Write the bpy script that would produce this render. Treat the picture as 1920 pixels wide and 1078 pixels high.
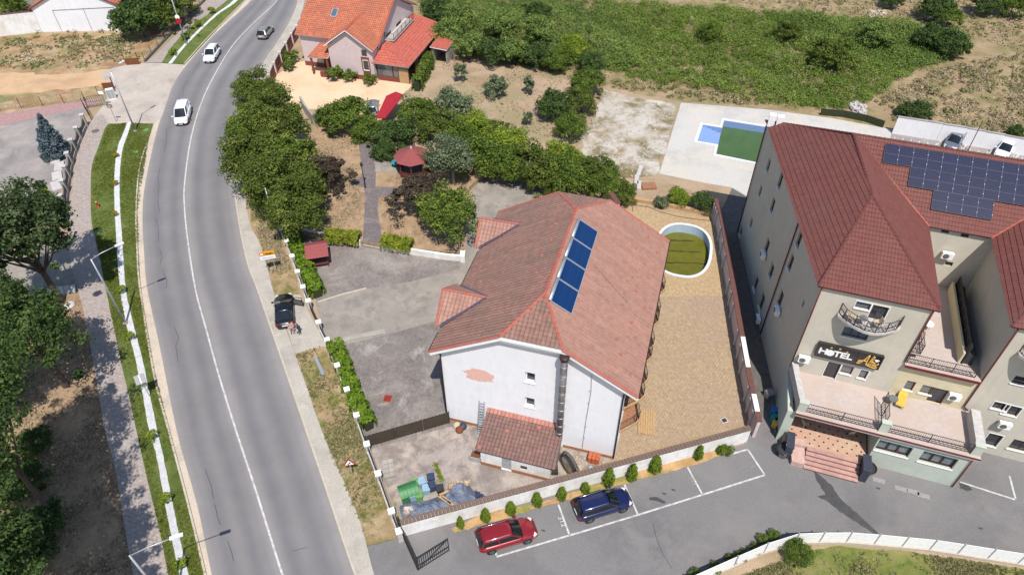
import bpy, math, random
import numpy as np
from mathutils import Vector, Matrix
from mathutils.geometry import tessellate_polygon
rnd = random.Random(7)
for o in list(bpy.data.objects): bpy.data.objects.remove(o, do_unlink=True)
scene = bpy.context.scene
COL = scene.collection

# ---------------------------------------------------------------- camera
FPX, PX, PY, NAD, CAMH = 1333.0, 960.0, 539.0, (970.0, 1950.0), 50.0
_dn = np.array([(NAD[0]-PX)/FPX, (NAD[1]-PY)/FPX, 1.0]); _dn /= np.linalg.norm(_dn)
_yy = np.array([0, 0, 1.0]); _yy = _yy-_dn*_yy.dot(_dn); _yy /= np.linalg.norm(_yy)
_zz = -_dn; _xx = np.cross(_yy, _zz)
RM = np.array([_xx, _yy, _zz])
cam_data = bpy.data.cameras.new('camera'); cam = bpy.data.objects.new('camera', cam_data); COL.objects.link(cam)
cam_data.sensor_width = 36; cam_data.lens = FPX/1920*36; cam_data.clip_end = 4000; cam_data.clip_start = 0.5
r_, d_, f_ = RM[:, 0], RM[:, 1], RM[:, 2]
cam.matrix_world = Matrix(((r_[0], -d_[0], -f_[0], 0), (r_[1], -d_[1], -f_[1], 0), (r_[2], -d_[2], -f_[2], CAMH), (0, 0, 0, 1)))
scene.camera = cam

# ---------------------------------------------------------------- sky, sun, exposure
SUN_EL, SHADOW_AZ = 60.5, 101.3            # shadows run along this heading (degrees from +X)
world = bpy.data.worlds.new('World'); scene.world = world; world.use_nodes = True
wn = world.node_tree.nodes; wl = world.node_tree.links
sky = wn.new('ShaderNodeTexSky'); sky.sky_type = 'NISHITA'; sky.sun_disc = False
sky.sun_elevation = math.radians(SUN_EL); sky.sun_rotation = math.radians(90-(SHADOW_AZ+180))
sky.air_density = 1.0; sky.dust_density = 0.6; sky.altitude = 150
bg = wn['Background']; bg.inputs['Strength'].default_value = 0.12
wl.new(sky.outputs[0], bg.inputs[0])
sl = bpy.data.lights.new('sun', 'SUN'); sl.energy = 4.3; sl.angle = math.radians(0.53); sl.color = (1.0, 0.955, 0.89)
sun = bpy.data.objects.new('sun', sl); COL.objects.link(sun)
_ce = math.cos(math.radians(SUN_EL))
sdir = Vector((math.cos(math.radians(SHADOW_AZ))*_ce, math.sin(math.radians(SHADOW_AZ))*_ce, -math.sin(math.radians(SUN_EL))))
sun.rotation_euler = sdir.to_track_quat('-Z', 'Y').to_euler(); sun.location = (30, -60, 120)
scene.view_settings.view_transform = 'Standard'; scene.view_settings.look = 'None'
scene.view_settings.exposure = 0.42; scene.view_settings.gamma = 1.0

# ---------------------------------------------------------------- pixel -> place
def G(px, py, z=0.0):
    d = RM @ np.array([(px-PX)/FPX, (py-PY)/FPX, 1.0])
    t = (z-CAMH)/d[2]
    return Vector((d[0]*t, d[1]*t, z))
def GV(px, py, o, h):
    """pixel -> (u,z) on the upright plane through o with heading h degrees"""
    d = RM @ np.array([(px-PX)/FPX, (py-PY)/FPX, 1.0])
    c, s = math.cos(math.radians(h)), math.sin(math.radians(h))
    n = np.array([-s, c, 0]); cc = np.array([0, 0, CAMH])
    t = (np.array([o[0], o[1], 0])-cc).dot(n)/d.dot(n); p = cc+d*t
    return float((p[0]-o[0])*c+(p[1]-o[1])*s), float(p[2])
def local(p, o, h):
    c, s = math.cos(math.radians(h)), math.sin(math.radians(h))
    x, y = p[0]-o[0], p[1]-o[1]
    return Vector((x*c+y*s, -x*s+y*c, p[2] if len(p) > 2 else 0))

# ---------------------------------------------------------------- materials
MATS = {}
def _new(name):
    m = bpy.data.materials.new(name); m.use_nodes = True
    nt = m.node_tree; b = nt.nodes['Principled BSDF']
    MATS[name] = m
    return m, nt, b
def c4(c): return (c[0], c[1], c[2], 1)
def sr(r, g, b):
    """0-255 display colour -> linear"""
    f = lambda v: (v/255/12.92) if v/255 <= .04045 else ((v/255+.055)/1.055)**2.4
    return (f(r), f(g), f(b))
def N(nt, t, **kw):
    n = nt.nodes.new(t)
    for k, v in kw.items():
        if k in ('operation', 'blend_type', 'data_type', 'noise_dimensions', 'feature', 'attribute_name', 'attribute_type', 'interpolation', 'wave_type', 'bands_direction', 'distance', 'offset', 'squash', 'offset_frequency', 'use_clamp'): setattr(n, k, v)
        else: n.inputs[k].default_value = v
    return n
def ramp(nt, fac, stops, interp='LINEAR'):
    r = nt.nodes.new('ShaderNodeValToRGB'); r.color_ramp.interpolation = interp
    els = r.color_ramp.elements
    while len(els) < len(stops): els.new(0.5)
    for e, (p, c) in zip(els, stops):
        e.position = p; e.color = c4(c) if len(c) == 3 else c
    nt.links.new(fac, r.inputs[0]); return r.outputs[0]
def mixc(nt, fac, a, b, mode='MIX'):
    m = nt.nodes.new('ShaderNodeMix'); m.data_type = 'RGBA'; m.blend_type = mode
    for s, v in ((0, fac), (6, a), (7, b)):
        if isinstance(v, (int, float)): m.inputs[s].default_value = v
        elif isinstance(v, tuple): m.inputs[s].default_value = c4(v)
        else: nt.links.new(v, m.inputs[s])
    return m.outputs[2]
def noise(nt, vec, scale, detail=4, rough=.6, dist=0):
    n = N(nt, 'ShaderNodeTexNoise', Scale=scale, Detail=detail, Roughness=rough, Distortion=dist)
    nt.links.new(vec, n.inputs['Vector']); return n.outputs['Fac']
def objco(nt):
    return nt.nodes.new('ShaderNodeTexCoord').outputs['Object']
def bump(nt, b, h, strength, dist):
    n = nt.nodes.new('ShaderNodeBump'); n.inputs['Strength'].default_value = strength; n.inputs['Distance'].default_value = dist
    nt.links.new(h, n.inputs['Height']); nt.links.new(n.outputs[0], b.inputs['Normal'])
def M(name, c1, c2=None, scale=4, rough=.85, bmp=0, bscale=30, metal=0, spec=.35, c3=None, s3=.3, coat=0, lo=.35, hi=.65):
    """plain procedural stuff: two tones by fine noise, an optional third by broad noise"""
    if name in MATS: return MATS[name]
    m, nt, b = _new(name)
    co = objco(nt)
    c2 = c2 or tuple(x*.86 for x in c1)
    col = ramp(nt, noise(nt, co, scale, 6, .65), [(lo, c2), (hi, c1)])
    if c3:
        f = ramp(nt, noise(nt, co, s3, 5, .6, .4), [(.44, (0, 0, 0)), (.64, (1, 1, 1))])
        col = mixc(nt, f, col, c3)
    nt.links.new(col, b.inputs['Base Color'])
    b.inputs['Roughness'].default_value = rough; b.inputs['Metallic'].default_value = metal
    b.inputs['Specular IOR Level'].default_value = spec; b.inputs['Coat Weight'].default_value = coat
    if bmp: bump(nt, b, noise(nt, co, bscale, 4, .7), bmp, .03)
    return m
def streaks(name, c, amt=.5, scale=.9, vert=.12):
    """faint rain streaks and grime of its own shape on a wall material"""
    m = MATS[name]; nt = m.node_tree; b = nt.nodes['Principled BSDF']; src = b.inputs['Base Color'].links[0].from_socket
    mp = N(nt, 'ShaderNodeMapping'); mp.inputs['Scale'].default_value = (1, 1, vert); nt.links.new(objco(nt), mp.inputs[0])
    f = ramp(nt, noise(nt, mp.outputs[0], scale*3, 7, .72), [(.5, (0, 0, 0)), (.75, (amt, amt, amt))])
    nt.links.new(mixc(nt, f, src, c), b.inputs['Base Color'])
def ground_mat(name, tones, scales, rough=.95, bmp=.5, bscale=18, speck=None):
    """patchy ground: tones[0] mixed with the others by noises of the given scales"""
    m, nt, b = _new(name); co = objco(nt)
    col = ramp(nt, noise(nt, co, 9, 6, .75), [(.3, tuple(x*.72 for x in tones[0])), (.7, tuple(min(1, x*1.22) for x in tones[0]))])
    for i, (t, s) in enumerate(zip(tones[1:], scales)):
        mp = N(nt, 'ShaderNodeMapping'); mp.inputs['Location'].default_value = (17*i+3, 31*i, 5*i)
        nt.links.new(co, mp.inputs[0])
        f = ramp(nt, noise(nt, mp.outputs[0], s, 8, .68, .3), [(.47, (0, 0, 0)), (.62, (1, 1, 1))])
        t2 = ramp(nt, noise(nt, co, 14, 5, .7), [(.3, tuple(x*.7 for x in t)), (.7, tuple(min(1, x*1.2) for x in t))])
        col = mixc(nt, f, col, t2)
    if speck:
        v = N(nt, 'ShaderNodeTexVoronoi', Scale=speck[1]); nt.links.new(co, v.inputs['Vector'])
        f = ramp(nt, v.outputs['Distance'], [(.0, (1, 1, 1)), (speck[2], (1, 1, 1)), (speck[2]+.06, (0, 0, 0))])
        f2 = ramp(nt, noise(nt, co, .5, 4), [(.45, (0, 0, 0)), (.6, (1, 1, 1))])
        mm = mixc(nt, f, (0, 0, 0), f2); col = mixc(nt, mm, col, speck[0])
    nt.links.new(col, b.inputs['Base Color']); b.inputs['Roughness'].default_value = rough
    b.inputs['Specular IOR Level'].default_value = .2
    bump(nt, b, noise(nt, co, bscale, 6, .75), bmp, .12)
    return m
def paver_mat(name, c1, c2, cm, bw, bh, ang, c3=None, s3=.25, stain=None, mort=.06, rough=.9):
    m, nt, b = _new(name); co = objco(nt)
    mp = N(nt, 'ShaderNodeMapping'); mp.inputs['Rotation'].default_value = (0, 0, math.radians(ang)); nt.links.new(co, mp.inputs[0])
    br = N(nt, 'ShaderNodeTexBrick', Scale=1.0)
    br.inputs['Color1'].default_value = c4(c1); br.inputs['Color2'].default_value = c4(c2); br.inputs['Mortar'].default_value = c4(cm)
    br.inputs['Mortar Size'].default_value = mort*min(bw, bh); br.inputs['Brick Width'].default_value = bw; br.inputs['Row Height'].default_value = bh
    br.inputs['Mortar Smooth'].default_value = .3
    nt.links.new(mp.outputs[0], br.inputs['Vector'])
    g = ramp(nt, noise(nt, co, 3, 7, .75), [(.3, (.72, .72, .72)), (.7, (1.2, 1.2, 1.2))])
    col = mixc(nt, 1.0, br.outputs['Color'], g, 'MULTIPLY')
    if c3:
        f = ramp(nt, noise(nt, co, s3, 8, .7, .6), [(.42, (0, 0, 0)), (.68, (1, 1, 1))])
        col = mixc(nt, f, col, mixc(nt, 1.0, c3, g, 'MULTIPLY'))
    if stain:
        mp2 = N(nt, 'ShaderNodeMapping'); mp2.inputs['Location'].default_value = (40, 11, 3); nt.links.new(co, mp2.inputs[0])
        f = ramp(nt, noise(nt, mp2.outputs[0], stain[1], 8, .72, .8), [(.55, (0, 0, 0)), (.7, (.8, .8, .8))])
        col = mixc(nt, f, col, stain[0])
    nt.links.new(col, b.inputs['Base Color']); b.inputs['Roughness'].default_value = rough; b.inputs['Specular IOR Level'].default_value = .25
    bump(nt, b, br.outputs['Fac'], .35, -.02)
    return m
def tile_mat(name, c1, c2, gap, w, h, weather=None, wscale=.35, lines=.22, rough=.7, streak=0):
    """roof tiles on UVs in metres: u along the eave, v down the slope"""
    m, nt, b = _new(name)
    uv = nt.nodes.new('ShaderNodeUVMap').outputs[0]
    sx = nt.nodes.new('ShaderNodeSeparateXYZ'); nt.links.new(uv, sx.inputs[0])
    def mth(op, a, bb=None):
        n = nt.nodes.new('ShaderNodeMath'); n.operation = op
        for i, v in enumerate((a, bb)):
            if v is None: continue
            if isinstance(v, (int, float)): n.inputs[i].default_value = v
            else: nt.links.new(v, n.inputs[i])
        return n.outputs[0]
    fu, fv = mth('DIVIDE', sx.outputs[0], w), mth('DIVIDE', sx.outputs[1], h)
    cu, cv = mth('FLOOR', fu), mth('FLOOR', fv)
    cx = nt.nodes.new('ShaderNodeCombineXYZ'); nt.links.new(cu, cx.inputs[0]); nt.links.new(cv, cx.inputs[1])
    wn_ = nt.nodes.new('ShaderNodeTexWhiteNoise'); wn_.noise_dimensions = '2D'; nt.links.new(cx.outputs[0], wn_.inputs['Vector'])
    col = ramp(nt, wn_.outputs['Value'], [(0, c1), (1, c2)])
    co = objco(nt)
    g = ramp(nt, noise(nt, co, 2.2, 7, .75), [(.25, (.72, .72, .72)), (.75, (1.22, 1.22, 1.22))])
    col = mixc(nt, 1.0, col, g, 'MULTIPLY')
    if weather:
        f = ramp(nt, noise(nt, co, wscale, 8, .7, .5), [(.38, (0, 0, 0)), (.66, (.85, .85, .85))])
        col = mixc(nt, f, col, mixc(nt, 1.0, weather, g, 'MULTIPLY'))
    if streak:
        mp = N(nt, 'ShaderNodeMapping'); mp.inputs['Scale'].default_value = (1.3, .12, 1); nt.links.new(uv, mp.inputs[0])
        f = ramp(nt, noise(nt, mp.outputs[0], 1.0, 6, .7), [(.35, (.78, .78, .78)), (.65, (1.1, 1.1, 1.1))])
        col = mixc(nt, streak, col, mixc(nt, 1.0, col, f, 'MULTIPLY'))
    fr = mth('FRACT', fu)
    gp = ramp(nt, fr, [(0, (1, 1, 1)), (.06, (1, 1, 1)), (.2, (0, 0, 0)), (.93, (0, 0, 0)), (1, (1, 1, 1))])
    gl = mixc(nt, 1.0, gp, (lines*2,)*3, 'MULTIPLY')
    col = mixc(nt, gl, col, gap)
    nt.links.new(col, b.inputs['Base Color']); b.inputs['Roughness'].default_value = rough; b.inputs['Specular IOR Level'].default_value = .3
    wave = mth('SINE', mth('MULTIPLY', fu, 2*math.pi))
    bump(nt, b, wave, .45, .03)
    return m
def leaf_mat(name, dark, mid, lite, transl=.3):
    m, nt, b = _new(name)
    a = N(nt, 'ShaderNodeAttribute'); a.attribute_name = 'tint'
    col = ramp(nt, a.outputs['Fac'], [(0, dark), (.5, mid), (1, lite)])
    nt.links.new(col, b.inputs['Base Color']); b.inputs['Roughness'].default_value = .75; b.inputs['Specular IOR Level'].default_value = .12
    tr = nt.nodes.new('ShaderNodeBsdfTranslucent'); nt.links.new(col, tr.inputs[0])
    mx = nt.nodes.new('ShaderNodeMixShader'); mx.inputs[0].default_value = transl
    nt.links.new(b.outputs[0], mx.inputs[1]); nt.links.new(tr.outputs[0], mx.inputs[2])
    nt.links.new(mx.outputs[0], nt.nodes['Material Output'].inputs[0])
    return m
def paint(name, c, coat=.8, rough=.3, metal=.3):
    m, nt, b = _new(name); co = objco(nt)
    col = ramp(nt, noise(nt, co, 3, 5), [(.3, tuple(x*.88 for x in c)), (.7, c)])
    nt.links.new(col, b.inputs['Base Color']); b.inputs['Roughness'].default_value = rough; b.inputs['Metallic'].default_value = metal
    b.inputs['Coat Weight'].default_value = coat; b.inputs['Coat Roughness'].default_value = .04
    return m
def glass(name, c, rough=.04):
    m, nt, b = _new(name); co = objco(nt)
    col = ramp(nt, noise(nt, co, 1.2, 3), [(.3, tuple(x*.6 for x in c)), (.7, c)])
    nt.links.new(col, b.inputs['Base Color']); b.inputs['Roughness'].default_value = rough; b.inputs['Specular IOR Level'].default_value = .7
    return m

# ---------------------------------------------------------------- mesh building
class MB:
    def __init__(s): s.v = []; s.f = []; s.m = []; s.uv = {}
    def add(s, vs, fs, m=0):
        k = len(s.v); s.v += [tuple(p) for p in vs]
        for f in fs: s.f.append(tuple(i+k for i in f)); s.m.append(m)
        return k
    def poly(s, pts, m=0, uvs=None):
        k = len(s.v); s.v += [tuple(p) for p in pts]; s.f.append(tuple(range(k, k+len(pts)))); s.m.append(m)
        if uvs: s.uv[len(s.f)-1] = uvs
    def box(s, c, size, rz=0, m=0, top=None):
        """box on centre c; top = (sx,sy) scales the upper face"""
        x, y, z = size[0]/2, size[1]/2, size[2]/2; t = top or (1, 1)
        cr, sr_ = math.cos(rz), math.sin(rz); vs = []
        for a, b, d in ((-1, -1, -1), (1, -1, -1), (1, 1, -1), (-1, 1, -1), (-1, -1, 1), (1, -1, 1), (1, 1, 1), (-1, 1, 1)):
            px, py = a*x*(t[0] if d > 0 else 1), b*y*(t[1] if d > 0 else 1)
            vs.append((c[0]+px*cr-py*sr_, c[1]+px*sr_+py*cr, c[2]+d*z))
        s.add(vs, [(0, 3, 2, 1), (4, 5, 6, 7), (0, 1, 5, 4), (1, 2, 6, 5), (2, 3, 7, 6), (3, 0, 4, 7)], m)
    def box2(s, a, b, m=0):
        s.box(((a[0]+b[0])/2, (a[1]+b[1])/2, (a[2]+b[2])/2), (abs(b[0]-a[0]), abs(b[1]-a[1]), abs(b[2]-a[2])), 0, m)
    def bar(s, p, q, w, h=None, m=0, up=(0, 0, 1)):
        p, q = Vector(p), Vector(q); d = (q-p).normalized(); h = h or w; up = Vector(up)
        a = d.cross(up)
        if a.length < 1e-4: a = d.cross(Vector((1, 0, 0)))
        a.normalize(); b = a.cross(d).normalized(); vs = []
        for e in (p, q):
            for i, j in ((-1, -1), (1, -1), (1, 1), (-1, 1)): vs.append(e+a*(i*w/2)+b*(j*h/2))
        s.add(vs, [(3, 2, 1, 0), (4, 5, 6, 7), (0, 1, 5, 4), (1, 2, 6, 5), (2, 3, 7, 6), (3, 0, 4, 7)], m)
    def tube(s, pts, r, n=8, m=0, cap=True):
        pts = [Vector(p) for p in pts]; rs = r if isinstance(r, (list, tuple)) else [r]*len(pts)
        k = len(s.v); ref = None
        for i, p in enumerate(pts):
            d = (pts[min(i+1, len(pts)-1)]-pts[max(i-1, 0)]).normalized()
            if ref is None or abs(ref.dot(d)) > .95: ref = Vector((0, 0, 1)) if abs(d.z) < .9 else Vector((1, 0, 0))
            a = d.cross(ref).normalized(); b = a.cross(d).normalized()
            for j in range(n):
                t = 2*math.pi*j/n; s.v.append(tuple(p+a*(rs[i]*math.cos(t))+b*(rs[i]*math.sin(t))))
        for i in range(len(pts)-1):
            for j in range(n):
                s.f.append((k+i*n+j, k+i*n+(j+1) % n, k+(i+1)*n+(j+1) % n, k+(i+1)*n+j)); s.m.append(m)
        if cap:
            s.f.append(tuple(k+j for j in reversed(range(n)))); s.m.append(m)
            e = k+(len(pts)-1)*n; s.f.append(tuple(e+j for j in range(n))); s.m.append(m)
    def lathe(s, c, prof, n=16, m=0):
        k = len(s.v)
        for r, z in prof:
            for j in range(n):
                t = 2*math.pi*j/n; s.v.append((c[0]+r*math.cos(t), c[1]+r*math.sin(t), c[2]+z))
        for i in range(len(prof)-1):
            for j in range(n):
                s.f.append((k+i*n+j, k+i*n+(j+1) % n, k+(i+1)*n+(j+1) % n, k+(i+1)*n+j)); s.m.append(m)
        s.f.append(tuple(k+j for j in reversed(range(n)))); s.m.append(m)
        e = k+(len(prof)-1)*n; s.f.append(tuple(e+j for j in range(n))); s.m.append(m)
    def prism(s, pts, z0, z1, m=0):
        """upright prism over a plan polygon"""
        pts = [(p[0], p[1]) for p in pts]
        A = sum(a[0]*b[1]-b[0]*a[1] for a, b in zip(pts, pts[1:]+pts[:1]))
        if A < 0: pts.reverse()
        n = len(pts); tri = tessellate_polygon([[Vector((x, y, 0)) for x, y in pts]])
        vs = [(x, y, z0) for x, y in pts]+[(x, y, z1) for x, y in pts]; fs = []
        for t in tri:
            a, b, c = [Vector(pts[i]) for i in t]; cr = (b-a).cross(c-a)
            t = t if cr > 0 else t[::-1]
            fs.append(tuple(i+n for i in t)); fs.append(tuple(t[::-1]))
        for i in range(n): j = (i+1) % n; fs.append((i, j, j+n, i+n))
        s.add(vs, fs, m)
    def build(s, name, mats, parent=None, smooth=False, kind=None, loc=None, rot=None):
        me = bpy.data.meshes.new(name); me.from_pydata(s.v, [], s.f)
        if not isinstance(mats, (list, tuple)): mats = [mats]
        for m in mats: me.materials.append(m)
        me.polygons.foreach_set('material_index', s.m)
        if s.uv:
            l = me.uv_layers.new(name='UVMap')
            for fi, uvs in s.uv.items():
                p = me.polygons[fi]
                for li, u in zip(p.loop_indices, uvs): l.data[li].uv = u
        if smooth: me.polygons.foreach_set('use_smooth', [True]*len(s.f))
        me.update()
        return link(name, me, parent, kind, loc, rot)
def link(name, me, parent=None, kind=None, loc=None, rot=None):
    o = bpy.data.objects.new(name, me); COL.objects.link(o)
    if parent: o.parent = parent
    if kind: o['kind'] = kind
    if loc is not None: o.location = loc
    if rot is not None: o.rotation_euler = rot
    return o
def tag(o, label, cat, group=None):
    o['label'] = label; o['category'] = cat
    if group: o['group'] = group
    return o
def thing(name, label, cat, loc=(0, 0, 0), rz=0, group=None):
    o = bpy.data.objects.new(name, None); COL.objects.link(o); o.empty_display_size = .2
    o.location = loc; o.rotation_euler = (0, 0, rz)
    return tag(o, label, cat, group)
def dup(root, loc, rz=None, label=None, scale=None, group=None):
    r = root.copy(); COL.objects.link(r); r.location = loc
    if rz is not None: r.rotation_euler = (0, 0, rz)
    if scale is not None: r.scale = scale if isinstance(scale, (tuple, list)) else (scale,)*3
    if label: r['label'] = label
    if group: r['group'] = group
    for ch in list(root.children):
        c = ch.copy(); COL.objects.link(c); c.parent = r
        for g in list(ch.children):
            d = g.copy(); COL.objects.link(d); d.parent = c
    return r
ORD = ['first', 'second', 'third', 'fourth', 'fifth', 'sixth', 'seventh', 'eighth', 'ninth', 'tenth', 'eleventh', 'twelfth', 'thirteenth', 'fourteenth', 'fifteenth', 'sixteenth', 'seventeenth', 'eighteenth', 'nineteenth', 'twentieth', 'twenty-first', 'twenty-second', 'twenty-third', 'twenty-fourth', 'twenty-fifth', 'twenty-sixth', 'twenty-seventh', 'twenty-eighth', 'twenty-ninth', 'thirtieth']
def catmull(pts, step):
    """smooth a polyline and resample it every step metres"""
    pts = [Vector(p) for p in pts]; P = [pts[0]*2-pts[1]]+pts+[pts[-1]*2-pts[-2]]; out = []
    for i in range(1, len(P)-2):
        n = max(2, int((P[i+1]-P[i]).length/step))
        for k in range(n):
            t = k/n; a, b, c, d = P[i-1], P[i], P[i+1], P[i+2]
            out.append(.5*((2*b)+(c-a)*t+(2*a-5*b+4*c-d)*t*t+(3*b-a-3*c+d)*t**3))
    out.append(pts[-1]); return out
def resample(pts, n):
    L = [0]
    for a, b in zip(pts, pts[1:]): L.append(L[-1]+(b-a).length)
    out = []; j = 0
    for i in range(n):
        s = L[-1]*i/(n-1)
        while j < len(L)-2 and L[j+1] < s: j += 1
        t = (s-L[j])/max(1e-6, L[j+1]-L[j]); out.append(pts[j].lerp(pts[j+1], t))
    return out, L[-1]
def strip(name, Lp, Rp, z, mat, n=120, zl=None, kind='structure', smooth=True, jag=0):
    """ribbon between two traced edges with UVs (0..1 across, metres along)"""
    A = catmull([G(x, y, z) for x, y in Lp], 1) if smooth else [G(x, y, z) for x, y in Lp]
    B = catmull([G(x, y, z) for x, y in Rp], 1) if smooth else [G(x, y, z) for x, y in Rp]
    A, la = resample(A, n); B, lb = resample(B, n); mb = MB(); l = (la+lb)/2
    if jag:
        for X in (A, B):
            for p in X: p.x += rnd.uniform(-jag, jag); p.y += rnd.uniform(-jag, jag)
    K = 6
    for i in range(n-1):
        for k in range(K):
            t0, t1 = k/K, (k+1)/K
            mb.poly([A[i].lerp(B[i], t0), A[i].lerp(B[i], t1), A[i+1].lerp(B[i+1], t1), A[i+1].lerp(B[i+1], t0)], 0, [(t0, l*i/(n-1)), (t1, l*i/(n-1)), (t1, l*(i+1)/(n-1)), (t0, l*(i+1)/(n-1))])
    for f in range(len(mb.f)):
        a, b, c = [Vector(mb.v[i]) for i in mb.f[f][:3]]
        if (b-a).cross(c-a).z < 0: mb.f[f] = mb.f[f][::-1]; mb.uv[f] = mb.uv[f][::-1]
    return mb.build(name, mat, kind=kind)
def ribbon(mb, pts, w, z0, z1, m=0, closed=False):
    """low wall of width w along plan points"""
    pts = [Vector((p[0], p[1], 0)) for p in pts]; n = len(pts); Lf = []; Rt = []
    for i, p in enumerate(pts):
        a = pts[(i-1) % n] if (closed or i > 0) else p; b = pts[(i+1) % n] if (closed or i < n-1) else p
        d = (b-a).normalized(); nn = Vector((-d.y, d.x, 0))*(w/2); Lf.append(p+nn); Rt.append(p-nn)
    for i in range(n if closed else n-1):
        j = (i+1) % n; a, b, c, d = Rt[i], Rt[j], Lf[j], Lf[i]
        vs = [(q.x, q.y, z0) for q in (a, b, c, d)]+[(q.x, q.y, z1) for q in (a, b, c, d)]
        fs = [(4, 5, 6, 7), (0, 1, 5, 4), (2, 3, 7, 6)]
        if not closed and i == 0: fs.append((3, 0, 4, 7))
        if not closed and i == n-2: fs.append((1, 2, 6, 5))
        mb.add(vs, fs, m)
def jagged(pts, amp, step, seed=1):
    rr = random.Random(seed); out = []
    for a, b in zip(pts, pts[1:]+pts[:1]):
        a, b = Vector(a), Vector(b); n = max(1, int((b-a).length/step))
        for k in range(n):
            p = a.lerp(b, k/n); out.append(p+Vector((rr.uniform(-amp, amp), rr.uniform(-amp, amp), 0)))
    return out
def sheet(name, px, z, mat, kind='structure', jag=0, step=.5, holes=(), world=False, parent=None, skirt=True):
    """flat ground sheet over a traced outline"""
    pts = [Vector((p[0], p[1], z)) for p in px] if world else [G(x, y, z) for x, y in px]
    if jag: pts = jagged(pts, jag, step, hash(name) % 999 if False else len(name)*7+len(px))
    polys = [pts]+[[Vector((p[0], p[1], z)) for p in h] for h in holes]
    tri = tessellate_polygon(polys); flat = [p for q in polys for p in q]; mb = MB(); fs = []
    for t in tri:
        a, b, c = [flat[i] for i in t]; fs.append(t if (b-a).cross(c-a).z > 0 else t[::-1])
    mb.add(flat, fs)
    if skirt and z > .05:
        n = len(pts); A = sum(a.x*b.y-b.x*a.y for a, b in zip(pts, pts[1:]+pts[:1]))
        for i in range(n):
            a, b = pts[i], pts[(i+1) % n]
            if A < 0: a, b = b, a
            mb.poly([(a.x, a.y, -.02), (b.x, b.y, -.02), b, a])
    return mb.build(name, mat, kind=kind, parent=parent)
# ---------------------------------------------------------------- frames, walls, windows, roofs
class Fr:
    """a wall plane: u along the wall, z up, d outward"""
    def __init__(s, p0, ang):
        s.p = Vector((p0[0], p0[1], 0)); a = math.radians(ang)
        s.u = Vector((math.cos(a), math.sin(a), 0)); s.n = Vector((math.sin(a), -math.cos(a), 0)); s.a = a
    def pt(s, u, z, d=0): return s.p+s.u*u+s.n*d+Vector((0, 0, z))
def fbox(mb, fr, u0, u1, z0, z1, d0, d1, m=0):
    vs = [fr.pt(u, z, d) for d in (d1, d0) for (u, z) in ((u0, z0), (u1, z0), (u1, z1), (u0, z1))]
    mb.add(vs, [(0, 1, 2, 3), (7, 6, 5, 4), (4, 5, 1, 0), (5, 6, 2, 1), (6, 7, 3, 2), (7, 4, 0, 3)], m)
def fpoly(mb, fr, uz, d=0, m=0): mb.poly([fr.pt(u, z, d) for u, z in uz], m)
def wall_cells(mb, fr, u0, u1, z0, z1, ops=(), depth=.22, m=0, mr=None):
    us = sorted({u0, u1}|{min(max(x, u0), u1) for o in ops for x in (o[0], o[2])})
    zs = sorted({z0, z1}|{min(max(x, z0), z1) for o in ops for x in (o[1], o[3])})
    for a, b in zip(us, us[1:]):
        for c, d in zip(zs, zs[1:]):
            cu, cz = (a+b)/2, (c+d)/2
            if any(o[0] < cu < o[2] and o[1] < cz < o[3] for o in ops): continue
            fpoly(mb, fr, [(a, c), (b, c), (b, d), (a, d)], 0, m)
    r = m if mr is None else mr
    for (a, c, b, d) in ops:
        P = lambda u, z, dd: fr.pt(u, z, dd)
        mb.poly([P(a, c, 0), P(a, d, 0), P(a, d, -depth), P(a, c, -depth)], r)
        mb.poly([P(b, c, 0), P(b, c, -depth), P(b, d, -depth), P(b, d, 0)], r)
        mb.poly([P(a, d, 0), P(b, d, 0), P(b, d, -depth), P(a, d, -depth)], r)
        mb.poly([P(a, c, 0), P(a, c, -depth), P(b, c, -depth), P(b, c, 0)], r)
def window(par, fr, rect, depth=.2, fmat=None, gmat=None, cols=1, sill=True, fw=.07, name='window', surround=None, curtain=None):
    u0, z0, u1, z1 = rect
    mb = MB(); d0, d1 = -depth, -depth+.06
    fbox(mb, fr, u0, u0+fw, z0, z1, d0, d1); fbox(mb, fr, u1-fw, u1, z0, z1, d0, d1)
    fbox(mb, fr, u0+fw, u1-fw, z0, z0+fw, d0, d1); fbox(mb, fr, u0+fw, u1-fw, z1-fw, z1, d0, d1)
    w = (u1-u0-2*fw)/cols
    for i in range(1, cols): x = u0+fw+w*i; fbox(mb, fr, x-fw/2, x+fw/2, z0+fw, z1-fw, d0, d1)
    wi = mb.build(name, fmat or MATS['wood_frame'], par)
    for i in range(cols):
        p = MB(); a = u0+fw+w*i+(fw/2 if i else 0); b = u0+fw+w*(i+1)-(fw/2 if i < cols-1 else 0)
        fbox(p, fr, a, b, z0+fw, z1-fw, d0+.01, d0+.025); p.build('pane', gmat or MATS['glass_dark'], wi)
        if curtain:
            c = MB(); n = 10; ww = (b-a)
            for k in range(n):
                x0, x1 = a+ww*k/n, a+ww*(k+1)/n
                c.poly([fr.pt(x0, z0+fw, d0-.05-(.04 if k % 2 else 0)), fr.pt(x1, z0+fw, d0-.05-(0 if k % 2 else .04)), fr.pt(x1, z1-fw, d0-.05-(0 if k % 2 else .04)), fr.pt(x0, z1-fw, d0-.05-(.04 if k % 2 else 0))])
            c.build('curtain', curtain, wi)
    if sill:
        s = MB(); fbox(s, fr, u0-.06, u1+.06, z0-.07, z0-.003, -depth, .09); s.build('sill', MATS['white_trim'], wi)
    if surround:
        s = MB(); t = .06
        fbox(s, fr, u0-t, u0-.002, z0, z1+t, .002, .03); fbox(s, fr, u1+.002, u1+t, z0, z1+t, .002, .03); fbox(s, fr, u0-.002, u1+.002, z1+.002, z1+t, .002, .03)
        s.build('surround', surround, wi)
    return wi
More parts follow.
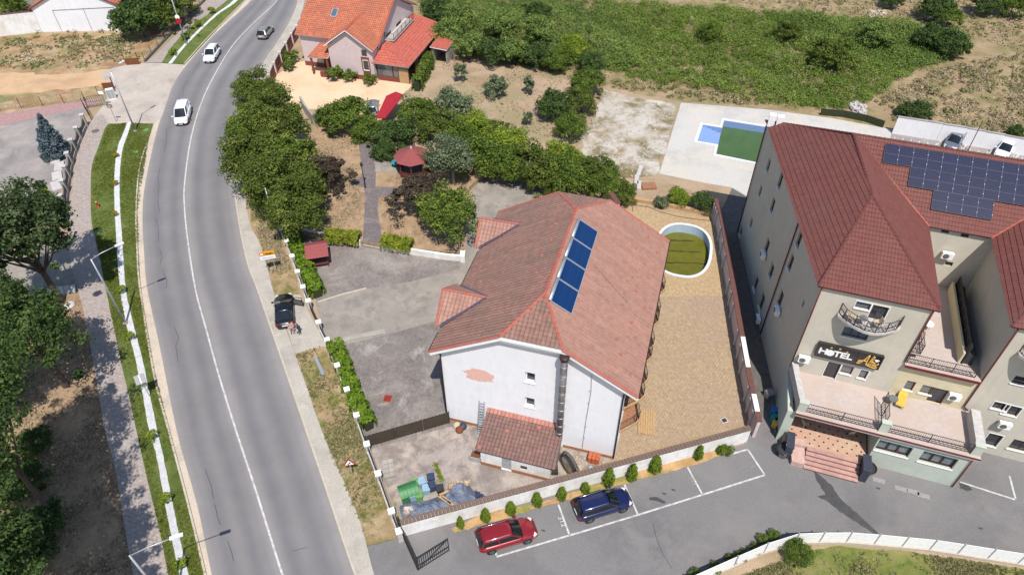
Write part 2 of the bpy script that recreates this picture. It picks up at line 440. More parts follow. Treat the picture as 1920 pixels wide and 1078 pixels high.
def clip(poly, ax, val, keep_less):
    out = []
    for a, b in zip(poly, poly[1:]+poly[:1]):
        ia = (a[ax] <= val) == keep_less or a[ax] == val; ib = (b[ax] <= val) == keep_less or b[ax] == val
        if ia: out.append(a)
        if ia != ib:
            t = (val-a[ax])/(b[ax]-a[ax]); out.append([a[0]+(b[0]-a[0])*t, a[1]+(b[1]-a[1])*t])
    return out
def roof_slope(name, pts, mat, par, course=.36, lift=.05, thick=.14, edge=None, kind=None):
    """tiled slope: stepped courses over a planar outline, with a board under it"""
    pts = [Vector(p) for p in pts]; n = Vector((0, 0, 0))
    for a, b in zip(pts, pts[1:]+pts[:1]): n += a.cross(b)
    n.normalize()
    if n.z < 0: n = -n; pts = pts[::-1]
    dn = (Vector((0, 0, -1))-n*Vector((0, 0, -1)).dot(n)).normalized(); h = n.cross(dn)*-1
    h = dn.cross(n)*-1; h.normalize()
    c = sum(pts, Vector())/len(pts)
    q = [[(p-c).dot(h), (p-c).dot(dn)] for p in pts]
    s0, s1 = min(a[1] for a in q), max(a[1] for a in q)
    mb = MB(); W = lambda a, s, l: c+h*a+dn*s+n*l
    k = 0; s = s0
    nc = max(1, round((s1-s0)/course)); course = (s1-s0)/nc
    for k in range(nc):
        sa, sb = s0+course*k, s0+course*(k+1)
        pl = clip(clip(q, 1, sa, False), 1, sb, True)
        if len(pl) < 3: continue
        vs = [W(a, t, .012+lift*(t-sa)/course) for a, t in pl]
        mb.poly(vs, 0, [(a, t-s0) for a, t in pl])
        low = [a for a, t in pl if t > sb-1e-4]
        if len(low) >= 2:
            a0, a1 = min(low), max(low)
            mb.poly([W(a0, sb, .012+lift), W(a0, sb, 0), W(a1, sb, 0), W(a1, sb, .012+lift)], 0, [(a0, sb-s0)]*2+[(a1, sb-s0)]*2)
    for f in range(len(mb.f)):
        a, b, cc = [Vector(mb.v[i]) for i in mb.f[f][:3]]
        if (b-a).cross(cc-a).dot(n+dn*.3) < 0: mb.f[f] = mb.f[f][::-1]; mb.uv[f] = mb.uv[f][::-1]
    e = 1 if edge else 0
    lo = [p-n*thick for p in pts]; m_ = len(pts)
    for i in range(m_):
        j = (i+1) % m_; mb.poly([pts[i], lo[i], lo[j], pts[j]], e, [(0, 0)]*4)
    mb.poly(lo[::-1], e, [(0, 0)]*m_)
    return mb.build(name, [mat, edge] if edge else mat, par, kind=kind)
def ridge_caps(name, a, b, mat, par, r=.13, step=.4, up=.05):
    a, b = Vector(a), Vector(b); L = (b-a).length; n = max(1, int(L/step)); d = (b-a)/n; mb = MB()
    x = d.normalized(); side = x.cross(Vector((0, 0, 1))).normalized(); nn = side.cross(x)
    for i in range(n):
        p, q = a+d*i+nn*up, a+d*(i+1.12)+nn*(up-.02); k = len(mb.v)
        for e, rr in ((p, r*1.08), (q, r*.92)):
            for j in range(6):
                t = math.pi*j/5; mb.v.append(tuple(e+side*(rr*math.cos(t))+nn*(rr*math.sin(t)*.75-.04)))
        for j in range(5): mb.f.append((k+j+1, k+j, k+6+j, k+7+j)); mb.m.append(0)
        mb.f.append((k, k+1, k+2, k+3, k+4, k+5)); mb.m.append(0); mb.f.append((k+11, k+10, k+9, k+8, k+7, k+6)); mb.m.append(0)
    return mb.build(name, mat, par)
def railing(name, pts, h, mat, par, posts=1.5, orn=True, t=.03, bal=.14):
    mb = MB(); pts = [Vector(p) for p in pts]; Z = Vector((0, 0, 1))
    for a, b in zip(pts, pts[1:]):
        for zz in ((h, .5*h, .08) if orn else (h, .08)): mb.bar(a+Z*zz, b+Z*zz, t*1.3)
        L = (b-a).length; n = max(1, round(L/posts))
        for i in range(n+1): p = a.lerp(b, i/n); mb.bar(p, p+Z*(h+.03), t*1.7)
        k = max(1, round(L/bal))
        for i in range(k):
            p = a.lerp(b, (i+.5)/k); mb.bar(p+Z*.5*h, p+Z*h, t*.55)
            if orn:
                q = a.lerp(b, (i+1)/k) if i % 2 else a.lerp(b, i/k); q2 = a.lerp(b, i/k) if i % 2 else a.lerp(b, (i+1)/k)
                mb.bar(q+Z*.08, q2+Z*.5*h, t*.6)
            else: mb.bar(p+Z*.08, p+Z*.5*h, t*.55)
    return mb.build(name, mat, par)
def pipe(name, pts, r, mat, par, n=8):
    mb = MB(); mb.tube(pts, r, n); return mb.build(name, mat, par, smooth=True)
def text_mesh(name, s, size, mat, par, loc, rot, extr=.01, align='CENTER', sx=1, bold=0):
    cu = bpy.data.curves.new(name, 'FONT'); cu.body = s; cu.size = size; cu.extrude = extr; cu.align_x = align; cu.align_y = 'CENTER'; cu.resolution_u = 3; cu.offset = bold
    t = bpy.data.objects.new(name, cu); COL.objects.link(t)
    dg = bpy.context.evaluated_depsgraph_get(); me = bpy.data.meshes.new_from_object(t.evaluated_get(dg))
    bpy.data.objects.remove(t, do_unlink=True); bpy.data.curves.remove(cu)
    me.materials.clear(); me.materials.append(mat); me.name = name
    o = link(name, me, par, None, loc, rot); o.scale = (sx, 1, 1); return o

# ---------------------------------------------------------------- foliage
def leaf_mesh(name, C, Nr, S, T, mat, rng, asp=.62):
    n = len(C); r = rng.normal(size=(n, 3)); t = np.cross(Nr, r); t /= np.linalg.norm(t, axis=1)[:, None]+1e-9
    b = np.cross(Nr, t); S = S[:, None]
    fold = Nr*S*.25
    V = np.empty((n, 4, 3), np.float32); V[:, 0] = C+t*S; V[:, 1] = C+b*S*asp+fold; V[:, 2] = C-t*S; V[:, 3] = C-b*S*asp+fold
    me = bpy.data.meshes.new(name); me.vertices.add(n*4); me.vertices.foreach_set('co', V.ravel())
    me.loops.add(n*4); me.loops.foreach_set('vertex_index', np.arange(n*4, dtype=np.int32))
    me.polygons.add(n); me.polygons.foreach_set('loop_start', np.arange(0, n*4, 4, dtype=np.int32))
    me.update(calc_edges=True)
    a = me.attributes.new('tint', 'FLOAT', 'FACE'); a.data.foreach_set('value', np.clip(T, 0, 1).astype(np.float32))
    me.materials.append(mat); return me
def clump_leaves(cent, rad, per, size, rng, tint=None, up=.35, spread=.22):
    """leaves over small clumps"""
    k = len(cent); d = rng.normal(size=(k*per, 3)); d /= np.linalg.norm(d, axis=1)[:, None]
    rr = rng.uniform(.3, 1.0, k*per)**.6*rng.choice([1, 1, 1, 1, 1.3], k*per)
    c = np.repeat(cent, per, 0); r = np.repeat(rad, per)
    C = c+d*(rr*r)[:, None]*np.array([1, 1, .72])
    nr = d+rng.normal(size=d.shape)*.55+np.array([0, 0, up]); nr /= np.linalg.norm(nr, axis=1)[:, None]
    S = size*rng.uniform(.6, 1.35, k*per)
    tc = rng.uniform(.08, .85, k) if tint is None else tint
    T = np.repeat(tc, per)+rng.normal(size=k*per)*spread
    return C, nr, S, T
def lump(rng):
    """smooth random radius field on directions"""
    w = rng.normal(size=(7, 3))*1.6; ph = rng.uniform(0, 6.3, 7); am = rng.uniform(.06, .17, 7)
    return lambda d: 1+(np.sin(d@w.T+ph)*am).sum(1)
TREE_CACHE = {}
def crown_mesh(key, rx, ry, rz, zc, mat, clumps=70, per=60, leaf=.2, seed=1, shape='ball', cr=.28, inner=.3):
    rng = np.random.default_rng(seed); d = rng.normal(size=(clumps, 3)); d /= np.linalg.norm(d, axis=1)[:, None]
    if shape == 'ball':
        d[:, 2] = np.where(d[:, 2] < -.45, -d[:, 2]*.6, d[:, 2]); f = lump(rng)(d)*rng.uniform(inner, 1, clumps)**.45*rng.choice([1, 1, 1, 1.16], clumps)
        cent = d*f[:, None]*np.array([rx, ry, rz])*.82+np.array([0, 0, zc]); rad = np.full(clumps, min(rx, ry, rz)*cr)*rng.uniform(.35, 1.35, clumps)
    elif shape == 'cone':
        h = rng.uniform(0, 1, clumps)**1.35; a = rng.uniform(0, 2*math.pi, clumps); w = (1-h)**.85*rng.uniform(.55, 1, clumps)
        cent = np.stack([np.cos(a)*w*rx*.85, np.sin(a)*w*ry*.85, zc+h*rz], 1); rad = (rx*cr*(.35+.9*(1-h)))*rng.uniform(.7, 1.2, clumps)
    elif shape == 'egg':
        h = rng.uniform(0, 1, clumps); a = rng.uniform(0, 2*math.pi, clumps); prof = np.sin(np.clip(h*.88+.12, 0, 1)**.62*math.pi)**.75
        w = prof*rng.uniform(.5, 1, clumps)**.5
        cent = np.stack([np.cos(a)*w*rx*.85, np.sin(a)*w*ry*.85, zc+h*rz*.95], 1); rad = np.full(clumps, rx*cr)*rng.uniform(.7, 1.2, clumps)
    C, nr, S, T = clump_leaves(cent, rad, per, leaf, rng)
    return leaf_mesh(key, C, nr, S, T, mat, rng), cent
def trunk_mesh(key, h, r, cent, mat, limbs=9, seed=1, frac=.55):
    rr = random.Random(seed); mb = MB(); top = Vector((rr.uniform(-.2, .2)*h*.1, rr.uniform(-.2, .2)*h*.1, h))
    pts = [Vector((0, 0, -.15)), Vector((0, 0, h*.15)), Vector((top.x*.5, top.y*.5, h*.55)), top]
    mb.tube(pts, [r*1.35, r, r*.8, r*.35], 8)
    idx = list(range(len(cent))); rr.shuffle(idx)
    for i in idx[:limbs]:
        e = Vector(cent[i]); b = pts[1].lerp(top, rr.uniform(.25, .85)); m = b.lerp(e, .5)+Vector((0, 0, -.08*h*rr.random()))
        mb.tube([b, m, e], [r*.42, r*.26, r*.08], 6)
    me = bpy.data.meshes.new(key); me.from_pydata(mb.v, [], mb.f); me.materials.append(mat); me.update(); return me
def tree(kind, label, cat, loc, s=1.0, rz=None, group=None, name='tree', lean=0):
    cm, tm = TREE_CACHE[kind]
    t = thing(name, label, cat, loc, rnd.uniform(0, 6.28) if rz is None else rz, group)
    t.scale = s if isinstance(s, (tuple, list)) else (s,)*3
    link('crown', cm, t)
    if tm: link('trunk', tm, t)
    return t
def tree_kind(kind, h, rx, ry, rz, zc, mat, trunk=None, clumps=70, per=60, leaf=.2, seed=1, shape='ball', cr=.28, limbs=9, tr=.16, th=None, inner=.3):
    cm, cent = crown_mesh(kind+'_crown', rx, ry, rz, zc, mat, clumps, per, leaf, seed, shape, cr, inner)
    tm = trunk_mesh(kind+'_trunk', th or h*.75, tr, cent, trunk or MATS['bark'], limbs, seed) if tr else None
    TREE_CACHE[kind] = (cm, tm)
def hedge_mesh(name, pts, w, h, mat, per_m=260, leaf=.12, seed=1, z0=0, wob=.12):
    """clipped hedge along plan points"""
    rng = np.random.default_rng(seed); Cs = []; Ns = []
    for a, b in zip(pts, pts[1:]):
        a, b = np.array(a[:2]), np.array(b[:2]); L = np.linalg.norm(b-a); d = (b-a)/L; nn = np.array([-d[1], d[0]]); k = int(L*per_m)
        t = rng.uniform(-.02, 1.02, k); face = rng.choice(3, k, p=[.5, .25, .25]); q = rng.uniform(-1, 1, k); zz = rng.uniform(0, 1, k)
        x = np.where(face == 0, q, np.where(face == 1, -1, 1))*w/2; z = np.where(face == 0, 1, zz)*h
        wv = (np.sin(t*L*2.1+a[0])+np.sin(t*L*5.3+1)+np.sin(t*L*9.7+2))*wob/3
        x = x*(1-.18*z/h)+rng.normal(size=k)*.05+np.sign(x)*wv; z = z+rng.normal(size=k)*.05+np.where(face == 0, wv, 0)
        p = a[None]+d[None]*(t*L)[:, None]+nn[None]*x[:, None]
        Cs.append(np.column_stack([p, z+z0])); Ns.append(np.column_stack([nn[None]*np.where(face == 1, -1, np.where(face == 2, 1, 0))[:, None], np.where(face == 0, 1., .3)]))
    C = np.concatenate(Cs); nr = np.concatenate(Ns)+rng.normal(size=C.shape)*.5; nr /= np.linalg.norm(nr, axis=1)[:, None]
    T = .5+.22*np.sin(C[:, 0]*3.1)*np.cos(C[:, 1]*2.7)+rng.normal(size=len(C))*.2
    return leaf_mesh(name, C, nr, leaf*rng.uniform(.7, 1.3, len(C)), T, mat, rng)
def hedge(label, pts, w, h, mat, name='hedge', z0=0, seed=1, per_m=260, leaf=.12, group=None, wob=.12):
    o = Vector((pts[0][0], pts[0][1], z0)); lp = [(p[0]-o.x, p[1]-o.y) for p in pts]
    t = thing(name, label, 'hedge', o, 0, group)
    link('foliage', hedge_mesh('foliage', lp, w, h, mat, per_m, leaf, seed, 0, wob), t)
    mb = MB(); ribbon(mb, lp, w*.55, -.02, h*.8); mb.build('branches', MATS['hedge_core'], t)
    return t
def in_poly(P, poly):
    x, y = P[:, 0], P[:, 1]; ins = np.zeros(len(P), bool); n = len(poly)
    for i in range(n):
        x0, y0 = poly[i][:2]; x1, y1 = poly[(i+1) % n][:2]
        c = ((y0 > y) != (y1 > y)) & (x < (x1-x0)*(y-y0)/((y1-y0) if y1 != y0 else 1e-9)+x0); ins ^= c
    return ins
def scatter(px, n, seed, z=0, world=False):
    poly = [G(x, y, z) for x, y in px] if not world else px
    xs = [p[0] for p in poly]; ys = [p[1] for p in poly]; rng = np.random.default_rng(seed); out = np.zeros((0, 2))
    while len(out) < n:
        P = np.column_stack([rng.uniform(min(xs), max(xs), n*2), rng.uniform(min(ys), max(ys), n*2)]); out = np.concatenate([out, P[in_poly(P, poly)]])
    return out[:n], rng
def tufts(name, label, cat, px, n, mat, h=.12, seed=1, blades=5, z=0, clumpy=.5, wid=.05):
    """low grass tufts: uncountable, one object"""
    P, rng = scatter(px, n*3, seed, z)
    f = np.sin(P[:, 0]*.9+1)*np.cos(P[:, 1]*.7)+np.sin(P[:, 0]*.31)*np.sin(P[:, 1]*.37+2)+rng.normal(size=len(P))*.5
    P = P[np.argsort(-f*clumpy-rng.uniform(0, 1, len(P)))][:n]
    C = np.repeat(np.column_stack([P, np.full(n, z)]), blades, 0)+rng.normal(size=(n*blades, 3))*np.array([h*.6, h*.6, 0])
    C[:, 2] = z+rng.uniform(.2, .9, len(C))*h*.6; nr = rng.normal(size=C.shape)*np.array([1, 1, .5])+np.array([0, 0, .55]); nr /= np.linalg.norm(nr, axis=1)[:, None]
    T = np.repeat(rng.uniform(.1, .9, n), blades)+rng.normal(size=len(C))*.15
    me = leaf_mesh(name, C, nr, h*rng.uniform(.5, 1.2, len(C)), T, mat, rng, wid/h if wid < h else .6)
    return tag(link(name, me, None, 'stuff'), label, cat)
# ---------------------------------------------------------------- the materials of this place
KA = .74
def A(r, g, b): return tuple(min(.86, x*KA) for x in sr(r, g, b))
M('bark', (.10, .075, .055), (.05, .038, .03), 9, .95, .6, 20)
M('hedge_core', (.035, .045, .018), (.02, .025, .012), 6, .95)
M('wood_frame', (.09, .035, .025), (.05, .02, .016), 12, .5)
M('white_trim', (.78, .77, .75), (.68, .67, .65), 5, .6)
M('white_wall', (.73, .725, .735), (.67, .665, .68), 1.2, .85, .25, 40, c3=(.68, .675, .69), s3=.25)
M('white_wall_dirty', (.74, .73, .72), (.66, .645, .62), 1.5, .85, .25, 40, c3=(.58, .55, .5), s3=.6)
M('soffit', A(205, 205, 210), None, 3, .8)
M('render_grey', A(216, 208, 190), A(208, 200, 183), 1.5, .9, .25, 60, c3=A(205, 198, 182), s3=.22)
M('render_cream', A(222, 210, 176), A(212, 200, 166), 1.5, .9, .2, 60)
M('render_green', A(206, 214, 200), A(196, 205, 190), 1.5, .9, .2, 60, c3=A(196, 200, 184), s3=.3)
M('render_pink', A(226, 208, 206), A(216, 196, 194), 1.5, .9, .2, 50)
M('brick_plinth', A(150, 88, 72), A(120, 66, 54), 6, .9, .4, 20)
M('plinth_tan', A(176, 128, 96), A(150, 104, 78), 5, .9, .4)
M('plaster_patch', A(244, 204, 190), A(238, 182, 164), 5, .95, .3, 30)
M('red_pipe', A(120, 44, 44), A(100, 36, 38), 3, .5)
M('brown_metal', A(78, 56, 48), A(62, 44, 40), 4, .5, metal=.2)
M('steel', (.42, .43, .44), (.3, .31, .32), 5, .42, .1, 20, metal=.8)
M('flue_steel', (.2, .18, .18), (.12, .1, .1), 2, .4, .1, 10, metal=.6, c3=(.34, .34, .35), s3=.6)
M('panel_frame', (.1, .105, .14), (.08, .085, .11), 6, .5)
M('galv', (.5, .52, .54), (.4, .42, .44), 6, .45, metal=.6)
M('black_metal', (.018, .018, .02), (.03, .028, .028), 8, .5)
M('iron', (.05, .04, .038), (.03, .024, .024), 9, .6)
M('rubber', (.02, .02, .021), (.03, .03, .03), 12, .8)
M('black_gloss', (.012, .012, .014), (.02, .02, .022), 3, .12, spec=.6, coat=.5)
M('slate_cap', (.05, .055, .075), (.035, .04, .055), 5, .4)
M('black_plastic', (.025, .026, .03), (.04, .04, .045), 6, .55)
M('concrete', A(186, 180, 172), A(168, 162, 154), 2, .9, .3, 25, c3=A(158, 150, 142), s3=.5)
M('concrete_kerb', A(208, 196, 178), A(190, 178, 160), 3, .9, .3, 25)
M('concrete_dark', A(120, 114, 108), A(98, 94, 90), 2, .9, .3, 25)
M('stone_white', A(214, 208, 204), A(188, 182, 178), 3, .85, .3, 20)
M('coping_tile', A(134, 112, 100), A(112, 92, 82), 7, .8, .3, 18)
M('coping_brown', A(122, 82, 74), A(104, 68, 62), 4, .8, .3)
M('oxide_red', A(150, 58, 48), A(122, 44, 38), 4, .6)
M('bitumen_red', A(160, 86, 84), A(146, 74, 74), 7, .85, .3, 40, c3=A(150, 80, 80), s3=.6)
M('red_canvas', A(180, 40, 52), A(158, 32, 44), 3, .7)
M('brown_sheet', A(82, 70, 58), A(70, 60, 50), 2, .7)
M('wood_red', A(118, 60, 50), A(92, 44, 38), 6, .8, .3)
M('wood_pale', A(206, 172, 128), A(180, 144, 100), 6, .85, .3)
M('rust', A(140, 84, 50), A(108, 66, 44), 5, .9, .4)
M('tile_stone', A(206, 190, 182), A(194, 178, 170), 3, .7, .1, 20, c3=A(198, 178, 164), s3=.5)
M('granite_pink', A(200, 160, 149), A(182, 138, 127), 3, .45, .1, 20, c3=A(216, 170, 156), s3=.8)
M('porch_tile', A(216, 186, 160), A(198, 164, 138), 3, .5, .1, 20, c3=A(202, 160, 138), s3=.6)
M('granite_pale', A(220, 190, 178), A(198, 162, 150), 3, .5, .1, 20)
M('orange_brick', A(206, 116, 78), A(180, 92, 60), 5, .9, .3)
M('blue_tile', A(146, 174, 224), A(132, 160, 214), 5, .4)
M('pool_white', A(238, 240, 244), A(222, 226, 232), 3, .4)
M('pool_blue', A(196, 214, 230), A(180, 202, 222), 3, .4)
M('yellow_cloth', A(240, 196, 84), A(226, 178, 70), 4, .8)
M('cloth_beige', A(206, 186, 160), None, 4, .9)
M('white_plastic', (.78, .78, .78), (.7, .7, .7), 4, .4)
M('teal', A(50, 160, 168), A(40, 140, 150), 4, .5)
M('green_plastic', A(74, 140, 84), A(60, 122, 72), 3, .45, .1, 10)
M('green_crate', A(122, 172, 104), A(104, 152, 88), 5, .6)
M('blue_crate', A(160, 192, 210), A(140, 174, 194), 5, .6)
M('navy_crate', A(64, 76, 104), A(52, 62, 88), 5, .55)
M('sign_white', (.8, .8, .8), (.76, .76, .76), 3, .4)
M('sign_orange', A(250, 176, 20), A(240, 164, 16), 3, .4)
M('sign_red', A(190, 40, 40), A(176, 34, 36), 3, .4)
M('sign_blue_text', A(60, 130, 190), None, 3, .4)
M('sign_black', (.012, .012, .012), (.018, .018, .018), 3, .4)
M('gold', A(240, 196, 110), A(226, 180, 96), 5, .4, metal=.1)
M('hydrant_red', A(190, 84, 44), A(166, 66, 36), 4, .6)
M('paint_white_line', A(226, 224, 222), A(206, 204, 202), 5, .8, c3=A(176, 174, 172), s3=2.5)
M('paint_worn', A(168, 164, 160), A(150, 146, 143), 5, .85)
M('crack', (.055, .055, .06), (.04, .04, .045), 5, .6)
M('oil', (.045, .044, .045), (.06, .058, .058), 3, .7)
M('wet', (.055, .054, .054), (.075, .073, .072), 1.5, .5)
M('skin', A(214, 160, 134), None, 8, .6); M('hair', (.03, .02, .015), None, 20, .6)
M('cloth_pink', A(200, 172, 172), None, 9, .9); M('cloth_lilac', A(190, 176, 186), None, 9, .9)
M('cloth_plum', A(92, 72, 84), A(140, 112, 124), 14, .9); M('denim', A(72, 84, 100), A(56, 66, 80), 9, .9)
M('headlight', A(236, 232, 226), None, 5, .15, spec=.8); M('tail_red', A(150, 16, 26), None, 5, .2)
M('plate', (.75, .75, .75), None, 5, .4); M('chrome', (.6, .6, .62), (.5, .5, .52), 5, .12, metal=1)
M('lamp_head', (.62, .64, .66), None, 4, .4)
M('mesh_wire', A(150, 140, 128), None, 5, .6)
M('rubble', A(200, 176, 140), A(150, 116, 84), 5, .95, .5, 15, c3=A(214, 208, 198), s3=1.5)
M('curtain_white', A(226, 224, 220), A(196, 194, 192), 6, .9)
glass('glass_dark', (.035, .04, .05)); glass('glass_blue', (.09, .13, .18)); glass('glass_grey', (.16, .17, .18), .08); glass('car_glass', (.012, .015, .018), .02)
streaks('white_wall', (.5, .49, .48), .35); streaks('white_wall_dirty', (.42, .38, .33), .6); streaks('render_grey', (.3, .29, .27), .35); streaks('render_green', (.36, .37, .33), .4); streaks('render_pink', (.45, .38, .36), .3)
m, nt, b = _new('glass_clear'); b.inputs['Base Color'].default_value = (.05, .06, .07, 1); b.inputs['Roughness'].default_value = .03
tr_b = nt.nodes.new('ShaderNodeBsdfTransparent'); mxs = nt.nodes.new('ShaderNodeMixShader')
nz = ramp(nt, noise(nt, objco(nt), 2.0, 3), [(.3, (.82, .86, .88)), (.7, (.92, .94, .95))]); nt.links.new(nz, tr_b.inputs[0])
mxs.inputs[0].default_value = .12; nt.links.new(tr_b.outputs[0], mxs.inputs[1]); nt.links.new(b.outputs[0], mxs.inputs[2]); nt.links.new(mxs.outputs[0], nt.nodes['Material Output'].inputs[0])
# solar sheets
def cell_mat(name, c1, c2, line, w, h, rough=.12):
    m, nt, b = _new(name); uv = nt.nodes.new('ShaderNodeUVMap').outputs[0]
    br = N(nt, 'ShaderNodeTexBrick', Scale=1.0); br.offset = 0
    br.inputs['Color1'].default_value = c4(c1); br.inputs['Color2'].default_value = c4(c2); br.inputs['Mortar'].default_value = c4(line)
    br.inputs['Mortar Size'].default_value = .004; br.inputs['Brick Width'].default_value = w; br.inputs['Row Height'].default_value = h; br.inputs['Mortar Smooth'].default_value = .1
    nt.links.new(uv, br.inputs['Vector']); nt.links.new(br.outputs['Color'], b.inputs['Base Color']); b.inputs['Roughness'].default_value = rough; b.inputs['Specular IOR Level'].default_value = .35
    return m
cell_mat('pv_cells', (.007, .009, .034), (.009, .012, .042), (.05, .053, .08), .18, .09, .25)
cell_mat('thermal_blue', (.003, .022, .085), (.004, .03, .11), (.002, .014, .06), .12, 3.0, .3)
# roofs
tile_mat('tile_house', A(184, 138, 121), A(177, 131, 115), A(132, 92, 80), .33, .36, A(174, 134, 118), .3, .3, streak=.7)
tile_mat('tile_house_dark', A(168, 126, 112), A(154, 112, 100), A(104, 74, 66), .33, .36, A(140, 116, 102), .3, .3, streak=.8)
tile_mat('tile_red', A(190, 132, 118), A(178, 120, 106), A(136, 80, 70), .33, .36, None, .3, .35)
tile_mat('tile_hotel', A(130, 76, 68), A(124, 71, 64), A(96, 54, 49), .24, .36, A(126, 81, 72), .2, .2, rough=.6)
tile_mat('tile_orange', A(214, 132, 100), A(192, 110, 82), A(140, 76, 58), .3, .34, A(176, 110, 86), .35, .3)
tile_mat('tile_shed', A(152, 116, 106), A(134, 100, 92), A(84, 58, 54), .3, .34, A(128, 104, 96), .6, .3)
M('ridge_red', A(192, 100, 84), A(172, 88, 74), 3, .7, c3=A(170, 112, 98), s3=1.2)
M('ridge_hotel', A(112, 62, 56), A(98, 54, 49), 3, .6)
M('ridge_orange', A(196, 104, 76), A(176, 88, 62), 3, .7)
M('vent_red', A(184, 116, 102), A(172, 106, 92), 4, .6)
M('flashing', A(120, 110, 130), None, 4, .4, metal=.4)
# ground
ground_mat('soil_dry', [A(190, 164, 138), A(168, 142, 114), A(160, 150, 112)], [.16, .09], speck=(A(206, 192, 172), 5, .16))
ground_mat('soil_lot', [A(186, 156, 122), A(206, 180, 146), A(138, 136, 86), A(166, 126, 92)], [.11, .22, .3], speck=(A(214, 206, 198), 4, .12))
ground_mat('sand_track', [A(214, 178, 140), A(196, 162, 128)], [.2], bmp=.25)
ground_mat('field_dry', [A(172, 148, 116), A(154, 140, 100), A(190, 164, 132), A(138, 130, 84)], [.12, .2, .31], bmp=.9, bscale=7)
ground_mat('leaf_litter', [A(180, 150, 120), A(146, 120, 95), A(196, 168, 134)], [.5, 1.1], bmp=.8, bscale=12, speck=(A(210, 184, 144), 6, .2))
ground_mat('verge_dry', [A(176, 148, 114), A(140, 134, 80), A(196, 170, 136), A(122, 124, 62)], [.35, .5, .4], bmp=.7, bscale=14)
ground_mat('lawn', [A(108, 122, 60), A(128, 136, 74), A(92, 110, 50)], [.5, .9], bmp=.9, bscale=22)
ground_mat('lawn_rough', [A(138, 142, 76), A(164, 156, 100), A(110, 128, 54)], [.3, .5], bmp=.9, bscale=16)
ground_mat('gravel_white', [A(240, 238, 238), A(222, 222, 224)], [1.5], bmp=1, bscale=14)
ground_mat('gravel_pale', [A(206, 196, 182), A(168, 146, 110), A(222, 214, 204), A(140, 126, 90)], [.22, .35, .3], bmp=.9, bscale=9, speck=(A(230, 224, 216), 3, .2))
ground_mat('planting_strip', [A(214, 172, 124), A(190, 150, 104), A(150, 150, 72)], [.6, .4], bmp=.6)
ground_mat('pool_deck_concrete', [A(208, 204, 198), A(192, 188, 184), A(214, 206, 192)], [.12, .3], bmp=.15)
ground_mat('concrete_yard', [A(176, 164, 156), A(150, 138, 130), A(196, 182, 168), A(140, 130, 124)], [.25, .5, .7], bmp=.3)
ground_mat('concrete_drive', [A(160, 152, 142), A(176, 166, 154), A(146, 138, 130)], [.3, .6], bmp=.25)
ground_mat('concrete_apron', [A(196, 184, 172), A(178, 166, 156), A(204, 192, 180)], [.3, .15], bmp=.2)
ground_mat('gutter', [A(214, 198, 178), A(198, 184, 168)], [.4], bmp=.2)
ground_mat('pavement_concrete', [A(190, 182, 170), A(176, 168, 158), A(200, 192, 180)], [.3, .7], bmp=.2)
ground_mat('asphalt_lot', [A(134, 131, 130), A(124, 121, 121), A(142, 138, 136)], [.12, .3], bmp=.25, bscale=40)
ground_mat('asphalt_yard', [A(160, 152, 148), A(140, 134, 132), A(178, 168, 160)], [.15, .3], bmp=.25)
ground_mat('pink_yard', [A(236, 206, 172), A(228, 194, 158)], [.2], bmp=.15)
paver_mat('pavers_left', A(184, 170, 160), A(174, 160, 152), A(146, 134, 128), .6, .3, 20, A(178, 166, 160), .2)
paver_mat('pavers_yard', A(146, 138, 133), A(130, 122, 118), A(102, 95, 92), .26, .13, 74, A(160, 150, 144), .22, (A(190, 184, 176), .3), .14)
paver_mat('pavers_upper', A(150, 141, 135), A(134, 122, 117), A(106, 98, 95), .26, .13, 74, A(172, 163, 155), .2, (A(152, 126, 120), .35), .14)
paver_mat('pavers_path', A(142, 132, 130), A(126, 116, 116), A(96, 88, 88), .24, .12, 10, None, .2, (A(160, 150, 144), .4), .12)
paver_mat('pavers_tan', A(194, 170, 136), A(178, 153, 124), A(163, 140, 115), .34, .24, 74, A(176, 152, 130), .16, (A(192, 170, 134), .35), .12)
paver_mat('pavers_orange', A(204, 178, 140), A(190, 162, 124), A(168, 142, 110), .26, .13, 74, None, .2, (A(186, 150, 108), .3), .12)
paver_mat('pavers_pink', A(190, 152, 148), A(178, 140, 138), A(156, 122, 120), .3, .15, 15, None)
m, nt, b = _new('asphalt_road')
uv = nt.nodes.new('ShaderNodeUVMap').outputs[0]; sx = nt.nodes.new('ShaderNodeSeparateXYZ'); nt.links.new(uv, sx.inputs[0]); co = objco(nt)
mp = N(nt, 'ShaderNodeMapping'); mp.inputs['Scale'].default_value = (2.5, .05, 1); nt.links.new(uv, mp.inputs[0])
wob = noise(nt, mp.outputs[0], 1.0, 5, .6)
ad = nt.nodes.new('ShaderNodeMath'); ad.operation = 'MULTIPLY_ADD'; nt.links.new(wob, ad.inputs[0]); ad.inputs[1].default_value = .06; nt.links.new(sx.outputs[0], ad.inputs[2])
L_, D_ = A(151, 146, 144), A(125, 122, 124); K_ = A(137, 133, 133)
col = ramp(nt, ad.outputs[0], [(.02, L_), (.1, K_), (.17, D_), (.27, K_), (.36, D_), (.43, K_), (.5, L_), (.62, D_), (.72, K_), (.84, D_), (.93, K_), (1, L_)], 'EASE')
g = ramp(nt, noise(nt, co, 25, 6, .8), [(.3, (.86, .86, .86)), (.7, (1.12, 1.12, 1.12))]); col = mixc(nt, 1.0, col, g, 'MULTIPLY')
g = ramp(nt, noise(nt, co, .25, 6, .7), [(.3, (.9, .9, .9)), (.7, (1.08, 1.08, 1.08))]); col = mixc(nt, 1.0, col, g, 'MULTIPLY')
nt.links.new(col, b.inputs['Base Color']); b.inputs['Roughness'].default_value = .85; b.inputs['Specular IOR Level'].default_value = .3
bump(nt, b, noise(nt, co, 60, 3, .7), .3, .02)
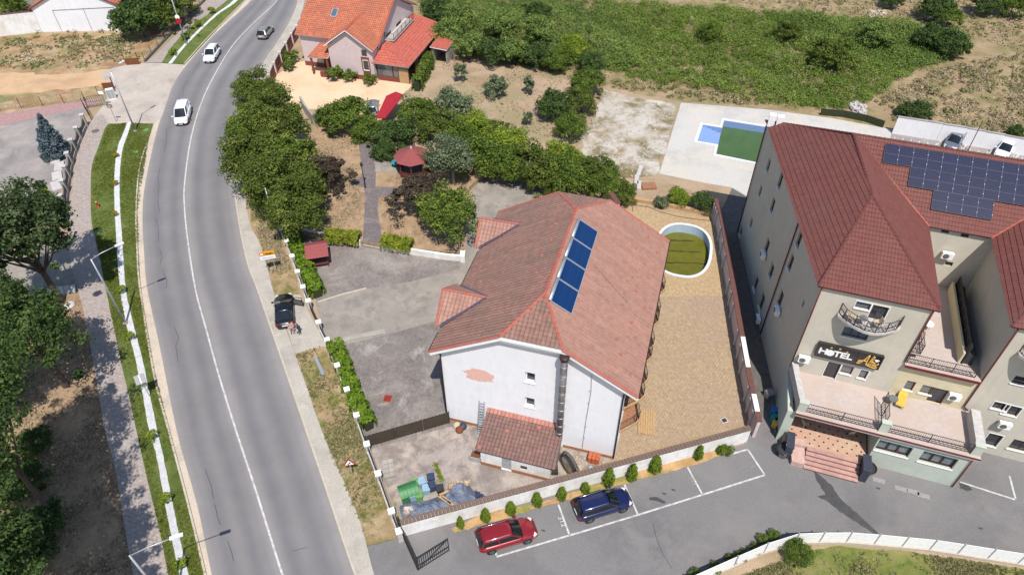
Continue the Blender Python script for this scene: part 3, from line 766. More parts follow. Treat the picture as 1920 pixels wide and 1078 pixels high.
for nm, c1, c2, rg, sc in (('algae_water', A(116, 112, 26), A(100, 98, 20), .12, .8), ('green_water', A(84, 112, 62), A(74, 100, 54), .1, .6)):
    m, nt, b = _new(nm); co = objco(nt)
    nt.links.new(ramp(nt, noise(nt, co, sc, 5, .6, .5), [(.3, c2), (.7, c1)]), b.inputs['Base Color']); b.inputs['Roughness'].default_value = rg
    bump(nt, b, noise(nt, co, 3, 3), .05, .02)
m, nt, b = _new('tarp'); co = objco(nt)
nt.links.new(ramp(nt, noise(nt, co, 1.2, 7, .7, .6), [(.3, A(96, 106, 128)), (.7, A(130, 140, 160))]), b.inputs['Base Color']); b.inputs['Roughness'].default_value = .28; b.inputs['Specular IOR Level'].default_value = .5
bump(nt, b, noise(nt, co, 2.5, 8, .65, 1.2), 1.0, .15)
# foliage
leaf_mat('leaf_mid', (0.057, 0.097, 0.018), (0.115, 0.171, 0.029), (0.219, 0.268, 0.047))
leaf_mat('leaf_olive', (0.060, 0.086, 0.018), (0.112, 0.150, 0.028), (0.189, 0.222, 0.048))
leaf_mat('leaf_dark', (0.031, 0.060, 0.019), (0.066, 0.110, 0.030), (0.126, 0.175, 0.048))
leaf_mat('leaf_lime', (0.102, 0.157, 0.016), (0.190, 0.261, 0.027), (0.320, 0.366, 0.055))
leaf_mat('leaf_hedge', (0.060, 0.119, 0.012), (0.134, 0.217, 0.018), (0.230, 0.315, 0.034))
leaf_mat('leaf_yellowhedge', (0.106, 0.143, 0.013), (0.198, 0.232, 0.023), (0.318, 0.320, 0.043))
leaf_mat('leaf_thuja', (0.065, 0.103, 0.011), (0.137, 0.200, 0.020), (0.221, 0.291, 0.032))
leaf_mat('leaf_grey', (0.074, 0.104, 0.054), (0.141, 0.178, 0.093), (0.231, 0.260, 0.148))
leaf_mat('leaf_spruce', (0.056, 0.087, 0.097), (0.106, 0.146, 0.166), (0.174, 0.215, 0.248))
leaf_mat('leaf_pine', (0.024, 0.044, 0.015), (0.060, 0.093, 0.033), (0.130, 0.162, 0.074))
leaf_mat('leaf_plum', (0.039, 0.030, 0.022), (0.071, 0.054, 0.039), (0.115, 0.090, 0.060), .15)
leaf_mat('leaf_gold', (0.208, 0.155, 0.011), (0.333, 0.233, 0.017), (0.437, 0.320, 0.034))
leaf_mat('leaf_field', (.082, .126, .034), (.150, .218, .052), (.256, .318, .084))
leaf_mat('leaf_weed', (.092, .142, .028), (.164, .236, .044), (.262, .332, .074))
leaf_mat('leaf_straw', (.270, .210, .130), (.370, .295, .190), (.470, .390, .270), .2)
leaf_mat('leaf_scrub', (.130, .150, .050), (.230, .220, .095), (.400, .330, .210), .25)
leaf_mat('leaf_grass', (0.090, 0.121, 0.018), (0.153, 0.182, 0.031), (0.233, 0.242, 0.054))

# ---------------------------------------------------------------- pools (outlines needed as holes in the ground)
oc = G(1281, 468, 0); oval = []
for i in range(40):
    t = 2*math.pi*i/40; ct, st = math.cos(t), math.sin(t); e = 2/2.5
    x = 2.85*math.copysign(abs(ct)**e, ct); y = 4.3*math.copysign(abs(st)**e, st); a = math.radians(-16)
    oval.append((oc.x+x*math.cos(a)-y*math.sin(a), oc.y+x*math.sin(a)+y*math.cos(a)))
hp = [(1358, 227), (1448, 241), (1424, 306), (1343, 290), (1347, 272), (1308, 265), (1318, 235), (1354, 241)]
hpool = [tuple(G(x, y, 0)[:2]) for x, y in hp]

# ---------------------------------------------------------------- ground, roads, pavements
BIG = [(-900, -200), (900, -200), (900, 1500), (-900, 1500)]
sheet('ground', BIG, -.004, MATS['soil_dry'], world=True, holes=[oval, hpool])
sheet('field', [(730, -60), (2300, -60), (2300, 330), (1920, 285), (1700, 246), (1440, 205), (1280, 190), (1140, 165), (1080, 150), (850, 105), (780, 60)], .004, MATS['field_dry'], jag=.5, step=1.5)
sheet('dirt_lot', [(-700, 60), (-100, 70), (235, 60), (330, 50), (275, 118), (190, 140), (200, 165), (190, 178), (0, 215), (-700, 300)], .002, MATS['soil_lot'], jag=.3, step=1)
sheet('dirt_track', [(-500, 150), (0, 136), (120, 140), (205, 130), (212, 160), (150, 165), (0, 180), (-500, 230)], .006, MATS['sand_track'], jag=.35, step=1)
L_AS = [(520, -60), (472, 0), (400, 67), (350, 122), (322, 165), (302, 220), (288, 270), (271, 352), (267, 410), (270, 470), (276, 540), (300, 652), (332, 810), (370, 948), (400, 1090), (440, 1250)]
R_AS = [(568, -60), (560, 0), (548, 35), (525, 75), (498, 115), (476, 155), (456, 205), (444, 240), (439, 280), (440, 352), (450, 425), (465, 495), (482, 540), (517, 640), (550, 735), (575, 808), (610, 910), (667, 1078), (735, 1250)]
strip('road', L_AS, R_AS, .012, MATS['asphalt_road'], 170)
L_K = [(505, -60), (462, 0), (392, 70), (346, 121), (313, 170), (292, 225), (276, 270), (262, 317), (256, 395), (258, 470), (263, 540), (289, 700), (317, 808), (352, 940), (386, 1080), (425, 1250)]
strip('gutter', L_K, L_AS, .018, MATS['gutter'], 150)
def line_pts(px, z, step=.8): return catmull([G(x, y, z) for x, y in px], step)
def kerb(name, px, w=.14, z=.13, mat='concrete_kerb'):
    mb = MB(); ribbon(mb, line_pts(px, 0), w, -.02, z); return mb.build(name, MATS[mat], kind='structure')
kerb('kerb', [p for p in L_K if p[1] > 229], .16, .14)
kerb('kerb', [(462, 0), (392, 70), (346, 121)], .16, .14)
R_P = [(580, -60), (572, 0), (560, 40), (540, 80), (515, 122), (492, 165), (474, 215), (462, 250), (456, 285), (458, 352), (469, 420), (484, 450), (497, 482), (508, 530), (517, 560), (552, 660), (577, 730), (604, 808), (670, 963), (702, 1078), (755, 1250)]
strip('pavement', R_AS, R_P, .1, MATS['pavement_concrete'], 150)
kerb('kerb', R_AS, .16, .125)
# centre line, cracks
LINE = [(552, -60), (520, 0), (479, 40), (437, 85), (400, 145), (375, 200), (357, 265), (346, 345), (346, 390), (352, 450), (366, 540), (386, 615), (410, 702), (443, 808), (480, 920), (530, 1078), (590, 1250)]
def stripe(name, px, w, z, mat, step=.8, parent=None, wob=0):
    pts = line_pts(px, z, step)
    if wob:
        for p in pts[1:-1]: p.x += rnd.uniform(-wob, wob); p.y += rnd.uniform(-wob, wob)
    mb = MB(); n = len(pts); Lf = []; Rt = []
    for i, p in enumerate(pts):
        d = (pts[min(i+1, n-1)]-pts[max(i-1, 0)]).normalized(); nn = Vector((-d.y, d.x, 0))*(w/2); Lf.append(p+nn); Rt.append(p-nn)
    for i in range(n-1): mb.poly([Rt[i], Rt[i+1], Lf[i+1], Lf[i]])
    return mb.build(name, MATS[mat], parent, kind=None if parent else 'structure')
stripe('road_marking', LINE, .15, .018, 'paint_white_line')
for px in ([(299, 317), (297, 335), (299, 345), (296, 372), (299, 398)], [(293, 410), (297, 430), (297, 454)], [(299, 466), (303, 482), (300, 494)], [(306, 505), (312, 525), (312, 540)], [(326, 612), (334, 634), (330, 650), (334, 678)], [(385, 878), (397, 910), (400, 933)], [(402, 944), (413, 983)], [(427, 1014), (438, 1052)], [(548, 1033), (575, 1025)], [(311, 240), (313, 258), (308, 285)], [(351, 150), (343, 172), (345, 182)], [(375, 115), (362, 140)]):
    stripe('road_crack', px, .04, .017, 'crack', .5, wob=.05)
# left pavement, verge and white gravel strip
PL_L = [(190, 215), (172, 226), (150, 275), (137, 330), (130, 390), (126, 440), (134, 500), (152, 565), (160, 602), (172, 665), (185, 740), (197, 810), (217, 883), (232, 978), (250, 1078), (285, 1250)]
GR_L = [(205, 232), (197, 240), (184, 277), (172, 312), (170, 370), (172, 420), (182, 455), (191, 505), (200, 550), (212, 607), (227, 680), (240, 735), (256, 808), (277, 903), (300, 998), (315, 1078), (345, 1250)]
KER = [(286, 232), (276, 270), (263, 317), (257, 395), (259, 470), (264, 540), (277, 640), (290, 700), (318, 808), (353, 940), (387, 1080), (426, 1250)]
strip('pavement', PL_L, GR_L, .1, MATS['pavers_left'], 120)
strip('lawn_verge', GR_L, KER, .112, MATS['lawn'], 140)
WL = [(239, 228), (232, 248), (221, 275), (216, 307), (214, 350), (215, 390), (217, 432), (221, 495), (226, 550), (237, 607), (252, 665), (265, 725), (280, 808), (291, 845), (300, 890), (310, 948), (322, 1008), (337, 1078), (375, 1250)]
WR = [(246, 228), (241, 248), (231, 275), (226, 307), (224, 350), (225, 390), (228, 432), (232, 495), (237, 550), (250, 607), (265, 665), (278, 725), (295, 808), (304, 845), (313, 890), (325, 948), (337, 1008), (354, 1078), (392, 1250)]
strip('gravel_strip', WL, WR, .122, MATS['gravel_white'], 200, jag=.022)
# the second verge further up
PL2_L = [(415, -40), (385, 5), (345, 50), (300, 95), (272, 118)]; G2L = [(458, -40), (425, 2), (362, 47), (327, 82), (303, 118)]
K2 = [(495, -40), (457, 3), (400, 62), (346, 121)]
strip('pavement', PL2_L, G2L, .1, MATS['pavers_left'], 40)
strip('lawn_verge', G2L, K2, .112, MATS['lawn'], 40)
strip('gravel_strip', [(472, -40), (437, 2), (400, 30), (346, 82), (315, 120)], [(480, -40), (445, 2), (406, 30), (352, 82), (322, 120)], .122, MATS['gravel_white'], 60, jag=.04)
# apron into the lots on the left
sheet('driveway_apron', [(186, 140), (205, 130), (245, 120), (300, 117), (346, 121), (322, 165), (303, 220), (290, 231), (204, 233), (172, 226), (195, 195), (212, 165)], .022, MATS['concrete_apron'])
sheet('driveway', [(-400, 300), (0, 226), (165, 192), (150, 245), (128, 300), (112, 365), (100, 420), (0, 440), (-400, 520)], .004, MATS['asphalt_yard'])
sheet('paved_strip', [(-400, 290), (0, 215), (186, 184), (190, 195), (165, 200), (0, 236), (-400, 320)], .012, MATS['pavers_pink'])
# dry ground under the trees on the left
sheet('woodland_floor', [(-600, 420), (60, 420), (126, 440), (134, 500), (152, 565), (172, 665), (185, 740), (217, 883), (250, 1078), (285, 1250), (-600, 1250)], .008, MATS['leaf_litter'], jag=.1, step=.6)
sheet('side_path', [(-20, 480), (128, 448), (134, 500), (146, 545), (60, 560), (-20, 570)], .014, MATS['concrete_drive'], jag=.1)
# right verge
sheet('verge', [(470, 420), (486, 450), (499, 482), (510, 530), (519, 558), (560, 555), (556, 520), (530, 455), (515, 425), (505, 400), (470, 380)], .096, MATS['verge_dry'], jag=.06, step=.4)
sheet('verge', [(554, 662), (600, 648), (615, 668), (660, 760), (700, 860), (745, 985), (742, 1010), (688, 1022), (671, 963), (605, 808), (578, 730)], .096, MATS['verge_dry'], jag=.06, step=.4)
sheet('side_drive', [(518, 555), (562, 552), (612, 648), (553, 662)], .098, MATS['pavement_concrete'])
# compound
sheet('lower_yard', [(600, 560), (640, 645), (800, 598), (850, 575), (1040, 790), (840, 800), (693, 842), (655, 745)], .008, MATS['pavers_yard'])
sheet('entrance_drive', [(590, 562), (610, 640), (640, 648), (735, 625), (830, 598), (900, 480), (1060, 345), (905, 330), (884, 352), (872, 478), (770, 525), (655, 545)], .012, MATS['concrete_drive'])
sheet('upper_yard', [(560, 440), (690, 462), (872, 486), (860, 505), (770, 528), (690, 541), (594, 566), (548, 460)], .016, MATS['pavers_upper'])
mb = MB(); ribbon(mb, [G(596, 567), G(640, 553), G(687, 541)], .18, 0, .09); mb.build('kerb', MATS['concrete_kerb'], kind='structure')
mb = MB(); ribbon(mb, [G(644, 638), G(690, 628), G(722, 622)], .55, 0, .12); mb.build('kerb', MATS['concrete'], kind='structure')
sheet('service_yard', [(692, 843), (840, 800), (1000, 800), (1150, 862), (1010, 912), (757, 985)], .012, MATS['concrete_yard'])
sheet('terrace_paving', [(1140, 372), (1160, 372), (1352, 410), (1362, 445), (1402, 780), (1402, 790), (1155, 865), (1130, 600)], .008, MATS['pavers_tan'], holes=[oval])
sheet('terrace_paving', [(1150, 380), (1346, 412), (1356, 445), (1364, 555), (1230, 556), (1180, 470)], .014, MATS['pavers_orange'], holes=[oval])
sheet('car_park', [(688, 1024), (745, 1005), (757, 1004), (1395, 832), (1430, 770), (1458, 700), (1480, 700), (1500, 690), (2300, 690), (2300, 1130), (1920, 1046), (1700, 1008), (1540, 1002), (1480, 1015), (1340, 1075), (1200, 1130), (700, 1130), (700, 1078)], .006, MATS['asphalt_lot'])
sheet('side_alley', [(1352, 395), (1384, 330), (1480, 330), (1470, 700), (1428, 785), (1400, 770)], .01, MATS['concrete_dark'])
sheet('planting_bed', [(846, 990), (905, 962), (1000, 945), (1180, 890), (1300, 855), (1372, 836), (1374, 846), (1300, 871), (1180, 905), (1050, 940), (850, 1000)], .03, MATS['planting_strip'], jag=.08, step=.4, skirt=False)
sheet('lawn', [(1340, 1100), (1480, 1045), (1560, 1024), (1700, 1032), (1920, 1066), (2300, 1150), (2300, 1300), (1340, 1300)], .01, MATS['lawn_rough'], jag=.1)
# pool deck behind the hotel, gravel yard
sheet('pool_deck', [(1236, 326), (1277, 193), (1430, 205), (1560, 222), (1672, 243), (1660, 330), (1420, 380), (1372, 352), (1330, 345)], .02, MATS['pool_deck_concrete'], holes=[hpool])
sheet('hotel_back_drive', [(1672, 243), (1800, 262), (1920, 288), (2200, 350), (2200, 420), (1660, 330)], .012, MATS['asphalt_yard'])
sheet('gravel_yard', [(1124, 165), (1165, 178), (1270, 196), (1232, 330), (1180, 335), (1085, 312), (1095, 250), (1122, 210)], .012, MATS['gravel_pale'], jag=.3, step=.8)
sheet('house_forecourt', [(500, 160), (520, 140), (552, 118), (600, 110), (760, 150), (775, 160), (740, 190), (705, 235), (690, 222), (640, 205), (570, 205), (515, 180)], .012, MATS['pink_yard'])
# garden, raised behind its retaining wall
GZ = .6
sheet('garden', [(508, 420), (530, 426), (567, 436), (680, 452), (715, 459), (872, 476), (866, 440), (880, 350), (905, 328), (820, 290), (760, 268), (690, 240), (600, 230), (520, 300)], GZ, MATS['leaf_litter'])
sheet('garden_path', [(680, 452), (685, 370), (682, 352), (655, 346), (660, 336), (680, 332), (674, 285), (672, 262), (690, 262), (740, 300), (752, 312), (705, 318), (704, 350), (755, 352), (754, 366), (710, 368), (708, 395), (714, 430), (718, 458)], GZ+.006, MATS['pavers_path'])
sheet('garden_paving', [(692, 262), (745, 300), (758, 318), (745, 324), (704, 322), (700, 285)], GZ+.012, MATS['concrete_drive'])
# ================================================================ the white house with the solar collectors
HO, HH = (-5.66, 36.61), -16.4
house = thing('house', 'white rendered house with half-hipped reddish tile roof and solar collectors', 'house', (HO[0], HO[1], 0), math.radians(HH))
HW, HD = 14.5, 17.0
EZ, SL = 9.15, .59              # eave height at the wall edge, roof slope
XL, XR, XC = -.55, 15.45, 7.45
RZ_ = EZ+(XC-XL)*SL; HZ = 12.5; hx = (RZ_-HZ)/SL; V0, V1 = -.6, 17.6
AF, AB = (XC, 3.25, RZ_), (XC, 13.8, RZ_)
fF = Fr((0, 0), 0)
def hpx(px, py): return GV(px, py, HO, HH)
w1 = hpx(985, 697)+hpx(1003, 719); w2 = hpx(984, 744)+hpx(1002, 765)
ops = [(w1[0], w1[3], w1[2], w1[1]), (w2[0], w2[3], w2[2], w2[1])]
mb = MB(); wall_cells(mb, fF, 0, HW, 0, 8.6, ops, .3)
gz = lambda u: EZ+(min(u-XL, XR-u))*SL-.12
fpoly(mb, fF, [(0, 8.6), (HW, 8.6), (HW, gz(HW)), (XC+hx, HZ-.1), (XC-hx, HZ-.1), (0, gz(0))])
fB = Fr((HW, HD), 180); wall_cells(mb, fB, 0, HW, 0, 8.6); fpoly(mb, fB, [(0, 8.6), (HW, 8.6), (HW, gz(0)-.05), (HW-XC+hx, HZ-.2), (HW-XC-hx, HZ-.2), (0, gz(HW)-.05)])
fL = Fr((0, HD), -90); wall_cells(mb, fL, 0, HD, 0, gz(0)); fR = Fr((HW, 0), 90)
rops = [(a, z, a+1.5, z+2.1) for a in (1.2, 5.2, 9.2, 13.2) for z in (.3, 3.3, 6.3)]
wall_cells(mb, fR, 0, HD, 0, gz(HW), rops, .25)
mb.build('wall', MATS['white_wall'], house)
for o in ops: window(house, fF, o, .28, MATS['white_trim'], MATS['glass_dark'], 1, True, .09)
for o in rops: window(house, fR, o, .22, MATS['wood_frame'], MATS['glass_dark'], 2, False)
mb = MB(); fbox(mb, fF, .02, 3.8, 0, .32, .004, .05); mb.build('plinth', MATS['plinth_tan'], house); mb = MB(); fbox(mb, fF, 10.2, 14.4, 0, .32, .004, .05); mb.build('plinth', MATS['plinth_tan'], house)
# bare plaster patch with a ragged outline
pp = [(867, 695), (880, 693), (884, 690), (900, 692), (912, 697), (926, 704), (927, 709), (921, 712), (926, 717), (905, 715), (892, 714), (880, 709), (873, 707), (876, 701)]
mb = MB(); q = [hpx(*p) for p in pp]; c = (sum(a for a, b in q)/len(q), sum(b for a, b in q)/len(q)); rr = random.Random(3); q2 = []
for a, b in zip(q, q[1:]+q[:1]):
    for k in range(4): t = k/4; q2.append((a[0]+(b[0]-a[0])*t+rr.uniform(-.06, .06), a[1]+(b[1]-a[1])*t+rr.uniform(-.05, .05)))
for a, b in zip(q2, q2[1:]+q2[:1]): fpoly(mb, fF, [c, a, b], .006)
mb.build('plaster_patch', MATS['plaster_patch'], house)['label'] = 'patch of bare pink plaster on the white gable wall'
# roof
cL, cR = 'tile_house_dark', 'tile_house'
pL = [(XL, V0, EZ), (XL, V1, EZ), (XC-hx, V1, HZ), AB, AF, (XC-hx, V0, HZ)]
pR = [(XR, V1, EZ), (XR, V0, EZ), (XC+hx, V0, HZ), AF, AB, (XC+hx, V1, HZ)]
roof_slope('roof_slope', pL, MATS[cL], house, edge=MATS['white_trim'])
roof_slope('roof_slope', pR, MATS[cR], house, edge=MATS['white_trim'])
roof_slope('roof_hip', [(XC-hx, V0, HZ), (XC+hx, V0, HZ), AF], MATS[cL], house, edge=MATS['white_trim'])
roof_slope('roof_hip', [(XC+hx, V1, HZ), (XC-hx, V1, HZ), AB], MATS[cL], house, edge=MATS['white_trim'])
for a, b in ((AF, AB), ((XC-hx, V0, HZ), AF), ((XC+hx, V0, HZ), AF), ((XC-hx, V1, HZ), AB), ((XC+hx, V1, HZ), AB), ((XL, V0, EZ), (XC-hx, V0, HZ)), ((XR, V0, EZ), (XC+hx, V0, HZ)), ((XL, V1, EZ), (XC-hx, V1, HZ)), ((XR, V1, EZ), (XC+hx, V1, HZ))):
    ridge_caps('ridge_tile', a, b, MATS['ridge_red'], house, .12)
# two low dormer roofs on the road side
def dormer(vr, hw):
    """gabled dormer whose ridge runs back into the slope"""
    zr = 10.95; A_, B_ = Vector((-1.15, vr, zr)), Vector((2.5, vr, zr+.05))
    for s in (-1, 1):
        C_ = Vector((-1.0, vr+s*hw, 9.2))
        roof_slope('dormer_roof', [A_, C_, B_], MATS['tile_house'], house, .36, .04, .1, MATS['white_trim'])
        ridge_caps('ridge_tile', C_, A_, MATS['ridge_red'], house, .1)
        mb = MB(); mb.bar(C_+Vector((.35, 0, .1)), B_+Vector((0, s*.06, .06)), .18, .05); mb.build('valley_flashing', MATS['flashing'], house)
    ridge_caps('ridge_tile', A_, B_, MATS['ridge_red'], house, .12)
    w = MB(); w.poly([(-.62, vr+hw-.3, 9.1), (-.62, vr-hw+.3, 9.1), (-.62, vr, zr-.15)]); w.box2((-.62, vr-hw+.4, 8.7), (-.004, vr+hw-.4, 9.1)); w.build('dormer_wall', MATS['white_wall'], house)
dormer(4.45, 2.5); dormer(14.05, 2.2)
for vr in (4.45, 14.05):
    for z in (3.0, 6.0):
        mb = MB(); mb.box2((-.9, vr-1.2, z-.15), (-.004, vr+1.2, z)); s_ = mb.build('balcony', MATS['stone_white'], house)
        railing('railing', [(-.02, vr-1.15, z), (-.85, vr-1.15, z), (-.85, vr+1.15, z), (-.02, vr+1.15, z)], .95, MATS['iron'], s_, 1.3, False)
# vent tiles
def on_right(u, v, d=.07): return Vector((u, v, EZ+(XR-u)*SL+d))
def on_left(u, v, d=.07): return Vector((u, v, EZ+(u-XL)*SL+d))
for i in range(14):
    v = .9+i*1.18; u = 14.55-(i % 3)*.75-(.2 if i % 2 else 0); mb = MB(); p = on_right(u, v); mb.box((p.x, p.y, p.z), (.26, .24, .09), 0, 0, (.6, .8)); mb.build('vent_tile', MATS['vent_red'], house)
for (u, v) in ((6.1, 6.0), (6.0, 8.2), (6.2, 10.2), (6.1, 12.3), (1.2, 6.8), (5.7, 13.9)):
    mb = MB(); p = on_left(u, v); mb.box((p.x, p.y, p.z), (.28, .26, .09), 0, 0, (.6, .8)); mb.build('vent_tile', MATS['vent_red'], house)
for (u, v) in ((6.9, 1.6), (7.9, 1.5)):
    mb = MB(); z = HZ+(v-V0)*(RZ_-HZ)/(3.25-V0)+.08; mb.box((u, v, z), (.3, .3, .12), 0, 0, (.6, .6)); mb.build('vent_tile', MATS['vent_red'], house)
mb = MB()
for s in (0, 1):
    mb.bar(on_right(10.2, 8.9, .06), on_right(13.2, 7.4, .06), .03)
mb.build('roof_cable', MATS['steel'], house)
# bargeboards and downpipes
for a, b in (((XL, V0, EZ), (XC-hx, V0, HZ)), ((XR, V0, EZ), (XC+hx, V0, HZ)), ((XC-hx, V0, HZ), (XC+hx, V0, HZ))):
    mb = MB(); a, b = Vector(a), Vector(b); o = Vector((0, .02, -.3)); mb.bar(a+o, b+o, .06, .26); mb.build('bargeboard', MATS['white_trim'], house)
for sgn, u in ((-1, .1), (1, 14.42)):
    pipe('downpipe', [(u-.35*sgn*-1 if False else u+sgn*.35, -.12, EZ-.25), (u, -.12, EZ-.7), (u, -.12, .25)], .06, MATS['brown_metal'], house)
mb = MB(); mb.bar((XR+.06, V0, EZ-.05), (XR+.06, V1, EZ-.05), .12, .12); mb.build('gutter', MATS['brown_metal'], house)
mb = MB(); mb.bar((XL-.06, V0, EZ-.05), (XL-.06, 1.5, EZ-.05), .12, .12); mb.bar((XL-.06, 6, EZ-.05), (XL-.06, 11.6, EZ-.05), .12, .12); mb.build('gutter', MATS['brown_metal'], house)
# lightning wire down the wall
mb = MB(); mb.tube([(11.9, -.06, 9.9), (12.0, -.05, 8), (11.85, -.05, 4), (11.8, -.05, .3)], .018, 5)
for z in (2, 3.5, 5, 6.5, 8): mb.box((11.9, -.05, z), (.05, .1, .05))
mb.build('lightning_wire', MATS['steel'], house)
# sawtooth balconies along the terrace side
for z in (3.0, 6.0):
    for k in range(4):
        v = .6+k*4.15; pl = [(HW, v), (HW+1.15, v+1.2), (HW+1.35, v+1.6), (HW+.6, v+3.9), (HW, v+3.9)]
        mb = MB(); mb.prism(pl, z-.16, z); s = mb.build('balcony', MATS['plinth_tan'], house)
        mb = MB(); ribbon(mb, pl[:4], .12, z-.18, z+.06); mb.build('balcony_edge', MATS['wood_pale'], s)
        railing('railing', [(p[0]*.985+.2, p[1], z+.06) for p in pl[:4]], .95, MATS['iron'], s, 1.3, False, .028, .16)
# steel flue
flue = thing('chimney_flue', 'tall dark steel flue pipe standing against the white gable wall', 'chimney', house.matrix_basis @ Vector((9.95, -.75, 0)))
mb = MB(); mb.tube([(0, 0, 2.2), (0, 0, 11.6)], .27, 14); mb.build('pipe', MATS['flue_steel'], flue, True)
qd = house.matrix_basis.to_3x3() @ Vector((.05, -1.75, 0))
mb = MB(); mb.tube([(0, 0, 2.5), (0, 0, 2.1), (qd.x, qd.y, .75), (qd.x, qd.y, .3)], .26, 14); mb.build('lower_pipe', MATS['steel'], flue, True)
mb = MB()
for z in range(3, 12): mb.lathe((0, 0, z), [(.27, -.05), (.295, -.04), (.295, .04), (.27, .05)], 14)
mb.build('band', MATS['steel'], flue, True)
mb = MB(); mb.lathe((0, 0, 11.75), [(.1, 0), (.36, .02), (.38, .22), (.3, .3)], 14); mb.build('cap', MATS['brown_metal'], flue, True)
mb = MB(); mb.box((qd.x, qd.y, .2), (.7, .7, .4)); mb.build('foot', MATS['iron'], flue)
for z in (3.5, 6, 9, 11): mb = MB(); mb.bar((0, .25, z), (0, .74, z), .06); mb.build('bracket', MATS['iron'], flue).rotation_euler = (0, 0, math.radians(HH))
# lean-to shed in front
so = house.matrix_basis @ Vector((3.95, -3.45, 0))
shed = thing('shed', 'low lean-to shed with brown tile roof against the white house', 'shed', so, math.radians(HH))
fs = Fr((0.25, 0), 0); SW, SD = 5.7, 3.44
dop = [(1.75, .05, 2.55, 1.85)]; wop = [(3.3, .75, 3.85, 1.25)]
mb = MB(); wall_cells(mb, fs, 0, SW, 0, 1.95, dop+wop, .15); wall_cells(mb, Fr((0.25, SD), -90), 0, SD, 0, 1.95); wall_cells(mb, Fr((0.25+SW, 0), 90), 0, SD, 0, 1.95)
for x, fl in ((.25, 1), (.25+SW, -1)): mb.poly([(x, 0, 1.95), (x, SD, 1.95), (x, SD, 2.75)][::fl])
mb.build('wall', MATS['white_wall_dirty'], shed)
mb = MB(); fbox(mb, fs, 0, 1.7, 0, .4, .003, .04); mb.build('plinth', MATS['plinth_tan'], shed); mb = MB(); fbox(mb, fs, 2.6, SW, 0, .4, .003, .04); mb.build('plinth', MATS['plinth_tan'], shed)
roof_slope('roof', [(-.1, -.2, 2.08), (6.35, -.2, 2.08), (6.2, SD, 2.9), (-.15, SD, 2.9)], MATS['tile_shed'], shed, .34, .05, .1, MATS['wood_frame'])
roof_slope('ridge_flashing', [(-.18, SD-.4, 2.86), (6.24, SD-.4, 2.86), (6.24, SD-.02, 3.02), (-.18, SD-.02, 3.02)], MATS['tile_red'], shed, .34, .04, .05)
for (x, y) in ((1.9, 1.9), (4.3, 2.75), (.15, .1)): mb = MB(); mb.box((x, y, 2.17+(y+.2)*.225), (.35, .35, .08), 0, 0, (.7, .8)); mb.build('vent_tile', MATS['vent_red'], shed)
d = MB(); fbox(d, fs, 1.76, 2.54, .05, 1.84, -.14, -.1); fbox(d, fs, 1.85, 2.45, 1.0, 1.7, -.1, -.085); fbox(d, fs, 1.85, 2.45, .2, .9, -.1, -.085); dd = d.build('door', MATS['galv'], shed)
mb = MB(); mb.box((2.65, -.02+.02, 1.0), (.04, .08, .14)); mb.build('handle', MATS['steel'], dd)
window(shed, fs, wop[0], .12, MATS['wood_frame'], MATS['glass_dark'], 2, False, .05)
# solar thermal collectors on the slope
def right_px(px, py):
    """pixel -> (u,v) on the right-hand slope"""
    z = 12.0
    for _ in range(12): p = local(G(px, py, z), HO, HH); z = EZ+(XR-p.x)*SL+.2
    return p.x, p.y
c0, c1, c2, c3 = right_px(1087, 413), right_px(1121, 433), right_px(1072, 588), right_px(1032, 567)
u0_, u1_ = (c0[0]+c3[0])/2, (c1[0]+c2[0])/2; va, vb = (c0[1]+c1[1])/2, (c2[1]+c3[1])/2; dv_ = (va-vb)/4
for k in range(4):
    v1_, v0_ = va-k*dv_-.03, va-(k+1)*dv_+.07
    P = [on_right(u0_, v0_, .2), on_right(u1_, v0_, .2), on_right(u1_, v1_, .2), on_right(u0_, v1_, .2)]
    mb = MB(); nn = (P[1]-P[0]).cross(P[3]-P[0]).normalized()
    for a, b in zip(P, P[1:]+P[:1]): mb.bar(a-nn*.04, b-nn*.04, .05, .12, up=nn)
    t = mb.build('solar_collector', MATS['galv'], house)
    mb = MB(); mb.poly(P, 0, [(0, 0), (2.75, 0), (2.75, 2.3), (0, 2.3)]); mb.poly([p-nn*.09 for p in P][::-1], 0, [(0, 0)]*4); mb.build('absorber', MATS['thermal_blue'], t)
    mb = MB(); off = (P[0]-P[1]).normalized()*.12; mb.tube([P[0]+off, P[3]+off], .11, 10); mb.build('header_tank', MATS['galv'], t, True)
# ladder leaning on the wall
lb = hpx(889, 825); la = house.matrix_basis @ Vector((3.25, -.75, 0)); lad = thing('ladder', 'light grey aluminium ladder leaning on the white gable wall', 'ladder', la, math.radians(HH))
T = Vector((.05, .7, 3.7)); B = Vector((0, 0, 0))
for s in (-.22, .22): mb = MB(); mb.bar(B+Vector((s, 0, 0)), T+Vector((s, 0, 0)), .05, .1); mb.build('rail', MATS['galv'], lad)
for i in range(13): mb = MB(); p = B.lerp(T, (i+.6)/13.5); mb.bar(p+Vector((-.2, 0, 0)), p+Vector((.2, 0, 0)), .08, .04); mb.build('rung', MATS['galv'], lad)
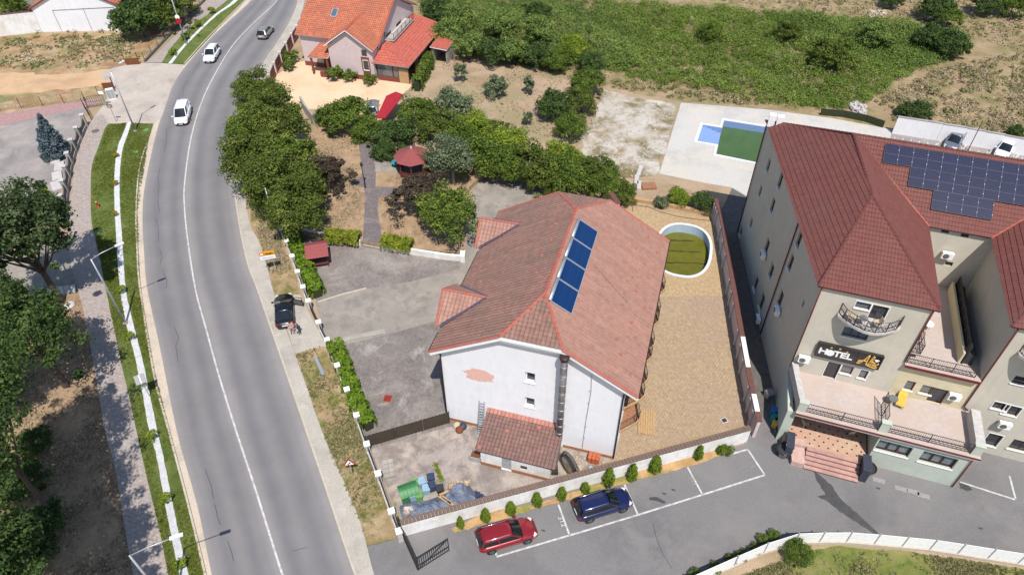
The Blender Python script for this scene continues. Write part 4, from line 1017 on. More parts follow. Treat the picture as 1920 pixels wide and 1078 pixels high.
# ================================================================ oval pool
op = thing('oval_pool', 'oval garden pool with white rim and murky olive water', 'pool', (oc.x, oc.y, 0))
lo = [(x-oc.x, y-oc.y) for x, y in oval]; mb = MB(); n = 40
for i in range(n):
    j = (i+1) % n; a, b = lo[i], lo[j]; mb.poly([(b[0], b[1], .02), (a[0], a[1], .02), (a[0], a[1], -2.0), (b[0], b[1], -2.0)][::-1])
mb.build('basin_wall', MATS['pool_blue'], op)
mb = MB(); mb.poly([(x, y, -1.98) for x, y in lo]); mb.build('basin_floor', MATS['pool_blue'], op)
mb = MB(); ribbon(mb, [(x*1.03, y*1.03) for x, y in lo], .3, -.02, .1, closed=True); mb.build('rim', MATS['pool_white'], op)
mb = MB(); mb.poly([(x*.998, y*.998, -1.05) for x, y in lo]); mb.build('water', MATS['algae_water'], op)
for k, (x0, x1, y) in enumerate(((-2.2, 1.9, 2.9), (-1.2, 2.2, 1.0), (-2.3, 2.4, -.9), (-2.0, 1.6, -2.9))):
    mb = MB(); rr = random.Random(k); mb.tube([(x0+(x1-x0)*i/12, y+rr.uniform(-.07, .07)-.02*i, -1.03) for i in range(13)], [.03+.05*rr.random() for i in range(13)], 6); a = mb.build('weed_line', MATS['hedge_core'], op)
mb = MB(); p0 = G(1240, 385)-Vector((oc.x, oc.y, 0))
t = thing('garden_hose', 'dark hose lying across the paving behind the oval pool', 'hose', G(1186, 396)); b0 = G(1186, 396)
mb = MB(); mb.tube([G(x, y, .03)-b0 for x, y in ((1186, 396), (1187, 384), (1215, 388), (1240, 398), (1270, 406), (1310, 412), (1340, 415))], .035, 6); mb.build('tube', MATS['rubber'], t, True)
# ================================================================ hotel pool
hq = G(1370, 265, 0); hpo = thing('swimming_pool', 'stepped-outline hotel pool with blue tile sides and green water', 'pool', hq)
lo = [(x-hq.x, y-hq.y) for x, y in hpool]; Aa = sum(a[0]*b[1]-b[0]*a[1] for a, b in zip(lo, lo[1:]+lo[:1]))
if Aa < 0: lo = lo[::-1]
mb = MB()
for a, b in zip(lo, lo[1:]+lo[:1]): mb.poly([(a[0], a[1], .04), (b[0], b[1], .04), (b[0], b[1], -1.6), (a[0], a[1], -1.6)][::-1])
mb.build('basin_wall', MATS['blue_tile'], hpo)
out = []
for i in range(len(lo)):
    p, q, r = [Vector(lo[(i+k) % len(lo)]) for k in (-1, 0, 1)]; n1, n2 = (q-p).normalized(), (r-q).normalized(); out.append(tuple(q+(Vector((n1.y, -n1.x))+Vector((n2.y, -n2.x)))*.24))
mb = MB(); ribbon(mb, out, .5, .0, .1, closed=True); mb.build('coping', MATS['pool_white'], hpo)
tri = tessellate_polygon([[Vector((x, y, 0)) for x, y in lo]])
for nm, z, mt in (('water', -.85, 'green_water'), ('basin_floor', -1.58, 'blue_tile')):
    mb = MB(); fs_ = []
    for t in tri:
        a, b, c = [Vector(lo[i]) for i in t]; fs_.append(t if (b-a).cross(c-a) > 0 else t[::-1])
    mb.add([(x, y, z) for x, y in lo], fs_); mb.build(nm, MATS[mt], hpo)
sp = [G(1308, 265, 0), G(1318, 235, 0), G(1354, 241, 0), G(1347, 272, 0)]; sp = [p-hq for p in sp]
for k in range(4):
    t = .25+k*.25; mb = MB(); q = [sp[0], sp[1], sp[1].lerp(sp[2], t), sp[0].lerp(sp[3], t)]; cq = sum(q, Vector())/4; q = [cq+(p-cq)*(.985-.004*k) for p in q]; mb.prism(q, -1.55, -.16-k*.17); mb.build('step', MATS['blue_tile'], hpo)
# ================================================================ hotel
TO, TH = (23.0, 38.3), -19.2
hotel = thing('hotel_building', 'beige rendered hotel with dark red hipped roofs, terraces and a black sign', 'hotel', (TO[0], TO[1], 0), math.radians(TH))
TE, WA = 13.9, 104.0           # eave height, direction of the skewed west wall
wd = (math.cos(math.radians(WA)), math.sin(math.radians(WA)))
BL = (wd[0]*23.2, wd[1]*23.2)
tl = lambda px, py, z: local(G(px, py, z), TO, TH)
ap = tl(1635, 366, 17.1); jn = tl(1600, 251, 17.7)
U1, U2, U3, V2 = 7.7, 13.0, 21.4, 10.2
mir = lambda p: Vector((U1+U2-p[0], p[1], p[2]))
eW = [(-.3, -.3), (BL[0]-.25, BL[1]+.3)]
ap2, jn2 = mir(ap), mir(jn); UR = U1+U2-(-.3)
tH = MATS['tile_hotel']; ed = MATS['red_pipe']
vy = V2-.3
def RS(n, pts): return roof_slope(n, pts, tH, hotel, .4, .045, .16, ed)
RS('roof_slope', [(eW[0][0], eW[0][1], TE), ap, jn, (eW[1][0], eW[1][1], TE)])
RS('roof_hip', [(eW[0][0], eW[0][1], TE), (U1+.3, -.3, TE), ap])
RS('roof_slope', [(U1+.3, -.3, TE), (U1+.3, vy, TE), jn, ap])
nr = (jn[1]+jn2[1])/2
RS('roof_slope', [(U1+.3, vy, TE), (U2-.5, vy, TE), (jn2[0], nr, 17.7), (jn[0], nr, 17.7)])
RS('roof_slope', [(U2-.5, vy, TE), (U2-.5, -.3, TE), ap2, jn2])
RS('roof_hip', [(U2-.5, -.3, TE), (UR, -.3, TE), ap2])
RS('roof_slope', [(UR, -.3, TE), (UR+5.7, BL[1]+.3, TE), jn2, ap2])
RS('roof_slope', [(eW[1][0], eW[1][1], TE), jn, jn2, (UR+5.7, BL[1]+.3, TE)])
for a, b in ((ap, jn), ((eW[0][0], eW[0][1], TE), ap), ((U1+.3, -.3, TE), ap), (jn, jn2), ((eW[1][0], eW[1][1], TE), jn), (ap2, jn2), ((U2-.5, -.3, TE), ap2), ((UR, -.3, TE), ap2)):
    ridge_caps('ridge_tile', a, b, MATS['ridge_hotel'], hotel, .11)
mb = MB()
for i in range(30): p = Vector(jn).lerp(Vector(jn2), i/29)+Vector((0, 0, .2)); mb.box(p, (.07, .07, .12))
for i in range(9): p = Vector((eW[1][0], eW[1][1], TE)).lerp(Vector(jn), i/9)+Vector((0, 0, .2)); mb.box(p, (.07, .07, .12))
mb.build('lightning_clip', MATS['white_plastic'], hotel)
for a, b in ((jn, (U1+.3, vy, TE)), (jn2, (U2-.5, vy, TE))):
    mb = MB(); mb.bar(Vector(a)+Vector((0, 0, .04)), Vector(b)+Vector((0, 0, .04)), .22, .03); mb.build('valley_flashing', MATS['ridge_red'], hotel)
for dx in (0, .75):
    mb = MB(); p = Vector((eW[1][0]+.5+dx, eW[1][1]-1.2-.1*dx, TE+.4)); mb.box((p.x, p.y, p.z+.4), (.6, .6, 1.2)); mb.build('chimney', MATS['white_trim'], hotel)
# --- walls
FW = Fr((0, 0), 0); FWW = Fr((BL[0], BL[1]), WA+180); FE = Fr((U2, 0), 0)
def tv(px, py, fr_off=(0, 0), ang=0):
    """pixel on a hotel wall plane -> (u,z)"""
    c, s = math.cos(math.radians(TH)), math.sin(math.radians(TH))
    o = (TO[0]+fr_off[0]*c-fr_off[1]*s, TO[1]+fr_off[0]*s+fr_off[1]*c); return GV(px, py, o, TH+ang)
def rct(tlp, brp, **k):
    a, b = tv(*tlp, **k), tv(*brp, **k); return (a[0], b[1], b[0], a[1])
T1, T2 = 4.3, 8.0
wops = [rct((1607, 564), (1629, 582)), rct((1631, 567), (1655, 603)), rct((1584, 612), (1624, 639)), rct((1554, 677), (1566, 708)), rct((1581, 684), (1595, 703)), rct((1615, 692), (1622, 711))]
wops[1] = (wops[0][2]+.12, wops[1][1], wops[1][2], wops[0][3]); wops[3] = (wops[3][0], T1+.02, wops[3][2], wops[3][3]); wops[0] = (wops[0][0], max(wops[0][1], wops[1][1]+.7), wops[0][2], wops[0][3])
B3 = wops[1][1]-.02            # floor of the curved balcony
mb = MB(); wall_cells(mb, FW, 0, U1, 0, TE, wops, .25)
wall_cells(mb, FWW, 0, 23.2, 0, TE, []) if False else None
wl = [(1440.7, 310, .8, 1.3), (1463, 339, .9, 1.5), (1425.4, 358.6, .7, 1.2), (1448.5, 385, .9, 1.5), (1408, 418.5, .7, 1.2), (1389, 434, .7, 1.2), (1438, 461.6, 1., 1.6), (1498.6, 447.7, .9, 1.6), (1482.5, 492, .9, 1.6), (1446, 508, 1., 1.6), (1417, 531.5, 1., 1.7), (1428, 566, 1.1, 2.), (1463, 560, 1., 1.7), (1506, 569, .4, .6)]
wwops = []
for x, y, w, h in wl:
    u, z = tv(x, y, fr_off=BL, ang=WA+180); wwops.append((u-w/2, z-h/2, u+w/2, z+h/2))
wwops = [o for o in wwops if o[0] > .2 and o[2] < 23 and o[1] > .2 and o[3] < TE-.1]
wall_cells(mb, FWW, 0, 23.2, 0, TE, wwops, .25)
wall_cells(mb, Fr((U1, 0), 90), 0, V2, 0, TE)
eops = [rct((1866, 752), (1886, 771), fr_off=(U2, 0)), rct((1889, 758), (1905, 781), fr_off=(U2, 0)), rct((1856, 811), (1866, 838), fr_off=(U2, 0)), rct((1902, 823), (1930, 850), fr_off=(U2, 0)), rct((1905, 704), (1925, 724), fr_off=(U2, 0))]
eops = [o for o in eops if o[2] > o[0] and o[3] > o[1]]
wall_cells(mb, FE, 0, 8.4, 0, TE, eops, .25)
wall_cells(mb, Fr((U2, V2), -90), 0, V2, 0, TE); wall_cells(mb, Fr((U3+5.5, BL[1]), 180), 0, U3+5.5-BL[0], 0, TE); wall_cells(mb, Fr((U3, 0), 76), 0, 23.6, 0, TE)
nops = [rct((1766, 430), (1778, 438), fr_off=(U1, V2)), rct((1803, 438), (1815, 446), fr_off=(U1, V2)), rct((1774, 490), (1784, 500), fr_off=(U1, V2))]
wall_cells(mb, Fr((U1, V2), 0), 0, U2-U1, T2, TE, [o for o in nops if o[0] > .05 and o[2] < U2-U1-.05], .2)
mb.build('wall', MATS['render_grey'], hotel)
SR = MATS['white_trim']; GD, GB = MATS['glass_dark'], MATS['glass_blue']; cw = MATS['curtain_white']
window(hotel, FW, wops[0], .2, None, GB, 1, True, .07, surround=SR); d = window(hotel, FW, wops[1], .2, None, GD, 1, False, .1, 'balcony_door', surround=SR)
window(hotel, FW, wops[2], .2, None, GB, 3, True, .07); window(hotel, FW, wops[3], .2, None, GD, 1, False, .12, 'terrace_door', surround=SR)
window(hotel, FW, wops[4], .2, None, MATS['glass_grey'], 1, True, .07); window(hotel, FW, wops[5], .2, None, MATS['glass_grey'], 1, True, .07, surround=SR)
for o in wwops: window(hotel, FWW, o, .22, None, GD, 1, o[3]-o[1] > 1, .07)
for i, o in enumerate(eops): window(hotel, FE, o, .2, None, GD, 2 if i in (0, 3) else 1, True, .07, surround=SR if i < 3 else None)
for o in nops:
    if o[0] > .05 and o[2] < U2-U1-.05: window(hotel, Fr((U1, V2), 0), o, .18, None, GD, 1, False, .06)
# middle block with the two roof terraces
mops = [rct((1702, 713), (1709, 733)), rct((1731, 721), (1745, 741)), rct((1751, 726), (1763, 759))]
mops[2] = (mops[2][0], T1+.02, mops[2][2], mops[2][3])
mb = MB(); wall_cells(mb, FW, U1+.004, U2-.004, 0, T2-.25, mops, .25); mb.build('middle_wall', MATS['render_cream'], hotel)
window(hotel, FW, mops[0], .2, None, MATS['glass_grey'], 1, True, .06); window(hotel, FW, mops[1], .2, None, MATS['glass_grey'], 1, True, .06); window(hotel, FW, mops[2], .2, None, GD, 1, False, .1, 'terrace_door')
mb = MB(); mb.box2((U1+.004, -.3, T2-.25), (U2-.004, V2-.004, T2)); mb.build('upper_terrace', MATS['tile_stone'], hotel)
mb = MB(); mb.bar((U1+.02, -.36, T2-.08), (U2-.02, -.36, T2-.08), .13, .16); mb.build('gutter', MATS['red_pipe'], hotel)
railing('railing', [(U1+.1, 0, T2), (U2-.45, 0, T2)], 1.0, MATS['iron'], hotel, 1.5)
mb = MB(); mb.box2((U2-1.5, 1.2, T2), (U2-1.35, V2-.6, T2+1.15)); mb.build('gallery_wall', MATS['render_cream'], hotel)
railing('railing', [(U2-1.2, 1.25, T2), (U2-1.2, V2-.8, T2)], 1.9, MATS['black_metal'], hotel, 1.2, True, .06, .12)
mb = MB(); mb.box2((U2-1.15, 1.3, T2), (U2-.5, V2-.8, T2+1.0)); mb.build('gallery_dark_band', MATS['black_plastic'], hotel)  # solid black box added to stand in for the dark band along the gallery railing
railing('balcony_railing', [(U1+.02, .6, T2+.6), (U1+.9, .6, T2+.6), (U1+.9, 2.6, T2+.6), (U1+.02, 2.6, T2+.6)], 1.0, MATS['iron'], hotel, 1)
mb = MB(); mb.box2((U1+.004, .55, T2+.45), (U1+.95, 2.65, T2+.6)); mb.build('balcony', MATS['tile_stone'], hotel)
# first terrace over the ground floor
TF = -4.25; UA, UB = .9, 13.9
mb = MB(); mb.box2((UA-.1, TF-.25, T1-.35), (UB+.1, -.004, T1)); mb.build('terrace_floor', MATS['tile_stone'], hotel)
mb = MB(); mb.bar((UA-.1, TF-.29, T1-.06), (UB+.1, TF-.29, T1-.06), .07, .08); mb.build('gutter', MATS['red_pipe'], hotel)
mb = MB(); mb.prism([(UA-.1, TF+.3), (UA+.35, TF+.3), (.5, -.05), (0.0, -.05)], T1, T1+1.0); mb.build('parapet', MATS['stone_white'], hotel)
mb = MB(); mb.box2((UB-.55, TF+.3, T1), (UB+.1, -.6, T1+1.0)); mb.build('parapet', MATS['stone_white'], hotel)
for u in (UA+.25, 7.15, UB-.3): mb = MB(); mb.box2((u-.32, TF-.05, T1), (u+.32, TF+.32, T1+1.05)); mb.box2((u-.36, TF-.09, T1+1.05), (u+.36, TF+.36, T1+1.12)); mb.build('parapet_pier', MATS['render_green'], hotel)
railing('railing', [(UA+.6, TF+.1, T1), (6.82, TF+.1, T1)], 1.0, MATS['iron'], hotel, 2.6); railing('railing', [(7.48, TF+.1, T1), (UB-.62, TF+.1, T1)], 1.0, MATS['iron'], hotel, 2.6)
railing('divider_railing', [(7.15, TF+.36, T1), (7.15, -1.6, T1)], 1.7, MATS['iron'], hotel, 1.4)
# ground floor front
gops = [rct((1650, 824), (1701, 858), fr_off=(0, TF)), rct((1733, 845), (1784, 880), fr_off=(0, TF))]
FG = Fr((0, TF), 0); mb = MB(); wall_cells(mb, FG, 7.2, 13.6, 0, T1-.35, gops, .3); wall_cells(mb, Fr((7.2, 0), -90), 0, -TF, 0, T1-.35); wall_cells(mb, Fr((13.6, TF), 90), 0, -TF, 0, T1-.35)
mb.build('ground_floor_wall', MATS['render_green'], hotel)
for o in gops: window(hotel, FG, o, .25, None, MATS['glass_clear'], 3, True, .09, curtain=cw)
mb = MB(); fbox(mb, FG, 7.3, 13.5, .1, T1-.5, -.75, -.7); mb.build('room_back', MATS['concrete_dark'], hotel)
mb = MB(); wall_cells(mb, Fr((UA, -.01), -90-9), 0, 4.15, 0, T1-.35); wall_cells(mb, Fr((UA+.2-.9, TF+.2), 0), .25, .75, 0, T1-.36); mb.prism([(UA-.65, TF+.1), (UA-.25, TF+.1), (.35, -.02), (.0, -.02)], 0, T1-.36)
mb.build('porch_wall', MATS['render_green'], hotel)
# entrance steps
mb = MB(); mb.box2((UA-.2, -4.75, 0), (7.1, -.02, .9)); mb.build('porch_floor', MATS['porch_tile'], hotel)
for i in range(8):
    for j in range(9):
        mb = MB(); x, y = 1.3+i*.72+(.36 if j % 2 else 0), -4.4+j*.5
        if x < 6.9: mb.box((x, y, .903), (.13, .13, .012), math.radians(45)); mb.build('floor_inset', MATS['black_gloss'], hotel)
for k in range(5):
    mb = MB(); z = .9-k*.18; mb.box2((2.55, -4.75-(k+1)*.32, 0 if k == 4 else z-.36), (6.65, -4.75-k*.32 if k else -4.7, z-.02-.0 if k else .905)); mb.build('step', MATS['granite_pink'], hotel)
    mb = MB(); mb.box2((2.56, -4.75-(k+1)*.32-.015, z-.14), (6.64, -4.75-(k+1)*.32-.002, z-.08)); mb.build('step_strip', MATS['black_gloss'], hotel)
mb = MB(); mb.prism([(1.55, -6.3), (2.5, -6.3), (2.5, -4.6), (1.3, -4.6)], 0, .55); mb.prism([(1.3, -4.78), (2.5, -4.78), (2.5, -4.2), (1.1, -4.2)], .55, .93); mb.build('step_cheek', MATS['granite_pale'], hotel)
for (u, v, s) in ((1.15, -5.3, 1), (6.95, -5.6, 1)):
    mb = MB(); mb.box((u, v+.25, .75), (.55, 1.5, 1.5)); mb.box((u, v+.25, 1.54), (.62, 1.6, .08)); mb.build('step_pier', MATS['slate_cap'], hotel)
# sign
FS = Fr((0, 0), 0); s0 = tv(1536, 638); s1 = tv(1527, 662); s2 = tv(1657, 665); s3 = tv(1647, 689)
su0, su1, sz1, sz0 = (s0[0]+s1[0])/2, (s2[0]+s3[0])/2, (s0[1]+s2[1])/2, (s1[1]+s3[1])/2
sg = thing('hotel_sign', 'black signboard reading HOTEL with gold script and stars above the terrace', 'sign', hotel.matrix_basis @ Vector((su0, -.02, sz0)), math.radians(TH))
SWd, SHt = su1-su0, sz1-sz0
mb = MB(); mb.box2((0, -.22, 0), (SWd, 0, SHt)); mb.build('board', MATS['black_gloss'], sg)
mb = MB()
for a, b in (((0, 0), (SWd, 0)), ((0, SHt), (SWd, SHt)), ((0, 0), (0, SHt)), ((SWd, 0), (SWd, SHt)), ((SWd*.63, 0), (SWd*.63, SHt))): mb.bar((a[0], -.23, a[1]), (b[0], -.23, b[1]), .05, .05)
mb.build('frame', MATS['iron'], sg)
R90 = (math.radians(90), 0, 0); fs_ = SHt*.56
for i, ch in enumerate('HTEL'):
    x = SWd*(.105, .325, .42, .515)[i]; text_mesh('letter', ch, fs_, MATS['white_plastic'], sg, (x, -.235, SHt*.44), R90, .02, sx=1.15, bold=.02)
mb = MB(); mb.tube([(SWd*.215, -.23, SHt*.44), (SWd*.215, -.26, SHt*.44)], fs_*.38, 20); mb.build('letter', MATS['white_plastic'], sg)
def star(x, z, r):
    mb = MB(); pts = [(x+math.sin(k*math.pi/5)*(r if k % 2 == 0 else r*.42), -.25, z+math.cos(k*math.pi/5)*(r if k % 2 == 0 else r*.42)) for k in range(10)]
    for k in range(10): mb.poly([(x, -.255, z), pts[k], pts[(k+1) % 10]][::-1])
    mb.build('star', MATS['gold'], sg)
star(SWd*.205, SHt*.83, .14); star(SWd*.335, SHt*.88, .14); star(SWd*.455, SHt*.76, .14)
def stroke(pts, r=.052):
    mb = MB(); mb.tube(catmull([(SWd*(.66+x*.31), -.25, SHt*(.08+z*.85)) for x, z in pts], .08), r, 6); mb.build('script_stroke', MATS['gold'], sg, True)
stroke([(.1, .36), (.0, .28), (-.02, .16), (.07, .13), (.2, .36), (.33, .72), (.42, .95), (.41, .6), (.42, .2), (.46, .12)], .06)
stroke([(.1, .36), (.25, .44), (.4, .42)], .045)
stroke([(.46, .12), (.55, .3), (.66, .72), (.68, .92), (.61, .9), (.56, .5), (.55, .2), (.6, .13)])
stroke([(.6, .13), (.72, .3), (.72, .48), (.66, .46), (.65, .2), (.71, .12), (.8, .25)])
stroke([(.78, .46), (.84, .3), (.9, .12), (.99, .06)]); stroke([(.99, .44), (.9, .26), (.8, .12)])
stroke([(.42, .12), (.7, .02), (.95, -.02)], .04)
mb = MB(); x, z = SWd*.925, SHt*.66; mb.poly([(x-.2, -.25, z), (x, -.25, z-.22), (x+.2, -.25, z), (x+.1, -.25, z+.1), (x-.1, -.25, z+.1)][::1]); mb.build('diamond', MATS['white_plastic'], sg)
# curved balcony on the west wing and its twin on the east wing
def curved(u0, w, zf, fr, nm='curved_balcony'):
    pts = [(u0+w*i/12, -(.35+1.15*math.sin(math.pi*i/12))) for i in range(13)]
    mb = MB(); mb.prism([(u0, -.01)]+pts+[(u0+w, -.01)], zf-.22, zf); s = mb.build(nm, MATS['stone_white'], hotel)
    railing('railing', [(u0+.06, -.02, zf)]+[(p[0], p[1]+.06, zf) for p in pts[1:-1:2]]+[(u0+w-.06, -.02, zf)], 1.0, MATS['iron'], s, 1.2, True, .028, .14)
cb0 = wops[0][0]-.9; curved(cb0, 4.4, B3, FW); curved(U2+1.0, 4.4, B3-.0, FE)
# downpipes
for pts in (((.02, -.1, TE-.3), (.02, -.1, T1+.4)), ((U1-.05, -.1, TE-.3), (U1-.05, -.1, T2+.1)), ((U2+.1, -.1, TE-.3), (U2+.1, -.1, T1+.5), (U2+.5, -.12, T1+.2)), ((13.66, TF-.08, T1-.3), (13.66, TF-.08, .1))): pipe('downpipe', pts, .055, MATS['red_pipe'], hotel)
wp = FWW.pt(15.4, TE-.3, .1); pipe('downpipe', [wp, FWW.pt(15.4, .2, .1)], .06, MATS['red_pipe'], hotel)
wp = FWW.pt(.1, TE-.3, .1); pipe('downpipe', [wp, FWW.pt(.1, .2, .1)], .06, MATS['red_pipe'], hotel)
# --- air conditioners
def aircon(label, fr, u, z, par_m=None):
    w = hotel.matrix_basis @ fr.pt(u, z, .02); t = thing('air_conditioner', label, 'air conditioner', w, math.radians(TH)+fr.a, 'outdoor air conditioner units on the hotel walls')
    mb = MB(); mb.box((0, -.28, .3), (.85, .34, .6)); mb.build('case', MATS['white_plastic'], t)
    mb = MB(); mb.lathe((0, 0, 0), [(.24, 0), (.24, .02), (.05, .03)], 14); o = mb.build('fan_grille', MATS['concrete_dark'], t, loc=(-.12, -.451, .3), rot=(math.radians(90), 0, 0))
    mb = MB(); mb.bar((-.3, 0, -.02), (-.3, -.45, -.02), .04); mb.bar((.3, 0, -.02), (.3, -.45, -.02), .04); mb.build('bracket', MATS['iron'], t)
u, z = tv(1503, 672); aircon('white air conditioner unit beside the black hotel sign', FW, max(u, .75), z)
u, z = tv(1803, 740); aircon('white air conditioner unit right of the terrace door on the cream wall', FW, min(u, U2-1), z-.4)
u, z = tv(1884, 790, fr_off=(U2, 0)); aircon('white air conditioner unit under the right wing window above the parapet', FE, u, z-.4)
fN = Fr((U1, V2), 0); u, z = tv(1773, 480, fr_off=(U1, V2)); aircon('white air conditioner unit on the sunlit courtyard back wall', fN, max(u, .9), z)
for k, (x, y) in enumerate(((1436, 478), (1463, 583), (1427, 598))):
    u, z = tv(x, y, fr_off=BL, ang=WA+180); aircon('air conditioner unit on the shaded side wall, %s' % ('highest of the three', 'middle of the three, nearest the pipe', 'lowest of the three')[k], FWW, u, z-.3)
# --- photovoltaic panels on the north wing
S0, S1 = Vector((U1+.3, vy, TE)), Vector((jn[0], nr, 17.7)); sv = Vector((0, nr-vy, 17.7-TE)); SLn = sv.length; sv.normalize(); nn = Vector((0, -sv.z, sv.y))
def onN(u, s, d=.16): return Vector((u, vy, TE))+sv*s+nn*d
def sN(px, py):
    d = RM @ np.array([(px-PX)/FPX, (py-PY)/FPX, 1.0]); c = local((0, 0, CAMH), TO, TH); e = local((d[0], d[1], d[2]+0), (0, 0), TH); e.z = d[2]; c.z = CAMH
    n = Vector((0, -sv.z, sv.y)); t = (S0-c).dot(n)/e.dot(n); p = c+e*t; return p.x, (p-Vector((p.x, vy, TE))).dot(sv)
rows = []
for (a, b, cnt) in (((1658, 272), (1655, 305), 16), ((1706, 317), (1701, 349), 16), ((1748, 359), (1745, 393), 4)):
    pa, pb = sN(*a), sN(*b); rows.append((pa, pb, cnt))
pw = (sN(1859, 412)[0]-sN(1745, 393)[0])/4
for r, (pa, pb, cnt) in enumerate(rows):
    u0 = (pa[0]+pb[0])/2; hh = pa[1]-pb[1]+.12
    for k in range(cnt):
        ua = u0+k*pw; 
        if ua > 18.5: continue
        P = [onN(ua+.008, pb[1]-.06), onN(ua+pw-.008, pb[1]-.06), onN(ua+pw-.008, pb[1]-.06+hh), onN(ua+.008, pb[1]-.06+hh)]
        mb = MB()
        for a, b in zip(P, P[1:]+P[:1]): mb.bar(a+nn*.002, b+nn*.002, .016, .05, up=nn)
        m1, m2 = P[0].lerp(P[3], .5), P[1].lerp(P[2], .5); mb.bar(m1+nn*.006, m2+nn*.006, .02, .012, up=nn); t = mb.build('solar_panel', MATS['panel_frame'], hotel)
        mb = MB(); mb.poly(P, 0, [(0, 0), (1.08, 0), (1.08, 1.8), (0, 1.8)]); mb.poly([q-nn*.035 for q in P][::-1], 0, [(0, 0)]*4); mb.build('cells', MATS['pv_cells'], t)
        for f_ in (.25, .75): mb = MB(); mb.box(P[1].lerp(P[2], f_)+nn*.02, (.05, .05, .05)); mb.build('clamp', MATS['white_plastic'], t)
# --- furniture on the terraces
def on_t(px, py, z): return G(px, py, z)
lg = on_t(1688, 752, T1); lo_ = thing('sun_lounger', 'yellow sun lounger standing on the hotel terrace', 'lounger', (lg.x, lg.y, T1), math.radians(TH+76))
mb = MB(); mb.box((-.25, 0, .38), (1.25, .62, .09)); mb.build('cushion', MATS['yellow_cloth'], lo_); mb = MB(); mb.bar((.37, 0, .38), (.85, 0, .72), .62, .09); mb.build('backrest', MATS['yellow_cloth'], lo_)
for x in (-.8, .35):
    for y in (-.26, .26): mb = MB(); mb.bar((x, y, 0), (x, y, .34), .04); mb.build('leg', MATS['steel'], lo_)
mb = MB(); mb.bar((-.88, .3, .33), (.4, .3, .33), .04); mb.bar((-.88, -.3, .33), (.4, -.3, .33), .04); mb.bar((-.88, -.3, .33), (-.88, .3, .33), .04); mb.build('frame', MATS['steel'], lo_)
def table(label, loc, r=.38, mat='glass_grey', group=None):
    t = thing('round_table', label, 'table', loc, 0, group)
    mb = MB(); mb.lathe((0, 0, .7), [(.02, 0), (r, 0), (r, .025), (.02, .026)], 20); mb.build('table_top', MATS[mat], t)
    for k in range(3): a = k*2.1; mb = MB(); mb.tube([(0.05*math.cos(a), .05*math.sin(a), .7), (r*.8*math.cos(a), r*.8*math.sin(a), 0)], .015, 6); mb.build('leg', MATS['steel'], t)
    return t
def chair(label, loc, rz, frame='steel', seat='cloth_beige', group=None):
    t = thing('chair', label, 'chair', loc, rz, group)
    mb = MB(); mb.box((0, 0, .45), (.46, .46, .05)); mb.build('seat', MATS[seat], t)
    mb = MB(); mb.bar((0, .22, .5), (0, .32, .92), .44, .04, up=(0, 1, .2)); mb.build('backrest', MATS[seat], t)
    for x in (-.21, .21):
        for y in (-.21, .21): mb = MB(); mb.bar((x, y, 0), (x, y, .43), .035); mb.build('leg', MATS[frame], t)
        mb = MB(); mb.bar((x, -.21, .66), (x, .25, .66), .04, .03); mb.bar((x, -.21, .45), (x, -.21, .66), .03); mb.build('armrest', MATS[frame], t)
    return t
table('small round glass table beside the yellow lounger', on_t(1669, 757, T1))
bz = B3+.005; q = lambda u, v: hotel.matrix_basis @ Vector((u, v, bz))
table('small glass table on the curved balcony', q(cb0+1.6, -.85), .32); chair('beige chair left of the glass table on the curved balcony', q(cb0+.9, -.75), math.radians(TH+60)); chair('beige chair right of the glass table on the curved balcony', q(cb0+2.6, -.8), math.radians(TH-70))
chair('cream chair by the railing on the upper hotel terrace', on_t(1722, 634, T2), math.radians(TH+40), 'iron'); table('pale table under the little side balcony on the upper terrace', on_t(1735, 618, T2), .4, 'white_plastic')
pz = .91; chair('metal chair left of the entrance on the hotel porch', on_t(1507, 798, pz), math.radians(TH+120)); chair('metal chair nearest the steps at the right of the hotel porch', on_t(1592, 815, pz), math.radians(TH+200)); chair('metal chair against the wall at the right of the hotel porch', on_t(1581, 806, pz), math.radians(TH+160))
# big black round planters
for k, (x, y) in enumerate(((1466, 852), (1622, 886))):
    p = G(x, y); t = thing('round_planter', ('big round black planter at the left end of the entrance steps', 'big round black planter at the right end of the entrance steps')[k], 'planter', p)
    mb = MB(); mb.lathe((0, 0, 0), [(.42, 0), (.62, .75), (.66, .78), (.66, .84), (.58, .85), (.56, .74), (.05, .73)], 22); mb.build('pot', MATS['black_gloss'], t, True)
    mb = MB(); mb.lathe((0, 0, .74), [(.02, 0), (.555, 0), (.5, .03), (.02, .05)], 18); mb.build('soil', MATS['black_plastic'], t)
# ================================================================ pink house
PO_ = G(625, 142); PO, PH = (PO_.x, PO_.y), -16.1
ph = thing('pink_house', 'pale pink house with orange tile roof and red annex beside the road bend', 'house', (PO[0], PO[1], 0), math.radians(PH))
tO, eT = MATS['tile_orange'], MATS['white_trim']
def PR(n, p, m=None, c=.36): return roof_slope(n, p, m or tO, ph, c, .05, .14, eT)
# main block u -5.6..7.2, v 2..16 ; front gable u 0..6.9 v 0
ML, MR, MV0, MV1, ME, MRZ, MRV = -6.1, 7.4, 1.5, 16.6, 5.0, 9.3, 9.0
GA, GRZ, GC = 4.95, 7.55, 3.45
jv = MV0+(GRZ-ME)/(MRZ-ME)*(MRV-MV0)
PR('roof_slope', [(ML, MV0, ME), (-.5, MV0, ME), (GC, jv, GRZ), (MR, MV0, ME), (MR, MRV, MRZ), (ML, MRV, MRZ)][:0] or [(ML, MV0, ME), (MR, MV0, ME), (MR, MRV, MRZ), (ML, MRV, MRZ)])
PR('roof_slope', [(MR, MV1, ME), (ML, MV1, ME), (ML, MRV, MRZ), (MR, MRV, MRZ)])
PR('gable_roof', [(GC, -.5, GRZ), (-.45, -.5, GA-.1), (-.45, MV0+.2, GA+.02), (GC, jv+.1, GRZ+.03)])
